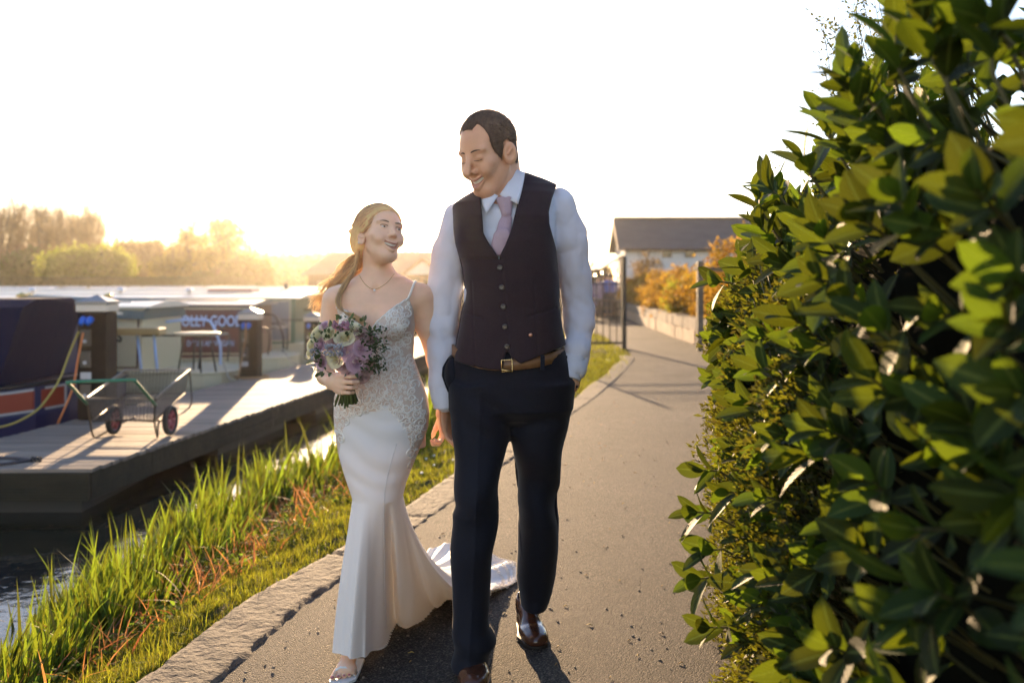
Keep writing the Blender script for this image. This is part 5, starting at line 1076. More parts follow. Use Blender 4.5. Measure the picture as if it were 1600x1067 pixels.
# waistcoat
Fv = Field((X_(695), 3.2, Z_(585)), (X_(900), 3.68, Z_(270)), .0036)
VT = rows_px([(585, 702, 891, 3.262, 3.59), (555, 706, 887, 3.262, 3.59), (520, 714, 882, 3.266, 3.585), (480, 720.5, 876, 3.268, 3.59), (450, 724.5, 875, 3.262, 3.60), (420, 722, 872, 3.255, 3.61), (380, 711, 872, 3.250, 3.62), (340, 706, 875, 3.262, 3.62), (318, 704, 876, 3.285, 3.61), (302, 725, 874, 3.31, 3.60), (288, 752, 866, 3.345, 3.585), (276, 790, 840, 3.39, 3.56), (268, 800, 825, 3.42, 3.54)])
Fv.add(loft(VT, 2.5), .01)
# shoulder straps over the shirt
Fv.add(cap((X_(812), 3.40, Z_(282)), (X_(862), 3.45, Z_(294)), .030, .030, ((0, 1, 0), 2.0)), .02); Fv.add(cap((X_(766), 3.38, Z_(300)), (X_(722), 3.43, Z_(326)), .028, .028, ((0, 1, 0), 2.0)), .02)
vest_poly = [(705, 322), (722, 309), (742, 298), (757, 291), (790, 262), (817, 270), (845, 276), (871, 287), (862, 312), (856.5, 334), (857, 352), (862, 368), (868, 388), (877, 448), (875, 470), (881, 520), (885, 538), (850, 551), (813, 564), (800, 556), (793, 549), (789.5, 560), (787, 575), (760, 573), (709, 563), (714, 520), (719, 490), (724, 470), (727, 457), (721, 425), (712, 385), (706, 345)]
Fv.clip(poly2d([(X_(a), Z_(b)) for a, b in vest_poly]), .006)
vp = poly2d([(X_(a), Z_(b)) for a, b in ((752, 250), (752.5, 310), (755, 340), (756.5, 366), (766, 384), (780.5, 407), (790, 386), (800, 356), (808, 322), (817, 280), (822, 250))])
def vneck(x, y, z):
    return np.maximum(vp(x, y, z), y-3.43)
Fv.sub((vneck, (X_(745), 3.1, Z_(412)), (X_(830), 3.45, Z_(240))), .004)
def vfold(x, y, z):
    cxv = X_(782)+(X_(792)-X_(782))*(Z_(420)-z)/(Z_(420)-Z_(540))
    lap = np.where((x > cxv+.012) & (y < 3.4), .0, -.0035)*np.clip((y < 3.4)*1., 0, 1)*(z < Z_(405))      # front overlap step
    pl = .003*np.exp(-((z-Z_(493)-(x-X_(745))*-.25)/.0035)**2)*((x > X_(724)) & (x < X_(760)) & (y < 3.4)); pr_ = .003*np.exp(-((z-Z_(487)-(x-X_(845))*.28)/.0035)**2)*((x > X_(822)) & (x < X_(868)) & (y < 3.4))
    dart = .002*np.exp(-((x-X_(745)-.02*np.sin(z*3))/.003)**2)*((z < Z_(440)) & (y < 3.4))+.002*np.exp(-((x-X_(840)-.02*np.sin(z*3))/.003)**2)*((z < Z_(440)) & (y < 3.4))
    return -lap+pl+pr_+dart+.0028*n3(x, y, z, 17, 3.)+.0012*n3(x, y, z, 45, 5.)
Fv.off(vfold); V, Q = Fv.mesh(1); wc = npobj('waistcoat', V, Q, m_vest, gro)
def frontY(fld, x, z):
    fx = (x-fld.lo[0])/fld.h; fz = (z-fld.lo[2])/fld.h; i, k = int(fx), int(fz); u, v = fx-i, fz-k
    if i < 0 or k < 0 or i > fld.d.shape[0]-2 or k > fld.d.shape[2]-2: return 3.3
    col = fld.d[i, :, k]*(1-u)*(1-v)+fld.d[i+1, :, k]*u*(1-v)+fld.d[i, :, k+1]*(1-u)*v+fld.d[i+1, :, k+1]*u*v; j = int(np.argmax(col < 0))
    return float(fld.ax[1][j]-fld.h*col[j]/(col[j]-col[j-1])) if col[j] < 0 and j > 0 else 3.3
for k, (a, b) in enumerate(((782, 419.5), (784.5, 449), (787, 478), (789.5, 508), (792.5, 538))):
    x, z = X_(a), Z_(b); y = frontY(Fv, x, z); t = MB(); t.lathe([(.001, 0), (.0085, .0), (.0095, .002), (.0085, .0045), (.005, .0036), (.001, .0036)], (x, y+.001, z), (0, -1, 0), 14); t.build('button', m_btn, wc, True)
x, z = X_(828), Z_(520.5); t = MB(); t.lathe([(.001, 0), (.006, .0), (.007, .002), (.004, .004), (.001, .0045)], (x, frontY(Fv, x, z)+.001, z), (0, -1, 0), 12); t.build('badge', m_copper, wc, True)
# trousers
Ftr = Field((X_(683), 3.0, .03), (X_(912), 3.86, Z_(545)), .0048)
Ftr.add(loft(rows_px([(668, 760, 840, 3.40, 3.50), (655, 722, 876, 3.33, 3.56), (640, 702, 894.5, 3.285, 3.61), (600, 699, 899, 3.28, 3.61), (575, 700, 893, 3.285, 3.60), (553, 708, 886, 3.285, 3.585), (545, 710, 884, 3.29, 3.58)], grow=-.002)), .01)
Ln = [(600, 703, 797, 3.29, 3.58), (640, 702, 797, 3.28, 3.56), (678, 704.5, 797, 3.275, 3.53), (700, 708, 790, 3.265, 3.51), (726, 711, 784, 3.255, 3.49), (760, 713, 782, 3.235, 3.465), (786, 714, 780, 3.225, 3.45), (800, 707, 777, 3.22, 3.445), (830, 705, 774, 3.225, 3.44), (860, 704.5, 771, 3.23, 3.44), (900, 705, 768.5, 3.24, 3.44), (941, 707, 765, 3.245, 3.44), (980, 710, 764, 3.24, 3.44), (1002, 709, 773, 3.225, 3.45), (1030, 706, 766, 3.21, 3.45), (1048, 706, 762, 3.20, 3.44)]
Lf = [(600, 797, 897, 3.30, 3.60), (640, 797, 895, 3.33, 3.60), (669, 797.5, 889, 3.33, 3.60), (708, 802, 880, 3.36, 3.61), (744, 806, 872.5, 3.39, 3.63), (770, 809.5, 870.5, 3.40, 3.65), (790, 811, 871, 3.41, 3.67), (812, 807.5, 874, 3.42, 3.69), (858, 808.5, 872.5, 3.46, 3.73), (898, 807, 868, 3.50, 3.77), (925, 811, 862, 3.52, 3.79), (941, 813, 856, 3.52, 3.80)]
lofN = loft([( (H+(HY-r[0])*(3.4 if r[0] < 820 else 3.33)/F) if False else Z_(r[0], 3.33 if r[0] > 760 else 3.4), X_(r[1], 3.36), X_(r[2], 3.36), r[3], r[4]) for r in Ln], 2.15)
def yfar(py): return np.interp(py, [640, 941], [3.4, 3.66])
lofF = loft([(Z_(r[0], yfar(r[0])), X_(r[1], yfar(r[0])), X_(r[2], yfar(r[0])), r[3], r[4]) for r in Lf], 2.15)
Ftr.add(lofN, .03); Ftr.add(lofF, .03)
def tfold(x, y, z):
    near = x < X_(797)
    cr_ = .004*np.exp(-(np.abs(x-np.interp(z.ravel(), [.1, .5, .9], [X_(737), X_(746), X_(752)]).reshape(1, 1, -1))/.006)**1.)*((y < 3.42) & near & (z < .95))*-1
    f = .0085*np.sin(z*26+5*x+3*np.sin(x*9+y*5))*np.exp(-((z-Z_(770))/.16)**2)*(y < 3.5)+.008*np.sin(z*42+9*x)*np.exp(-((z-Z_(1010, 3.3))/.07)**2)*near
    hip = .007*np.sin(((x-X_(797))*.7+(z-Z_(665))*.9)*58)*np.exp(-((x-X_(770))**2+(z-Z_(640))**2)/.008)
    pk = .008*np.exp(-(((x-X_(703))*.45+(z-Z_(585))*1.-.0)/.004)**2)*0
    return cr_+f+hip+.0025*n3(x, y, z, 20, 7.)
Ftr.off(tfold); V, Q = Ftr.mesh(1); tr_ = npobj('trousers', V, Q, m_trou, gro)
# slanting pocket welts, bulging over the hidden hands
for pts, yy in ((((709, 557), (700, 563), (694, 574), (693, 586), (697, 598), (702, 611)), 3.39), (((884, 556), (888, 570), (893, 584), (899, 598), (901, 606)), 3.40)):
    t = MB(); t.tube([(X_(a), yy, Z_(b)) for a, b in pts], .0055, 8); t.build('pocket_welt', m_trou, tr_, True)
Fk = Field((X_(683), 3.3, Z_(625)), (X_(720), 3.56, Z_(550)), .004); Fk.add(ell((X_(708), 3.425, Z_(584)), (.035, .075, .065)), 0); V, Q = Fk.mesh(1); npobj('pocket_bulge', V, Q, m_trou, tr_)
# belt
bl = MB(); n = 40
def belt_pt(a, dz, g=0): return (X_(794)+math.copysign(abs(math.cos(a))**.87, math.cos(a))*(X_(886)-X_(702))/2*(1+g)*.97, 3.435+math.copysign(abs(math.sin(a))**.87, math.sin(a))*(.159+g*.1), Z_(563)+dz+.010*math.cos(a)+.022*math.cos(a)**2-.006+(.03*math.cos(a)**2 if math.cos(a) < 0 else 0))
vs = []; 
for k in range(n):
    a = 2*math.pi*k/n; vs += [belt_pt(a, -.018), belt_pt(a, .018), belt_pt(a, .018, -.05), belt_pt(a, -.018, -.05)]
bl._add(vs, [(k*4+j, ((k+1) % n)*4+j, ((k+1) % n)*4+(j+1) % 4, k*4+(j+1) % 4) for k in range(n) for j in range(4)]); bl.build('belt', m_belt, gro, True)
yb_ = 3.262; t = MB(); t.tube([(X_(a), yb_, Z_(b)) for a, b in ((784, 558), (800, 557), (801, 575), (785, 575.5))], (.0026), 6, closed=True); t.tube([(X_(784), yb_-.003, Z_(572)), (X_(800), yb_-.003, Z_(575))], .003, 6); t.build('buckle', m_gold, gro, True)
for a in (846, ): t = MB(); t.box((X_(a)-.007, 3.268, Z_(574)), (X_(a)+.007, 3.282, Z_(551)), bev=.002); t.build('belt_loop', m_trou, gro)
# shoes
def shoe(cx_, cy_, yaw, pitch, sc=1., name='shoe'):
    Rm = np.array(Matrix.Rotation(R(yaw), 3, 'Z')@Matrix.Rotation(R(pitch), 3, 'X')); c = (cx_, cy_, .0)
    Fo = Field((cx_-.14, cy_-.26, -.005), (cx_+.14, cy_+.22, .16), .003); fr = lambda p: inframe(p, Rm, c, (sc, sc, sc))
    Fo.add(fr(ell((0, -.075, .034), (.052, .090, .034))), .01); Fo.add(fr(ell((0, -.135, .027), (.044, .045, .026))), .015); Fo.add(fr(ell((0, .055, .038), (.036, .055, .038))), .02)
    Fo.add(fr(cap((0, -.035, .055), (0, .035, .092), .036, .040)), .02); Fo.add(fr(cap((0, .045, .05), (0, .05, .11), .036, .042)), .015)
    Fo.sub(fr(cap((0, .04, .12), (0, .045, .16), .033)), .004)
    Fo.off(lambda x, y, z: .0008*n3(x, y, z, 80, 1.)); V, Q = Fo.mesh(1); V = V[:, :]; so_ = npobj(name, V, Q, m_shoe, gro)
    Fo = Field((cx_-.14, cy_-.26, -.01), (cx_+.14, cy_+.22, .05), .003); Fo.add(fr(cap((0, -.125, .006), (0, -.06, .006), .046, .053, ((0, 0, 1), .8))), .01); Fo.add(fr(cap((0, -.06, .006), (0, .07, .006), .053, .038, ((0, 0, 1), .8))), .02)
    Fo.clip(lambda x, y, z: np.abs(z-.008)-.008+0*x, .001); V, Q = Fo.mesh(1); npobj('sole', V, Q, m_sole, so_)
    t = MB()
    for k in range(5):
        yy = -.062+.019*k; zz = .074+.0075*k*1.15; q = [toworld([(x, yy-.002, zz-abs(x)*.38+.004)], Rm, c, (sc,)*3)[0] for x in (-.021, -.012, 0, .012, .021)]; t.tube(q, .0024, 5)
    t.build('laces', m_lace, so_, True)
shoe(X_(739, 3.25), 3.31, 3, 0); shoe(X_(827, 3.66), 3.715, 10, 0)
# ---------------------------------------------------------------- the bride
m_fskin = skinmat('fair skin', (.82, .52, .35), .1); m_blond = M('blonde hair', (.74, .50, .29), .5, var=.25, vs=40, bump=1, bs=120, bd=.004, stretch=(1, 1, .3), transl=.6, tcol=(1, .88, .62), spec=.5, island=.3)
m_satin = M('ivory crepe', (.86, .85, .84), .55, bump=.12, bs=9, bd=.01, transl=.18, tcol=(.85, .72, .52), sheen=.2, spec=.3); m_nude = M('nude mesh under lace', (.74, .60, .49), .8, bump=.5, bs=180, bd=.003, transl=.15)
m_lace2 = M('ivory lace', (.95, .91, .84), .7, bump=.3, bs=300, bd=.001, transl=.1, tcol=(.8, .66, .5)); m_pearl = M('pearl', (.85, .82, .78), .15, coat=.6); m_sandal = M('white sandal', (.75, .74, .72), .4)
m_nail = M('rose nail', (.5, .16, .16), .2)
bri = thing('person', (X_(580), 3.4, 0), 'woman in a white lace wedding dress looking up laughing and holding a bouquet', 'person')
BY = 3.42; x_ = lambda p: X_(p, BY); z_ = lambda p: Z_(p, BY)
bR = np.array(Matrix.Rotation(R(38), 3, 'Z')@Matrix.Rotation(R(-16), 3, 'X')@Matrix.Rotation(R(9), 3, 'Y'))
bC = (x_(593), 3.42, z_(369)); bS = (.93, .93, .94)
Fd = Field((x_(486), 3.08, z_(705)), (x_(712), 3.66, z_(308)), .0026)
tor = [(700, 528, 664, 3.36, 3.54), (647, 527, 664, 3.345, 3.55), (601, 532, 654, 3.35, 3.54), (557, 541, 642, 3.36, 3.525), (520, 537, 643, 3.35, 3.53), (495, 530, 648, 3.35, 3.535), (475, 524, 654, 3.355, 3.53), (460, 524, 656, 3.37, 3.52), (448, 540, 640, 3.385, 3.51), (438, 562, 622, 3.40, 3.50)]
Fd.add(loft([(z_(r[0]), x_(r[1]), x_(r[2]), r[3], r[4]) for r in tor], 2.2), .02)
Fd.add(ell((x_(561), 3.372, z_(508)), (.055, .048, .050)), .025); Fd.add(ell((x_(616), 3.368, z_(504)), (.055, .048, .050)), .025)
Fd.add(cap((x_(586), 3.44, z_(395)), (x_(592), 3.455, z_(446)), .0475, .052), .03)
Fd.add(cap((x_(590), 3.445, z_(442)), (x_(652), 3.45, z_(461)), .042, .042), .04); Fd.add(cap((x_(590), 3.445, z_(442)), (x_(528), 3.45, z_(466)), .042, .042), .04)
for s, e in ((1, (640, 446)), (-1, (540, 449))): Fd.add(cap((x_(591)+s*.012, 3.395, z_(458)), (x_(e[0]), 3.42, z_(e[1])), .009, .008), .018)     # collar bones
Fd.sub(ell((x_(590), 3.372, z_(452)), (.010, .012, .012)), .015)
for a, b, ra, rb in ((((x_(660)), 3.45, z_(466)), (x_(667), 3.475, z_(512)), .044, .040), ((x_(667), 3.475, z_(512)), (x_(679), 3.52, z_(566)), .040, .034), ((x_(679), 3.52, z_(566)), (x_(692), 3.525, z_(640)), .034, .024),
        ((x_(520), 3.45, z_(470)), (x_(512), 3.455, z_(520)), .042, .038), ((x_(512), 3.455, z_(520)), (x_(508), 3.43, z_(563)), .038, .034), ((x_(508), 3.43, z_(563)), (x_(517), 3.33, z_(583)), .033, .029), ((x_(517), 3.33, z_(583)), (X_(519, 3.27), 3.265, Z_(597, 3.27)), .029, .023)): Fd.add(cap(a, b, ra, rb), .018)
bmc = add_head(Fd, bR, bC, bS, True, 1.0, .006)
# hand round the stems (her right)
hx = np.array([[0, 0, -1], [-.80, -.60, 0], [-.60, .80, 0]]).T
add_hand(Fd, hx, (X_(521, 3.25), 3.245, Z_(598, 3.25)), .88, [(22, 62, 48), (26, 66, 50), (30, 68, 50), (34, 68, 50)], .0, (.35, .5), -1)
# hand in his (her left)
hl = np.array(Matrix.Rotation(R(14), 3, 'Y')@Matrix.Rotation(R(-100), 3, 'Z'))
Vd, Qd = Fd.mesh(1)
Fe = Field((X_(672, 3.5), 3.38, Z_(716, 3.5)), (X_(724, 3.5), 3.62, Z_(632, 3.5)), .0024)
Fe.add(cap((x_(690), 3.525, z_(630)), (X_(690, 3.5), 3.515, Z_(648, 3.5)), .024, .022), .01); add_hand(Fe, np.array(Matrix.Rotation(R(-4), 3, 'Y')@Matrix.Rotation(R(-75), 3, 'Z')), (X_(690, 3.5), 3.515, Z_(650, 3.5)), .86, [(28, 60, 40), (30, 62, 40), (32, 62, 40), (32, 60, 40)], .02, (.4, .4), -1)
Ve, Qe = Fe.mesh(1)
cl = tolocal(Vd[Qd].mean(1), bR, bC, bS); mi = np.zeros(len(Qd), int); dz = cl[:, 2]-(-.068+.018*(cl[:, 0]/.027)**2)
mi[(np.abs(cl[:, 0]) < .0275) & (cl[:, 1] < -.074) & (dz < .0080*(1-.6*(cl[:, 0]/.0275)**2)) & (dz > -.0185*(1-.7*(cl[:, 0]/.0275)**2))] = 1
# leg and foot
Fl = Field((x_(500), 3.10, -.005), (x_(600), 3.50, .32), .0028); fc = (X_(549, 3.36), 3.385, 0.0); fr_ = np.array(Matrix.Rotation(R(-6), 3, 'Z')); fi = lambda p: inframe(p, fr_, fc, (1, 1, 1))
Fl.add(fi(cap((0, .05, .33), (0, .02, .10), .042, .030)), .01); Fl.add(fi(cap((0, .035, .06), (0, .0, .085), .028, .030)), .02); Fl.add(fi(cap((0, -.0, .070), (.0, -.085, .036), .028, .026, ((0, 0, 1), .8))), .02); Fl.add(fi(cap((-.006, -.09, .032), (.014, -.09, .032), .024, .024, ((0, 0, 1), .7))), .015)
Fl.add(fi(cap((0, .06, .045), (0, .055, .075), .026, .026)), .015)
toes = [(-.030, .010), (-.0125, .0082), (.0035, .0078), (.0185, .0074), (.032, .0068)]; toesr = [t_ for t_ in toes]
for k, (tx, tr2) in enumerate(toes[::1]): Fl.add(fi(cap((tx*.9, -.10, .026), (tx, -.133+.009*k+.004*(k > 3), .016), tr2, tr2*.95)), .003)
Vl, Ql = Fl.mesh(1)
V, Q, Mi = merge((Vd, Qd, mi), (Ve, Qe, 0), (Vl, Ql, 0)); npobj('body', V, Q, [m_fskin, m_lip], bri, True, Mi)
teeth(bmc, bR, bC, bS, bri, .0062, -.0015, .84, .0035)
# dark mouth interior behind the teeth
Fm = Field(tuple(np.array(bC)-.12), tuple(np.array(bC)+.12), .003)
Fm.add(inframe(ell((0, -.078, -.072), (.020, .008, .009)), bR, bC, bS), 0); V, Q = Fm.mesh(0); npobj('mouth', V, Q, m_mouth, bri)
bLv = tolocal(Vd, bR, bC, bS); bLv = bLv[(np.abs(bLv[:, 0]) < .07) & (bLv[:, 1] < -.04)]
m_brow = M('fair brow', (.20, .12, .06), .7)
for s in (-1, 1):
    brow(bR, bC, bS, s, m_brow, bri, bLv, .021, .0026); lashline(bR, bC, bS, s, m_hair, bri, bLv, .004, .0011, .006)
    # open eye: white and iris set just proud of the lid surface
    yy = surf_y(bLv, s*.0305, .001)
    t = MB(); c0 = toworld([(s*.0305, yy+.0065, .0005)], bR, bC, bS)[0]; nrm = bR@np.array([0, -1., 0])
    Fy = Field(tuple(c0-.02), tuple(c0+.02), .0012); Fy.add(inframe(ell((s*.0305, yy+.0045, .0015), (.0105, .0050, .0036)), bR, bC, bS), 0); V, Q = Fy.mesh(1); eo = npobj('eye', V, Q, m_eye, bri)
    Fy = Field(tuple(c0-.02), tuple(c0+.02), .001); Fy.add(inframe(ell((s*.0305+.001, yy+.0002, .0020), (.0042, .0022, .0034)), bR, bC, bS), 0); V, Q = Fy.mesh(1); npobj('iris', V, Q, m_iris, eo)
# hair
Fc = Field((x_(530), 3.26, z_(425)), (x_(650), 3.62, z_(305)), .0026)
for p, k in ((ell((0, .020, .040), (.084, .102, .088)), .01), (ell((0, -.030, .018), (.071, .062, .083)), .015), (ell((-.02, .065, -.005), (.062, .058, .062)), .02), (ell((-.058, .03, -.01), (.028, .04, .05)), .02)): Fc.add(inframe(p, bR, bC, bS), k)
def bhair(x, y, z):
    X, Y, Z = x-bC[0], y-bC[1], z-bC[2]; u = (X*bR[0, 0]+Y*bR[1, 0]+Z*bR[2, 0])/.93; v = (X*bR[0, 1]+Y*bR[1, 1]+Z*bR[2, 1])/.93; w_ = (X*bR[0, 2]+Y*bR[1, 2]+Z*bR[2, 2])/.94
    side = np.interp(v.ravel(), [-.12, -.075, -.055, -.035, -.01, .01, .03, .06, .12], [.12, .072, .048, .018, .002, .0, -.03, -.06, -.07]).reshape(v.shape)
    part = .070-.62*np.clip(.028-u, 0, .09)-.5*np.clip(u-.028, 0, .05)                         # side parting swept across the brow
    lim = np.where(v < -.05, np.maximum(np.where(np.abs(u) < .06, part, 0), side), side)
    return (lim-w_)*.8
Fc.clip(bhair, .004)
def strandy(x, y, z):
    X, Y, Z = x-bC[0], y-bC[1], z-bC[2]; u = (X*bR[0, 0]+Y*bR[1, 0]+Z*bR[2, 0]); v = (X*bR[0, 1]+Y*bR[1, 1]+Z*bR[2, 1]); w_ = (X*bR[0, 2]+Y*bR[1, 2]+Z*bR[2, 2])
    return .0018*np.sin((w_*1.0+v*.55)*420+3*np.sin(u*40))+.0012*np.sin((w_+v*.6)*900+u*70)
Fc.off(strandy)
for (px_, py_b, r) in ((549, 361, .014), (552, 372, .013), (557, 383, .014), (563, 393, .013), (553, 351, .012)): Fc.add(ell((x_(px_), 3.45, z_(py_b)), (r*1.2, r*1.3, r*.8)), .004)
V, Q = Fc.mesh(1); hob = npobj('hair', V, Q, m_blond, bri)
hs_ = MB(); rq = random.Random(8); el_c, el_r = np.array([0, .020, .040]), np.array([.084, .102, .088])
for k in range(330):
    u0 = rq.uniform(-.075, .070); w0 = (.070-.62*min(.09, max(0, .028-u0))-.5*max(0, u0-.028)) if abs(u0) < .06 else rq.uniform(.0, .05); s0 = np.array([.028+rq.uniform(-.01, .01), -.05-rq.uniform(-.02, .04)+.0, .115]) if rq.random() < .6 else np.array([u0, -.075, w0+.01]); e0 = np.array([-.05+rq.uniform(-.02, .03), .085+rq.uniform(-.03, .02), -.02+rq.uniform(-.03, .05)])
    m0 = np.array([-.080, -.02+rq.uniform(-.03, .09), .045+rq.uniform(-.05, .05)]) if u0 < .03 else np.array([.06, .03, .10]); pts = []
    for i in range(12):
        t_ = i/11; q = s0*(1-t_)**2+2*m0*t_*(1-t_)*1.15+e0*t_*t_; d_ = (q-el_c)/el_r; d_ /= np.linalg.norm(d_); d_ *= rq.uniform(1.004, 1.012); pts.append(toworld([el_c+d_*el_r], bR, bC, bS)[0])
    hs_.tube(pts, [.0004+.0011*math.sin(math.pi*min(1, (i+1)/12)) for i in range(12)], 4, cap=False)
hs_.build('hair_strands', m_blond, hob, True)
# loose lengths: a falling mass behind the shoulder, a lock over it, and windblown strands
def strand(mb, pts, r, n=4): mb.tube(pts, [r*(1-.6*k/(len(pts)-1)) for k in range(len(pts))], n, cap=False)
sb = MB(); rh = random.Random(5)
for k in range(330):
    j = lambda a: rh.uniform(-a, a); a = Vector((x_(562+j(7)), 3.47+j(.03), z_(388+j(8)))); w1 = rh.random()*2.4
    q = [a, Vector((x_(557+j(9)), 3.50+j(.03), z_(412+j(6)))), Vector((x_(545+j(12)-8*w1), 3.53+j(.03), z_(436+j(8)))), Vector((x_(528+j(14)-14*w1), 3.55+j(.04), z_(455+j(12)))), Vector((x_(514+j(12)-16*w1), 3.56+j(.04), z_(476+j(16))))]
    strand(sb, bez(q, 4), .0016 if k < 150 else .001)
for k in range(340):
    j = lambda a: rh.uniform(-a, a); y0 = rh.uniform(392, 430); a = Vector((x_(552+j(8)), 3.52+j(.03), z_(y0))); L_ = rh.uniform(.3, 1.0); cu = rh.uniform(2, 5); ph = rh.uniform(0, 6); am = rh.uniform(2, 5); ang = rh.uniform(.25, 1.0)
    q = []
    for i in range(9):
        t_ = i/8; dx = -62*L_*t_*(1-.15*t_); dy = 62*L_*t_*t_*ang+22*t_*L_; q.append(Vector((x_(552+dx+am*math.sin(ph+cu*t_*3)*t_), 3.53+.05*t_+.015*math.sin(ph+4*t_), z_(y0+dy+am*math.cos(ph+cu*t_*3)*t_))))
    strand(sb, bez(q, 3), .0015, 3)
for k in range(110):
    j = lambda a: rh.uniform(-a, a); o_ = j(1)
    q = [Vector((x_(560+j(4)), 3.42+j(.02), z_(392+j(4)))), Vector((x_(556+3*o_), 3.40+j(.008), z_(420))), Vector((x_(541+4*o_+j(2)), 3.385+j(.006), z_(446+j(2)))), Vector((x_(533+4*o_+j(1)), 3.36+j(.006), z_(468))), Vector((x_(541+4*o_), 3.335+j(.005), z_(485+2*o_))), Vector((x_(560+j(4)), 3.318+j(.004), z_(492+3*o_))), Vector((x_(575+j(5)), 3.31+j(.004), z_(502+3*o_)))]
    strand(sb, bez(q, 4), .0011)
sb.build('loose_hair', m_blond, hob, True)
# earring and necklace
ep = toworld([(-.079-.010, -.004, -.045)], bR, bC, bS)[0]
t = MB(); t.lathe([(.0005, -.0035), (.0035, -.001), (.0035, .001), (.0005, .0035)], tuple(ep), n=8); t.build('earring', m_pearl, bri, True)
nk = [(x_(a), yy, z_(b)) for a, b, yy in ((562, 430, 3.415), (570, 441, 3.39), (579, 449, 3.375), (588, 452, 3.368), (600, 447, 3.375), (610, 438, 3.39), (616, 428, 3.41))]
bfy = lambda x, z, f=Fd: frontY(f, x, z)
nk2 = [(p[0], bfy(p[0], p[2])-.0015, p[2]) for p in bez(nk, 5)]
t = MB(); t.tube(nk2, .0008, 5); no = t.build('necklace', m_gold, bri, True); t = MB(); px_ = (x_(587.5), bfy(x_(587.5), z_(453))-.003, z_(453.5)); t.lathe([(.0005, -.003), (.0042, -.001), (.0042, .001), (.0005, .003)], px_, (0, -1, .2), 10); t.build('pendant', m_pearl, no, True)
# bodice
Fo = Field((x_(512), 3.22, z_(705)), (x_(682), 3.62, z_(440)), .003)
g_ = .006; Fo.add(loft([(z_(r[0]), x_(r[1]-(3 if r[0] < 600 else 5)), x_(r[2]+(3 if r[0] < 600 else 5)), r[3]-g_, r[4]+g_) for r in tor[:8]], 2.2), .02)
Fo.add(ell((x_(561), 3.370, z_(508)), (.060, .056, .055)), .02); Fo.add(ell((x_(616), 3.366, z_(504)), (.060, .056, .055)), .02)
bp = [(519, 640), (522, 600), (528, 560), (527, 530), (524, 505), (526, 487), (531, 479), (545, 483), (557, 489), (567, 500), (575, 511), (580, 516), (586, 509), (594, 499), (606, 489), (618, 478), (631, 469), (640, 463), (646, 482), (648, 513), (648.5, 557), (655, 580), (661, 601), (666, 625), (668, 640)]
Fo.clip(poly2d([(x_(a), z_(b)) for a, b in bp]), .003); Fo.off(lambda x, y, z: .0012*n3(x, y, z, 50, 2.)); V, Q = Fo.mesh(1); bod = npobj('bodice', V, Q, m_nude, bri)
for q in ([(640, 466, 3.375), (644, 455, 3.385), (647, 445, 3.40), (648, 440, 3.43), (648, 440, 3.46), (646, 446, 3.49)], [(530, 481, 3.375), (532, 466, 3.385), (535, 455, 3.40), (537, 452, 3.43), (537, 453, 3.47)]):
    t = MB(); pts = [Vector((x_(a), yy, z_(b))) for a, b, yy in q]; pts = [Vector((p.x, min(p.y, bfy(p.x, p.z)-.002) if k < 14 and bfy(p.x, p.z) != 3.3 else p.y, p.z)) for k, p in enumerate(bez(pts, 4))]; t.tube(pts, .0042, 6); so2 = t.build('strap', m_lace2, bri, True)
    t = MB(); [t.lathe([(.0005, -.0022), (.0022, 0), (.0005, .0022)], tuple(p+Vector((0, -.004, 0))), n=6) for p in pts[::1]]; t.build('beading', m_pearl, so2, True)
# skirt and train
NT = 144
hemP = [(-180, 527, 1000, .05), (-165, 525, 1016, .07), (-150, 525, 1021, .075), (-122, 548, 1027, .075), (-98, 571, 1028, .065), (-84, 580, 1016, .045), (-70, 602, 1010, .012), (-60, 612, 994, .006), (-52, 618, 978, .02), (-44, 628, 984, .004), (-36, 654, 974, .004), (-25, 690, 938, .004), (-16, 720, 934, .004), (-7, 763, 930, .004), (2, 806, 912, .004), (12, 807, 884, .006), (24, 770, 868, .02), (38, 735, 856, .02), (55, 703, 849, .03), (72, 677, 858, .01), (95, 640, 880, .005), (125, 590, 930, .005), (155, 545, 985, .01), (180, 527, 1000, .05)]
th = np.linspace(-180, 180, NT, endpoint=False); hA = [h_[0] for h_ in hemP]; hp = np.array([G(h_[1], h_[2], h_[3]) for h_ in hemP]); HX = np.interp(th, hA, hp[:, 0]); HYy = np.interp(th, hA, hp[:, 1]); HZ = np.interp(th, hA, hp[:, 2])
ker = np.array([.25, .5, .25]); 
for A_ in (HX, HYy, HZ): A_[:] = (np.roll(A_, 1)+2*A_+np.roll(A_, -1))/4
SR = [(594, 529, 657, 3.348, 3.543), (606, 525.5, 662, 3.335, 3.553), (622, 521, 667, 3.325, 3.565), (647, 520, 670, 3.318, 3.575), (670, 521.5, 667.5, 3.315, 3.575), (690, 525, 661, 3.312, 3.57), (710, 529, 652, 3.31, 3.565), (734, 536, 642, 3.308, 3.56), (755, 544, 634, 3.305, 3.55), (776, 552, 629, 3.302, 3.54)]
SRA = np.array(SR, float); up = np.linspace(594, 776, 60); grid = []
ct, st_ = np.cos(np.radians(th)), np.sin(np.radians(th)); se = lambda v, n=2.25: np.sign(v)*np.abs(v)**(2/n)
def ring(py):
    xl, xr, yf, yb = (np.interp(py, SRA[:, 0], SRA[:, k]) for k in (1, 2, 3, 4)); xl, xr = x_(xl), x_(xr)
    return np.stack([(xl+xr)/2+(xr-xl)/2*se(ct), (yf+yb)/2+(yb-yf)/2*se(st_), np.full(NT, z_(py))], 1)
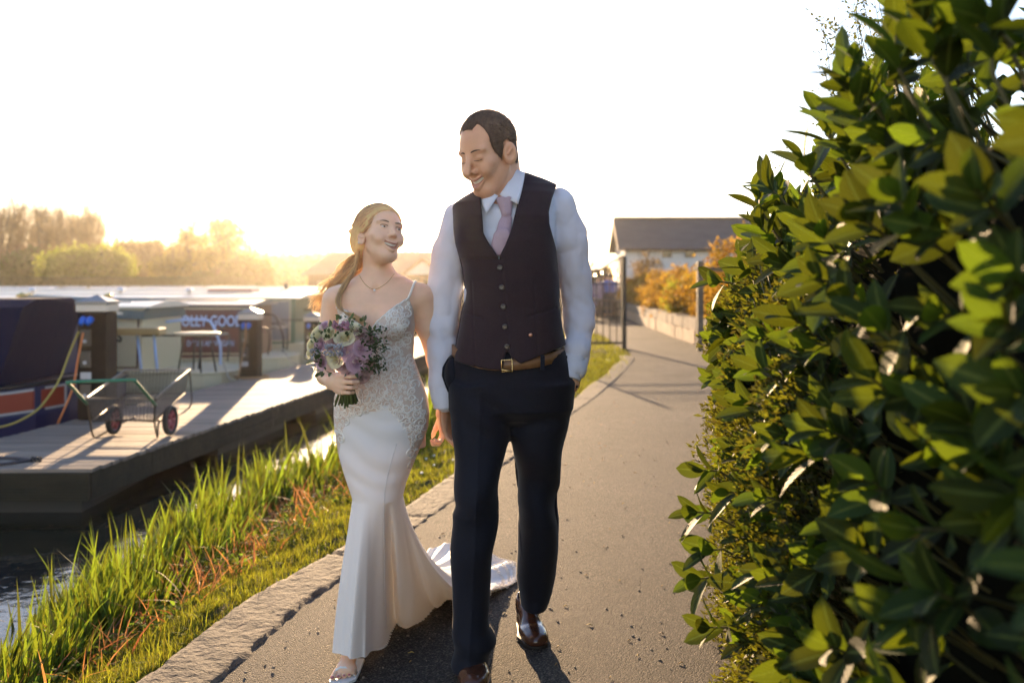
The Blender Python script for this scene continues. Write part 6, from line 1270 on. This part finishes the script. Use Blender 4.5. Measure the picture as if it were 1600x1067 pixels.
for py in up:
    P_ = ring(py); fo = .0045*np.sin((P_[:, 2]*1.0+P_[:, 0]*.30)*85+1.2*np.sin(P_[:, 0]*25)+1.5*np.sin(P_[:, 2]*21))*np.exp(-((py-705)/55)**2)*np.clip(-st_, 0, 1)
    P_[:, 1] -= fo; grid.append(P_)
Kr = grid[-1]; ND = 90; dist = np.hypot(HX-Kr[:, 0], HYy-Kr[:, 1]); rs_ = np.random.default_rng(3)
for i in range(1, ND+1):
    u = i/ND; wz = (1-u)**(1+1.1*np.clip(dist, 0, 1.2)); wx = u**(1.0+.25*np.clip(dist, 0, 1)); P_ = np.stack([Kr[:, 0]+(HX-Kr[:, 0])*wx, Kr[:, 1]+(HYy-Kr[:, 1])*wx, HZ+(Kr[:, 2]-HZ)*wz], 1)
    bl = math.sin(math.pi*min(1, u*1.0))                                         # bell of the front panel and folds
    amp = .013*u*(1-.35*u); f = amp*(np.sin(np.radians(th)*9+u*1.5)+.6*np.sin(np.radians(th)*17+2+u*3)); P_[:, 0] += f*ct; P_[:, 1] += f*st_
    front = np.clip(1-np.abs(th+120)/62, 0, 1); P_[:, 1] -= .03*bl*front; P_[:, 0] -= .012*bl*np.clip(1-np.abs(np.abs(th)-180)/45, 0, 1)
    cre = np.exp(-((th+57)/8.)**2); P_[:, 1] += .09*cre*min(1, u*2.2)*(1-.2*u); 
    fl_ = np.clip(dist-.25, 0, 1)*u; P_[:, 2] += (.014*np.sin(np.radians(th)*23+u*9)+.010*np.sin(np.radians(th)*41+u*17))*np.clip(fl_*2.2, 0, 1)*(u < .999)+.006*(dist > .3)
    P_[:, 2] = np.maximum(P_[:, 2], .006); grid.append(P_)
Gd = np.array(grid); nr = len(Gd); bI = np.arange(nr-1)[:, None]*NT; jI = np.arange(NT)[None]; j2 = (jI+1) % NT; Fq2 = np.stack([bI+jI, bI+NT+jI, bI+NT+j2, bI+j2], -1).reshape(-1, 4)
def in_lace(px, py):
    if py < 628: return True
    py = py-6; lft = px < np.interp(py, [628, 640, 660, 700, 725], [600, 552, 541, 533, 530]); rgt = px > np.interp(py, [628, 640, 660, 690, 720, 745], [612, 628, 640, 646, 644, 644])
    return (lft and py < 722) or (rgt and py < 742)
fcn = Gd.reshape(-1, 3)[Fq2].mean(1); skmi = np.array([1 if (HY+(H-c_[2])*F/BY < 745 and in_lace(CX+c_[0]*F/BY, HY+(H-c_[2])*F/BY)) else 0 for c_ in fcn])
sk = npobj('skirt', Gd.reshape(-1, 3), Fq2, [m_satin, m_nude], bri, mi=skmi); smod = sk.modifiers.new('s', 'SUBSURF'); smod.levels = 1; smod.render_levels = 1
# panel seam of the skirt
def skirt_at(a, r):
    """surface point at angle a (deg), row fraction r of the grid"""
    j = (a+180)/360*NT; i = min(nr-1.001, max(0, r)); i0, j0 = int(i), int(j) % NT; di, dj = i-int(i), j-int(j)
    A_, B_, C2, D2 = Gd[i0, j0], Gd[i0, (j0+1) % NT], Gd[i0+1, j0], Gd[i0+1, (j0+1) % NT]; p = A_*(1-di)*(1-dj)+B_*(1-di)*dj+C2*di*(1-dj)+D2*di*dj
    n = np.cross(B_-A_, C2-A_); n /= np.linalg.norm(n)+1e-9; return p, -n
t = MB(); t.tube([tuple(skirt_at(-62-8*math.sin(i/60), i)[0]+skirt_at(-62-8*math.sin(i/60), i)[1]*.001) for i in np.arange(30, 132, 2)], .0011, 4); t.build('seam', m_satin, sk, True)
# lace: raised scrolls following the surface of the bodice and the hips, with beads
def scroll(mb, ctr, r, ph, dirn, surf, turns=1.35):
    pts = []
    for k in range(16):
        t_ = k/15; a = ph+dirn*t_*turns*6.283; rr = r*(1-.82*t_); q = surf(ctr[0]+rr*math.cos(a), ctr[1]+rr*math.sin(a))
        if q is None: return
        pts.append(q)
    mb.tube(pts, [.0024*(1-.35*k/15)*(.6+r*24) for k in range(16)], 4)
def sfront(x, z):
    pyy = HY+(H-z)*F/BY; 
    if pyy < 599:
        y = frontY(Fo, x, z); return None if y == 3.3 else (x, y-.0012, z)
    xl, xr, yf, yb = (np.interp(pyy, SRA[:, 0], SRA[:, k]) for k in (1, 2, 3, 4)); xl, xr = x_(xl), x_(xr); u = (x-(xl+xr)/2)/((xr-xl)/2)
    if abs(u) > .985: return None
    return (x, (yf+yb)/2-(yb-yf)/2*(1-abs(u)**2.25)**(1/2.25)-.0012, z)
lb = MB(); bd_ = MB(); rl_ = random.Random(11); used = []
for k in range(5200):
    px_, py_b = rl_.uniform(520, 670), rl_.uniform(464, 742)
    if not in_lace(px_, py_b): continue
    x, z = x_(px_), z_(py_b); r = rl_.choice([.006, .009, .013, .018]); 
    if any((x-a)**2+(z-b)**2 < ((r+c)*.60)**2 for a, b, c in used): continue
    q = sfront(x, z)
    if q is None: continue
    used.append((x, z, r)); ph = rl_.uniform(0, 6.28); dn = rl_.choice((-1, 1)); scroll(lb, (x, z), r, ph, dn, sfront); 
    if r > .008: scroll(lb, (x, z), r*1.22, ph+.5, dn, sfront, .55)
    if rl_.random() < .5: bd_.lathe([(.0004, -.0018), (.0018, 0), (.0004, .0018)], (q[0], q[1]-.002, q[2]), n=5)
def border(mb, P2, r=.0028):
    pts = []
    for a, b in P2:
        for s_ in (0,): q = sfront(x_(a), z_(b)); 
        if q: pts.append(q)
    bz = bez(pts, 6); mb.tube([(p.x, p.y, p.z+.0016*math.sin(i*1.3)) for i, p in enumerate(bz)], r, 5)
border(lb, [(531, 482), (545, 486), (557, 492), (566, 502), (574, 512)]); border(lb, [(587, 511), (595, 501), (606, 492), (618, 481), (631, 472), (638, 467)])
lb.build('lace', m_lace2, bod, True); tag(bd_.build('beading', m_pearl, bod, True), None, None, kind='stuff')
# lace trim and scallops on the train's edge
lt = MB()
for a in np.arange(-22, 34, .9):
    for rr in (nr-1.2, nr-4, nr-8, nr-13):
        p, n_ = skirt_at(a+.3*(rr % 3), rr); sc_ = .010 if rr > nr-3 else .007
        lt.tube([(p[0]+sc_*math.cos(b_), p[1]+sc_*math.sin(b_), p[2]+.004+.002*math.sin(3*b_+a)) for b_ in np.linspace(0, 5.5, 9)], .0018, 4)
for a in np.arange(-78, -22, 1.3):
    p, n_ = skirt_at(a, nr-1.1); lt.tube([(p[0]+.007*math.cos(b_), p[1]+.007*math.sin(b_), p[2]+.003) for b_ in np.linspace(0, 5.5, 8)], .0014, 4)
lt.build('lace_trim', m_lace2, sk, True)
# sandal
sd_ = MB(); fw = lambda p: tuple(toworld([p], fr_, fc, (1, 1, 1))[0])
sd_._add([fw(p) for p in [(x, y, z) for z in (.001, .010) for x, y in ((-.040, -.14), (-.028, -.155), (.0, -.158), (.026, -.143), (.042, -.115), (.038, -.05), (.026, .06), (-.026, .06), (-.036, -.05), (-.043, -.11))]], [tuple(range(10))[::-1], tuple(range(10, 20))]+[(k, (k+1) % 10, 10+(k+1) % 10, 10+k) for k in range(10)])
so3 = sd_.build('sandal', m_sandal, bri)
t = MB(); A_ = [(-.041, -.095), (-.030, -.100), (-.012, -.103), (.006, -.102), (.024, -.096), (.038, -.086)]; hz = [.012, .036, .049, .050, .042, .012]
vs_ = [fw((a, b-.013, h_-.005)) for (a, b), h_ in zip(A_, hz)]+[fw((a, b+.014, h_+.004)) for (a, b), h_ in zip(A_, hz)]; t._add(vs_, [(k, k+1, 7+k, 6+k) for k in range(5)]); so4 = t.build('toe_strap', m_sandal, so3, True); mo = so4.modifiers.new('t', 'SOLIDIFY'); mo.thickness = .004
t = MB(); t.tube([fw((.032*math.cos(a), .03+.036*math.sin(a), .085)) for a in np.linspace(0, 6.283, 17)[:-1]], .005, 6, closed=True); t.build('ankle_strap', m_sandal, so3, True)
t = MB()
for k, (tx, tr2) in enumerate(toes): t.lathe([(.0005, 0), (tr2*.6, .0008), (tr2*.45, .0022), (.0005, .003)], fw((tx, -.1395+.009*k+.004*(k > 3), .0205)), (0, -.6, .8), 8)
t.build('toenail', m_nail, bri, True)
# ---------------------------------------------------------------- the bouquet
m_rc = M('cream rose', (.85, .80, .60), .6, island=.06, transl=.3, tcol=(.8, .74, .42)); m_rl = M('lilac rose', (.74, .53, .61), .6, island=.08, transl=.25, tcol=(.6, .36, .46)); m_rm = M('dusky mauve rose', (.55, .37, .36), .65, island=.08, transl=.2, tcol=(.5, .3, .26))
m_bl = M('bouquet leaf', (.075, .105, .045), .5, island=.4, transl=.3, tcol=(.14, .2, .04)); m_bs = M('cut stem', (.09, .11, .03), .5, var=.3, vs=60); m_fil = M('dusty filler blossom', (.34, .34, .38), .7, island=.3); m_bud = M('pink bud', (.38, .17, .2), .6, island=.3)
bq = thing('bouquet', (X_(541, 3.2), 3.2, Z_(600, 3.2)), 'round bouquet of cream and lilac roses with green stems held in front of the dress', 'bouquet')
def rose(c, r, axis, m, seedv, npet=15):
    rr = random.Random(seedv); ax = Vector(axis).normalized(); u, v = fbasis(ax); c = Vector(c); mb = MB(); nu, nv = 6, 5
    for k in range(npet):
        t_ = (k+.6)/npet; R0 = r*(.10+.86*t_); a0 = k*2.4+rr.uniform(-.2, .2); span = 1.5-.35*t_; hgt = r*(.62-.45*t_); vs = []
        for j in range(nv+1):
            s = j/nv
            for i in range(nu+1):
                q = (i/nu-.5)*2; a = a0+q*span*(.75+.25*s); flare = R0*(.60+.40*s**.8)+r*.22*(.3+t_)*s**4; hh = -r*.55+(hgt+r*.55)*s*(1-.14*q*q*s)-r*.20*t_*max(0, s-.75)*4*.6
                vs.append(c+(u*math.cos(a)+v*math.sin(a))*(flare*(1+.03*math.sin(5*a+k)))+ax*hh)
        mb._add(vs, [(j*(nu+1)+i, j*(nu+1)+i+1, (j+1)*(nu+1)+i+1, (j+1)*(nu+1)+i) for j in range(nv) for i in range(nu)])
    return mb.build('rose', m, bq, True)
bcx, bcy, bcz = X_(540, 3.22), 3.235, Z_(552, 3.22)
RS = [(495, 522, .034, 'c'), (514, 521, .029, 'c'), (538, 527, .036, 'c'), (554, 514, .029, 'c'), (522.5, 560, .033, 'c'), (486, 538, .026, 'c'), (483, 552, .018, 'c'), (565, 521, .030, 'm'), (499, 539, .032, 'l'), (501, 564, .033, 'l'), (541, 549, .034, 'l'), (566, 546, .034, 'l'), (560, 566, .044, 'l'), (551, 589, .03, 'l'),
      (534, 512, .02, 'l'), (581, 529, .026, 'm'), (519.5, 537, .026, 'm'), (535, 572, .027, 'm'), (575, 574, .03, 'm'), (506, 508, .02, 'l'), (568, 590, .024, 'm')]
for k, (a, b, r, c) in enumerate(RS):
    dx, dz_ = (a-540)/486, -(b-552)/486; rad = math.hypot(dx, dz_); yy = bcy-math.sqrt(max(.0004, .135**2-min(rad, .13)**2))*.62+.02
    rose((X_(a, yy), yy, Z_(b, yy)), r*.86, (dx*1.1, -.085, dz_*1.0+.015), dict(c=m_rc, l=m_rl, m=m_rm)[c], k+3)
n = 330; d = rng.normal(0, 1, (n, 3)); d /= np.linalg.norm(d, axis=1)[:, None]; d[:, 1] = np.where(d[:, 1] > .35, -d[:, 1], d[:, 1]); p = np.array([bcx, bcy, bcz])+d*np.array([.118, .085, .112])*rng.uniform(.82, 1.06, n)[:, None]
p2 = np.stack([X_(rng.uniform(574, 604, 120)), rng.uniform(3.15, 3.24, 120), Z_(rng.uniform(512, 582, 120), 3.2)], 1); kk = (p[:, 2] > bcz-.065) & (np.hypot(p[:, 0]-bcx, p[:, 2]-bcz) > .062); p = p[kk]; d = d[kk]; p = np.concatenate([p, p2]); d = np.concatenate([d, np.tile([.8, -.4, .2], (120, 1))+rng.normal(0, .3, (120, 3))])
V, Fq = leaf_mesh(p, d+rng.normal(0, .5, d.shape), d[:, [1, 2, 0]]+.3, rng.uniform(.012, .026, len(p)), rng.uniform(.007, .014, len(p)), 3, wide=1); npobj('foliage', V, Fq, m_bl, bq)
def dots(name, m, n_, px0, px1, py0, py1, r0, r1, y0_, y1_):
    mb = MB(); 
    for k in range(n_): 
        a, b = rnd.uniform(px0, px1), rnd.uniform(py0, py1); rad = math.hypot(a-540, b-552)/486; yy = rnd.uniform(y0_, y1_)-max(0, .1-rad)*.5; r = rnd.uniform(r0, r1); mb.lathe([(.0004, -r), (r*.8, -r*.4), (r*.9, r*.3), (.0004, r)], (X_(a, yy), yy, Z_(b, yy)), (rnd.uniform(-1, 1), -1, rnd.uniform(-1, 1)), 6)
    tag(mb.build(name, m, bq, True), None, None, kind='stuff')
dots('filler_blossom', m_fil, 90, 506, 536, 538, 556, .002, .0045, 3.16, 3.19); dots('filler_blossom', m_fil, 60, 484, 500, 545, 562, .002, .004, 3.17, 3.2); dots('buds', m_bud, 36, 520, 545, 503, 514, .004, .007, 3.17, 3.2); dots('greenery', m_bl, 110, 572, 604, 510, 578, .002, .005, 3.16, 3.22)
for k in range(26):
    a = rnd.uniform(0, 6.28); q = rnd.random()**.5; s0 = Vector((X_(541, 3.2)+math.cos(a)*.022*q, 3.215+math.sin(a)*.022*q, Z_(598, 3.2))); e = Vector((X_(540, 3.2)+math.cos(a)*.060*q, 3.21+math.sin(a)*.045*q, Z_(rnd.uniform(627, 637), 3.2))); top_ = Vector((X_(541, 3.2)+math.cos(a)*.035*q, 3.225+math.sin(a)*.03*q, Z_(572, 3.2)))
    t = MB(); t.tube([top_, s0, e], [.0026, .003, .0032], 6); t.build('stem', m_bs, bq, True)
# ---------------------------------------------------------------- the hedge on the right: laurel in front, finer evergreen below, thin twigs above
def ribs(m, nt, p, vec):
    N, L = nt.nodes, nt.links; at = N.new('ShaderNodeAttribute'); at.attribute_name = 'rib'; cr = N.new('ShaderNodeValToRGB'); L.new(at.outputs['Fac'], cr.inputs[0]); e = cr.color_ramp.elements; e[0].position = .84; e[0].color = (0, 0, 0, 1); e[1].position = .93; e[1].color = (1, 1, 1, 1)
    mx = N.new('ShaderNodeMix'); mx.data_type = 'RGBA'; src = p.inputs['Base Color'].links[0].from_socket; L.new(cr.outputs[0], mx.inputs['Factor']); L.new(src, mx.inputs['A']); mx.inputs['B'].default_value = (.11, .14, .03, 1); L.new(mx.outputs['Result'], p.inputs['Base Color'])
    a2 = N.new('ShaderNodeAttribute'); a2.attribute_name = 'vein'; sn = N.new('ShaderNodeMath'); sn.operation = 'SINE'; ml = N.new('ShaderNodeMath'); ml.operation = 'MULTIPLY'; ml.inputs[1].default_value = 62; L.new(a2.outputs['Fac'], ml.inputs[0]); L.new(ml.outputs[0], sn.inputs[0])
    bp = N.new('ShaderNodeBump'); bp.inputs['Strength'].default_value = .35; bp.inputs['Distance'].default_value = .0015; L.new(sn.outputs[0], bp.inputs['Height']); L.new(bp.outputs[0], p.inputs['Normal'])
m_laurel = M('laurel leaf', (.018, .036, .008), .6, island=.5, transl=.28, tcol=(.16, .22, .01), spec=.2, extra=ribs); m_ltwig = M('laurel twig', (.10, .09, .03), .6)
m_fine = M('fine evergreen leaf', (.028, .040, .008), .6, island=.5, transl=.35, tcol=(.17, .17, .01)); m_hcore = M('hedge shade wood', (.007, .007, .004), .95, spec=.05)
def hx_(y): return np.interp(y, [0, 1.0, 1.6, 2.2, 3.0, 3.8, 4.6, 6, 9], [.62, .60, .60, .62, .68, .82, 1.05, 1.5, 2.5])      # hedge face towards the path
def htop(y): return np.interp(y, [0, 1.3, 1.8, 2.4, 3.2, 4.0, 5.0, 6.5, 9], [2.0, 2.02, 2.0, 1.93, 1.80, 1.62, 1.60, 1.55, 1.5])
lau = thing('laurel_hedge', (1.0, 2.2, -.03), 'big glossy leaved laurel hedge filling the right side of the picture', 'hedge')
rl2 = np.random.default_rng(21)
# woody core and stems so the hedge is solid seen from the side
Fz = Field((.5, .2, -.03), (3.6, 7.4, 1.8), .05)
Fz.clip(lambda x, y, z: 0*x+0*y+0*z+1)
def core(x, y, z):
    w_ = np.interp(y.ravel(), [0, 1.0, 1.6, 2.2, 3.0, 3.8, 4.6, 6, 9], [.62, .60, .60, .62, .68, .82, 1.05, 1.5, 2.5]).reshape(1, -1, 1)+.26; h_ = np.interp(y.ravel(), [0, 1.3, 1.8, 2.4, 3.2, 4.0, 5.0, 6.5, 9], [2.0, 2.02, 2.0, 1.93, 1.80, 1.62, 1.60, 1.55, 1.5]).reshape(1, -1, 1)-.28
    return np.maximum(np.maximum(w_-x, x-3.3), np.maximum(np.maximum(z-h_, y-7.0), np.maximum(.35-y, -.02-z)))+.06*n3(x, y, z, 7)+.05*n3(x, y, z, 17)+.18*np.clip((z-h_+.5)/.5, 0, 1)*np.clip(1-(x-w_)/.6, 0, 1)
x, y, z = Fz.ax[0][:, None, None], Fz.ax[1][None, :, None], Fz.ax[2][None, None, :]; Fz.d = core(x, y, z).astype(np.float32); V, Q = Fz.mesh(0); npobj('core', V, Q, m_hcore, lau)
def rosettes(n, yr, zr, on_top, lsz, seed):
    r = np.random.default_rng(seed); P_, D_ = [], []
    for k in range(n):
        y = r.uniform(*yr)
        if r.random() < on_top: x = hx_(y)+r.uniform(.0, 1.2); zt = htop(y); z = zt-.02+r.uniform(-.10, .06)-1.05*max(0, .34-(x-hx_(y))); d = np.array([r.normal(-.25, .35), r.normal(-.1, .35), 1.0])
        else: z = r.uniform(zr[0], min(zr[1], htop(y)-.22)); bulge = .34*max(0, z-(htop(y)-.62))/.5; x = hx_(y)+r.uniform(-.05, .10)+bulge; d = np.array([-1.0, r.normal(-.35, .35), r.normal(.35, .35)])
        P_.append((x, y, z)); D_.append(d/np.linalg.norm(d))
    return np.array(P_), np.array(D_)
def leaves_for(P_, D_, nl, L0, L1, seed, width=.47, seg=6):
    r = np.random.default_rng(seed); B, Dd, U, ln = [], [], [], []
    for p, d in zip(P_, D_):
        a0 = r.uniform(0, 6.28); u = np.cross(d, [0.3, .2, 1.]); u /= np.linalg.norm(u)+1e-9; v = np.cross(d, u); m_ = r.integers(nl[0], nl[1]+1)
        for k in range(m_):
            a = a0+k*2.4; op = .35+.75*k/m_+r.uniform(-.15, .15); rad = u*math.cos(a)+v*math.sin(a); dd = d*math.cos(op)+rad*math.sin(op); B.append(p-d*.022*k*.5); Dd.append(dd); U.append(d*math.sin(op)-rad*math.cos(op)+r.normal(0, .12, 3)); ln.append(r.uniform(L0, L1)*(.75+.25*k/m_))
    ln = np.array(ln); return leaf_mesh(np.array(B), np.array(Dd), np.array(U), ln, ln*width*r.uniform(.85, 1.15, len(ln)), seg, fold=.22, droop=.16)
PA, DA = rosettes(300, (.75, 2.9), (.15, 1.9), .28, .1, 1); PB, DB = rosettes(130, (2.7, 4.4), (.9, 1.75), .4, .1, 2); PC, DC = rosettes(26, (2.9, 3.9), (.15, 1.0), .0, .1, 3); PD, DD_ = rosettes(60, (4.4, 6.8), (.1, 1.5), .5, .1, 4)
# shoots that break the outline: position by hand, read off the photograph's leaf groups
hand = [((1335, 150), 1.85, (-.3, -.1, 1)), ((1400, 60), 1.75, (-.1, -.1, 1)), ((1480, 90), 1.6, (0, 0, 1)), ((1255, 250), 2.3, (-.5, -.1, .9)), ((1290, 190), 2.2, (-.3, 0, 1)), ((1215, 320), 2.8, (-.9, -.1, .4)), ((1185, 370), 3.0, (-1, -.2, .2)), ((1120, 440), 3.1, (-1, -.2, .1)), ((1135, 530), 3.1, (-1, -.2, -.2)),
        ((1100, 735), 2.9, (-1, -.3, .1)), ((1085, 800), 2.9, (-1, -.2, .1)), ((1105, 860), 2.8, (-1, -.3, 0)), ((1110, 980), 2.7, (-1, -.3, .1)), ((1090, 905), 2.8, (-1, -.2, -.1)), ((1150, 610), 3.0, (-1, -.2, .1)), ((1330, 120), 1.9, (-.6, 0, .8)), ((1440, 30), 1.6, (-.2, 0, 1)), ((1550, 60), 1.5, (0, 0, 1)), ((1200, 290), 2.6, (-.7, 0, .7)), ((1140, 770), 2.6, (-1, -.3, 0)), ((1160, 420), 2.9, (-.9, -.2, .4))]
PH = np.array([P(*h_[0], h_[1]) for h_ in hand]); DH = np.array([h_[2] for h_ in hand], float); DH /= np.linalg.norm(DH, axis=1)[:, None]
parts_ = [leaves_for(PA, DA, (6, 9), .085, .135, 11), leaves_for(PB, DB, (6, 9), .08, .12, 12), leaves_for(PC, DC, (5, 7), .07, .11, 13), leaves_for(PD, DD_, (6, 8), .08, .12, 14), leaves_for(PH, DH, (5, 7), .10, .14, 15)]
r_e = np.random.default_rng(31); PE = np.stack([r_e.uniform(.68, 3.2, 170), r_e.uniform(.24, .36, 170), r_e.uniform(.1, 1.75, 170)], 1); DE = np.stack([r_e.normal(-.2, .3, 170), -np.ones(170), r_e.normal(.4, .3, 170)], 1); DE /= np.linalg.norm(DE, axis=1)[:, None]
PT = np.stack([r_e.uniform(.8, 3.3, 260), r_e.uniform(.35, 6.8, 260), np.zeros(260)], 1); PT[:, 2] = htop(PT[:, 1])-r_e.uniform(.02, .2, 260); kt_ = PT[:, 0] > hx_(PT[:, 1])+.9; PT = PT[kt_]; DT = np.tile([0, -.1, 1.], (len(PT), 1))+r_e.normal(0, .25, (len(PT), 3))
parts_ += [leaves_for(PE, DE, (7, 9), .09, .13, 16), leaves_for(PT, DT, (7, 9), .09, .13, 17)]
V, Fq = cat(parts_); lo_ = npobj('foliage', V, Fq, m_laurel, lau); cc_ = np.tile(np.abs(np.linspace(-1, 1, 5)), 7); tt_ = np.repeat(np.arange(7)/6, 5)
for nm, pat in (('rib', 1-cc_), ('vein', tt_-.30*cc_)): at_ = lo_.data.attributes.new(nm, 'FLOAT', 'POINT'); at_.data.foreach_set('value', np.tile(pat, len(V)//35).astype(np.float32))
t = MB()
for p, d in list(zip(PA, DA))+list(zip(PB, DB))+list(zip(PH, DH))+list(zip(PC, DC)): e = Vector(p)-Vector(d)*.16+Vector((.12, .02, -.12)); t.tube([e, Vector(p)-Vector(d)*.05, Vector(p)+Vector(d)*.008], [.005, .0035, .002], 5, cap=False)
t.build('twig', m_ltwig, lau, True)
# finer evergreen growing through the near laurel's foot
fin = thing('evergreen_shrub', (.95, 3.0, -.03), 'fine leaved yellow green evergreen growing low between the path and the laurel', 'shrub')
n = 30000; y = rl2.uniform(2.2, 4.3, n); z = rl2.uniform(-.0, 1.55, n); cl_ = .07*n3(y, z, y+z, 9, 1.)+.05*np.sin(y*23)*np.sin(z*19); x = hx_(y)+.03+rl2.exponential(.05, n)-.05-cl_+.25*np.clip((z-1.2)/.4, 0, 1)
ok = z < htop(y)-.12; p = np.stack([x, y, z], 1)[ok]; n = len(p); d = np.stack([-np.ones(n), rl2.normal(-.2, .6, n), rl2.normal(.5, .6, n)], 1)
V, Fq = leaf_mesh(p, d, rl2.normal(0, 1, (n, 3)), rl2.uniform(.012, .030, n), rl2.uniform(.006, .011, n), 2, wide=1); npobj('foliage', V, Fq, m_fine, fin)
t = MB()
for k in range(60): yy = rnd.uniform(2.3, 4.3); x0_ = float(hx_(yy))+.3; t.tube([(x0_, yy, -.02), (x0_-.08, yy+.02, .5), (float(hx_(yy))+.02, yy, rnd.uniform(.5, 1.4))], [.010, .007, .002], 5)
t.build('stem', m_ltwig, fin, True)
# thin hawthorn-like twigs rising above
twg = thing('twiggy_shrub', (1.5, 3.6, -.03), 'thin bare twigs with tiny new leaves rising above the laurel', 'shrub'); t = MB(); lp_, ld_ = [], []
rt_ = random.Random(9)
for k in range(40):
    px_ = rt_.uniform(1265, 1480); Yt = rt_.uniform(3.3, 3.8); top_ = Vector(P(px_, rt_.uniform(-25, 130)+max(0, (1330-px_))*1.3, Yt)); b_ = Vector((top_.x+rt_.uniform(.1, .35), Yt+.1, 1.45)); mid = b_.lerp(top_, .5)+Vector((rt_.uniform(-.04, .04), 0, .03)); pts = bez([b_, mid, top_], 7); t.tube(pts, [.004*(1-.8*i/(len(pts)-1)) for i in range(len(pts))], 4, cap=False)
    for i in range(3, len(pts)):
        for s in range(2):
            e = pts[i]+Vector((rt_.uniform(-.06, .06), rt_.uniform(-.04, .04), rt_.uniform(-.01, .06))); t.tube([pts[i], e], [.0013, .0007], 3, cap=False)
            for q in range(3): lp_.append(tuple(pts[i].lerp(e, .4+.3*q))); ld_.append((rt_.uniform(-1, 1), rt_.uniform(-1, 1), rt_.uniform(-.2, 1)))
for (a, b, Yt) in ((1183, 243, 4.6), (1192, 262, 4.6), (1205, 250, 4.5), (1225, 225, 4.4)):
    top_ = Vector(P(a, b, Yt)); b_ = top_+Vector((.22, .1, -.4)); pts = bez([b_, b_.lerp(top_, .6)+Vector((.02, 0, 0)), top_], 6); t.tube(pts, [.003*(1-.7*i/(len(pts)-1)) for i in range(len(pts))], 4, cap=False)
    for i in range(2, len(pts)):
        for q in range(4): lp_.append(tuple(pts[i]+Vector((rt_.uniform(-.02, .02), 0, rt_.uniform(-.02, .02))))); ld_.append((rt_.uniform(-1, 1), rt_.uniform(-1, 1), rt_.uniform(-.2, 1)))
t.build('twig', m_ltwig, twg, True); lp_, ld_ = np.array(lp_), np.array(ld_); n = len(lp_)
V, Fq = leaf_mesh(lp_, ld_, rl2.normal(0, 1, (n, 3)), rl2.uniform(.010, .022, n), rl2.uniform(.006, .012, n), 2, wide=1); npobj('foliage', V, Fq, m_fine, twg)
# ---------------------------------------------------------------- guests on the terrace
def guest(x, y, hgt, shirtm, legm, hairm, label, turn):
    s = hgt/1.72; t = thing('person', (x, y, 0), label, 'person', None); Fg_ = Field((x-.36, y-.25, -.01), (x+.36, y+.25, 1.76*s), .022); q = lambda a, b, c: (x+a*s*math.cos(turn), y+a*s*math.sin(turn)*.5+b*s, c*s)
    Fg_.add(cap(q(0, 0, 1.56), q(0, 0, 1.62), .085*s, .09*s), 0).add(cap(q(0, 0, 1.38), q(0, 0, 1.5), .06*s, .05*s), .03).add(cap(q(0, 0, 1.0), q(0, 0, 1.33), .14*s, .15*s, ((0, 1, 0), .7)), .05)
    for e in (-1, 1): Fg_.add(cap(q(e*.10, 0, .92), q(e*.10, .0, .08), .09*s, .05*s), .04); Fg_.add(cap(q(e*.19, 0, 1.36), q(e*.25, 0, 1.08), .055*s, .045*s), .03); Fg_.add(cap(q(e*.25, 0, 1.08), q(e*.20, -.12, .88), .042*s, .035*s), .02); Fg_.add(cap(q(e*.10, 0, .04), q(e*.11, -.14, .04), .045*s, .04*s), .03)
    V, Q = Fg_.mesh(1); npobj('body', V, Q, m_skin, t)
    for nm, mm, z0, z1 in (('shirt', shirtm, .95*s, 1.46*s), ('trousers', legm, .08*s, .96*s)):
        Fg2 = Field((x-.36, y-.25, -.01), (x+.36, y+.25, 1.76*s), .022); Fg2.d = Fg_.d-.014; Fg2.clip(lambda X, Y, Z: np.maximum(Z-z1, z0-Z)+0*X); V, Q = Fg2.mesh(1); npobj(nm, V, Q, mm, t)
    Fg2 = Field((x-.2, y-.2, 1.45*s), (x+.2, y+.25, 1.78*s), .02); Fg2.add(ell(q(0, .02, 1.63), (.1*s, .11*s, .1*s)), 0); V, Q = Fg2.mesh(1); npobj('hair', V, Q, hairm, t)
mk = lambda nm, c: M(nm, c, .8)
for a, Yg_, h_, c1, c2, hm, lb_, tn in ((934, 41, 1.66, (.22, .16, .22), (.25, .18, .25), m_hair, 'guest in a lilac outfit on the terrace, leftmost of those seen through the railings', .2), (941, 42.5, 1.74, (.55, .5, .48), (.3, .3, .33), m_blond, 'guest in a pale top on the terrace, second from the left through the railings', 0), (949, 41.5, 1.76, (.06, .10, .35), (.03, .03, .05), m_hair, 'guest in a bright blue shirt on the terrace, right of the pale one', -.2), (955, 43.5, 1.78, (.12, .2, .45), (.04, .04, .06), m_hair, 'guest in a mid blue shirt on the terrace, rightmost through the railings', .1)):
    guest(lx(a, Yg_), Yg_, h_, mk('guest top', c1), mk('guest bottoms', c2), hm, lb_, tn)
# picnic tables by the terrace
for a, Yt, lb_ in ((938, 36, 'dark timber picnic table standing in front of the terrace guests'), (915, 39, 'dark timber picnic table half hidden behind the man')):
    X = lx(a, Yt); t = thing('picnic_table', (X, Yt, 0), lb_, 'picnic table'); MB().box((X-.75, Yt-.38, .70), (X+.75, Yt+.38, .745)).build('table_top', m_timber, t)
    for s in (-1, 1): MB().box((X-.75, Yt+s*.62-.13, .42), (X+.75, Yt+s*.62+.13, .46)).build('seat', m_timber, t)
    for s in (-1, 1): b_ = MB(); b_.tube([(X+s*.55, Yt-.6, 0), (X+s*.55, Yt-.15, .70)], .035, 4); b_.tube([(X+s*.55, Yt+.6, 0), (X+s*.55, Yt+.15, .70)], .035, 4); b_.tube([(X+s*.55, Yt-.7, .40), (X+s*.55, Yt+.7, .40)], .035, 4); b_.build('trestle', m_timber, t)
haze_box()
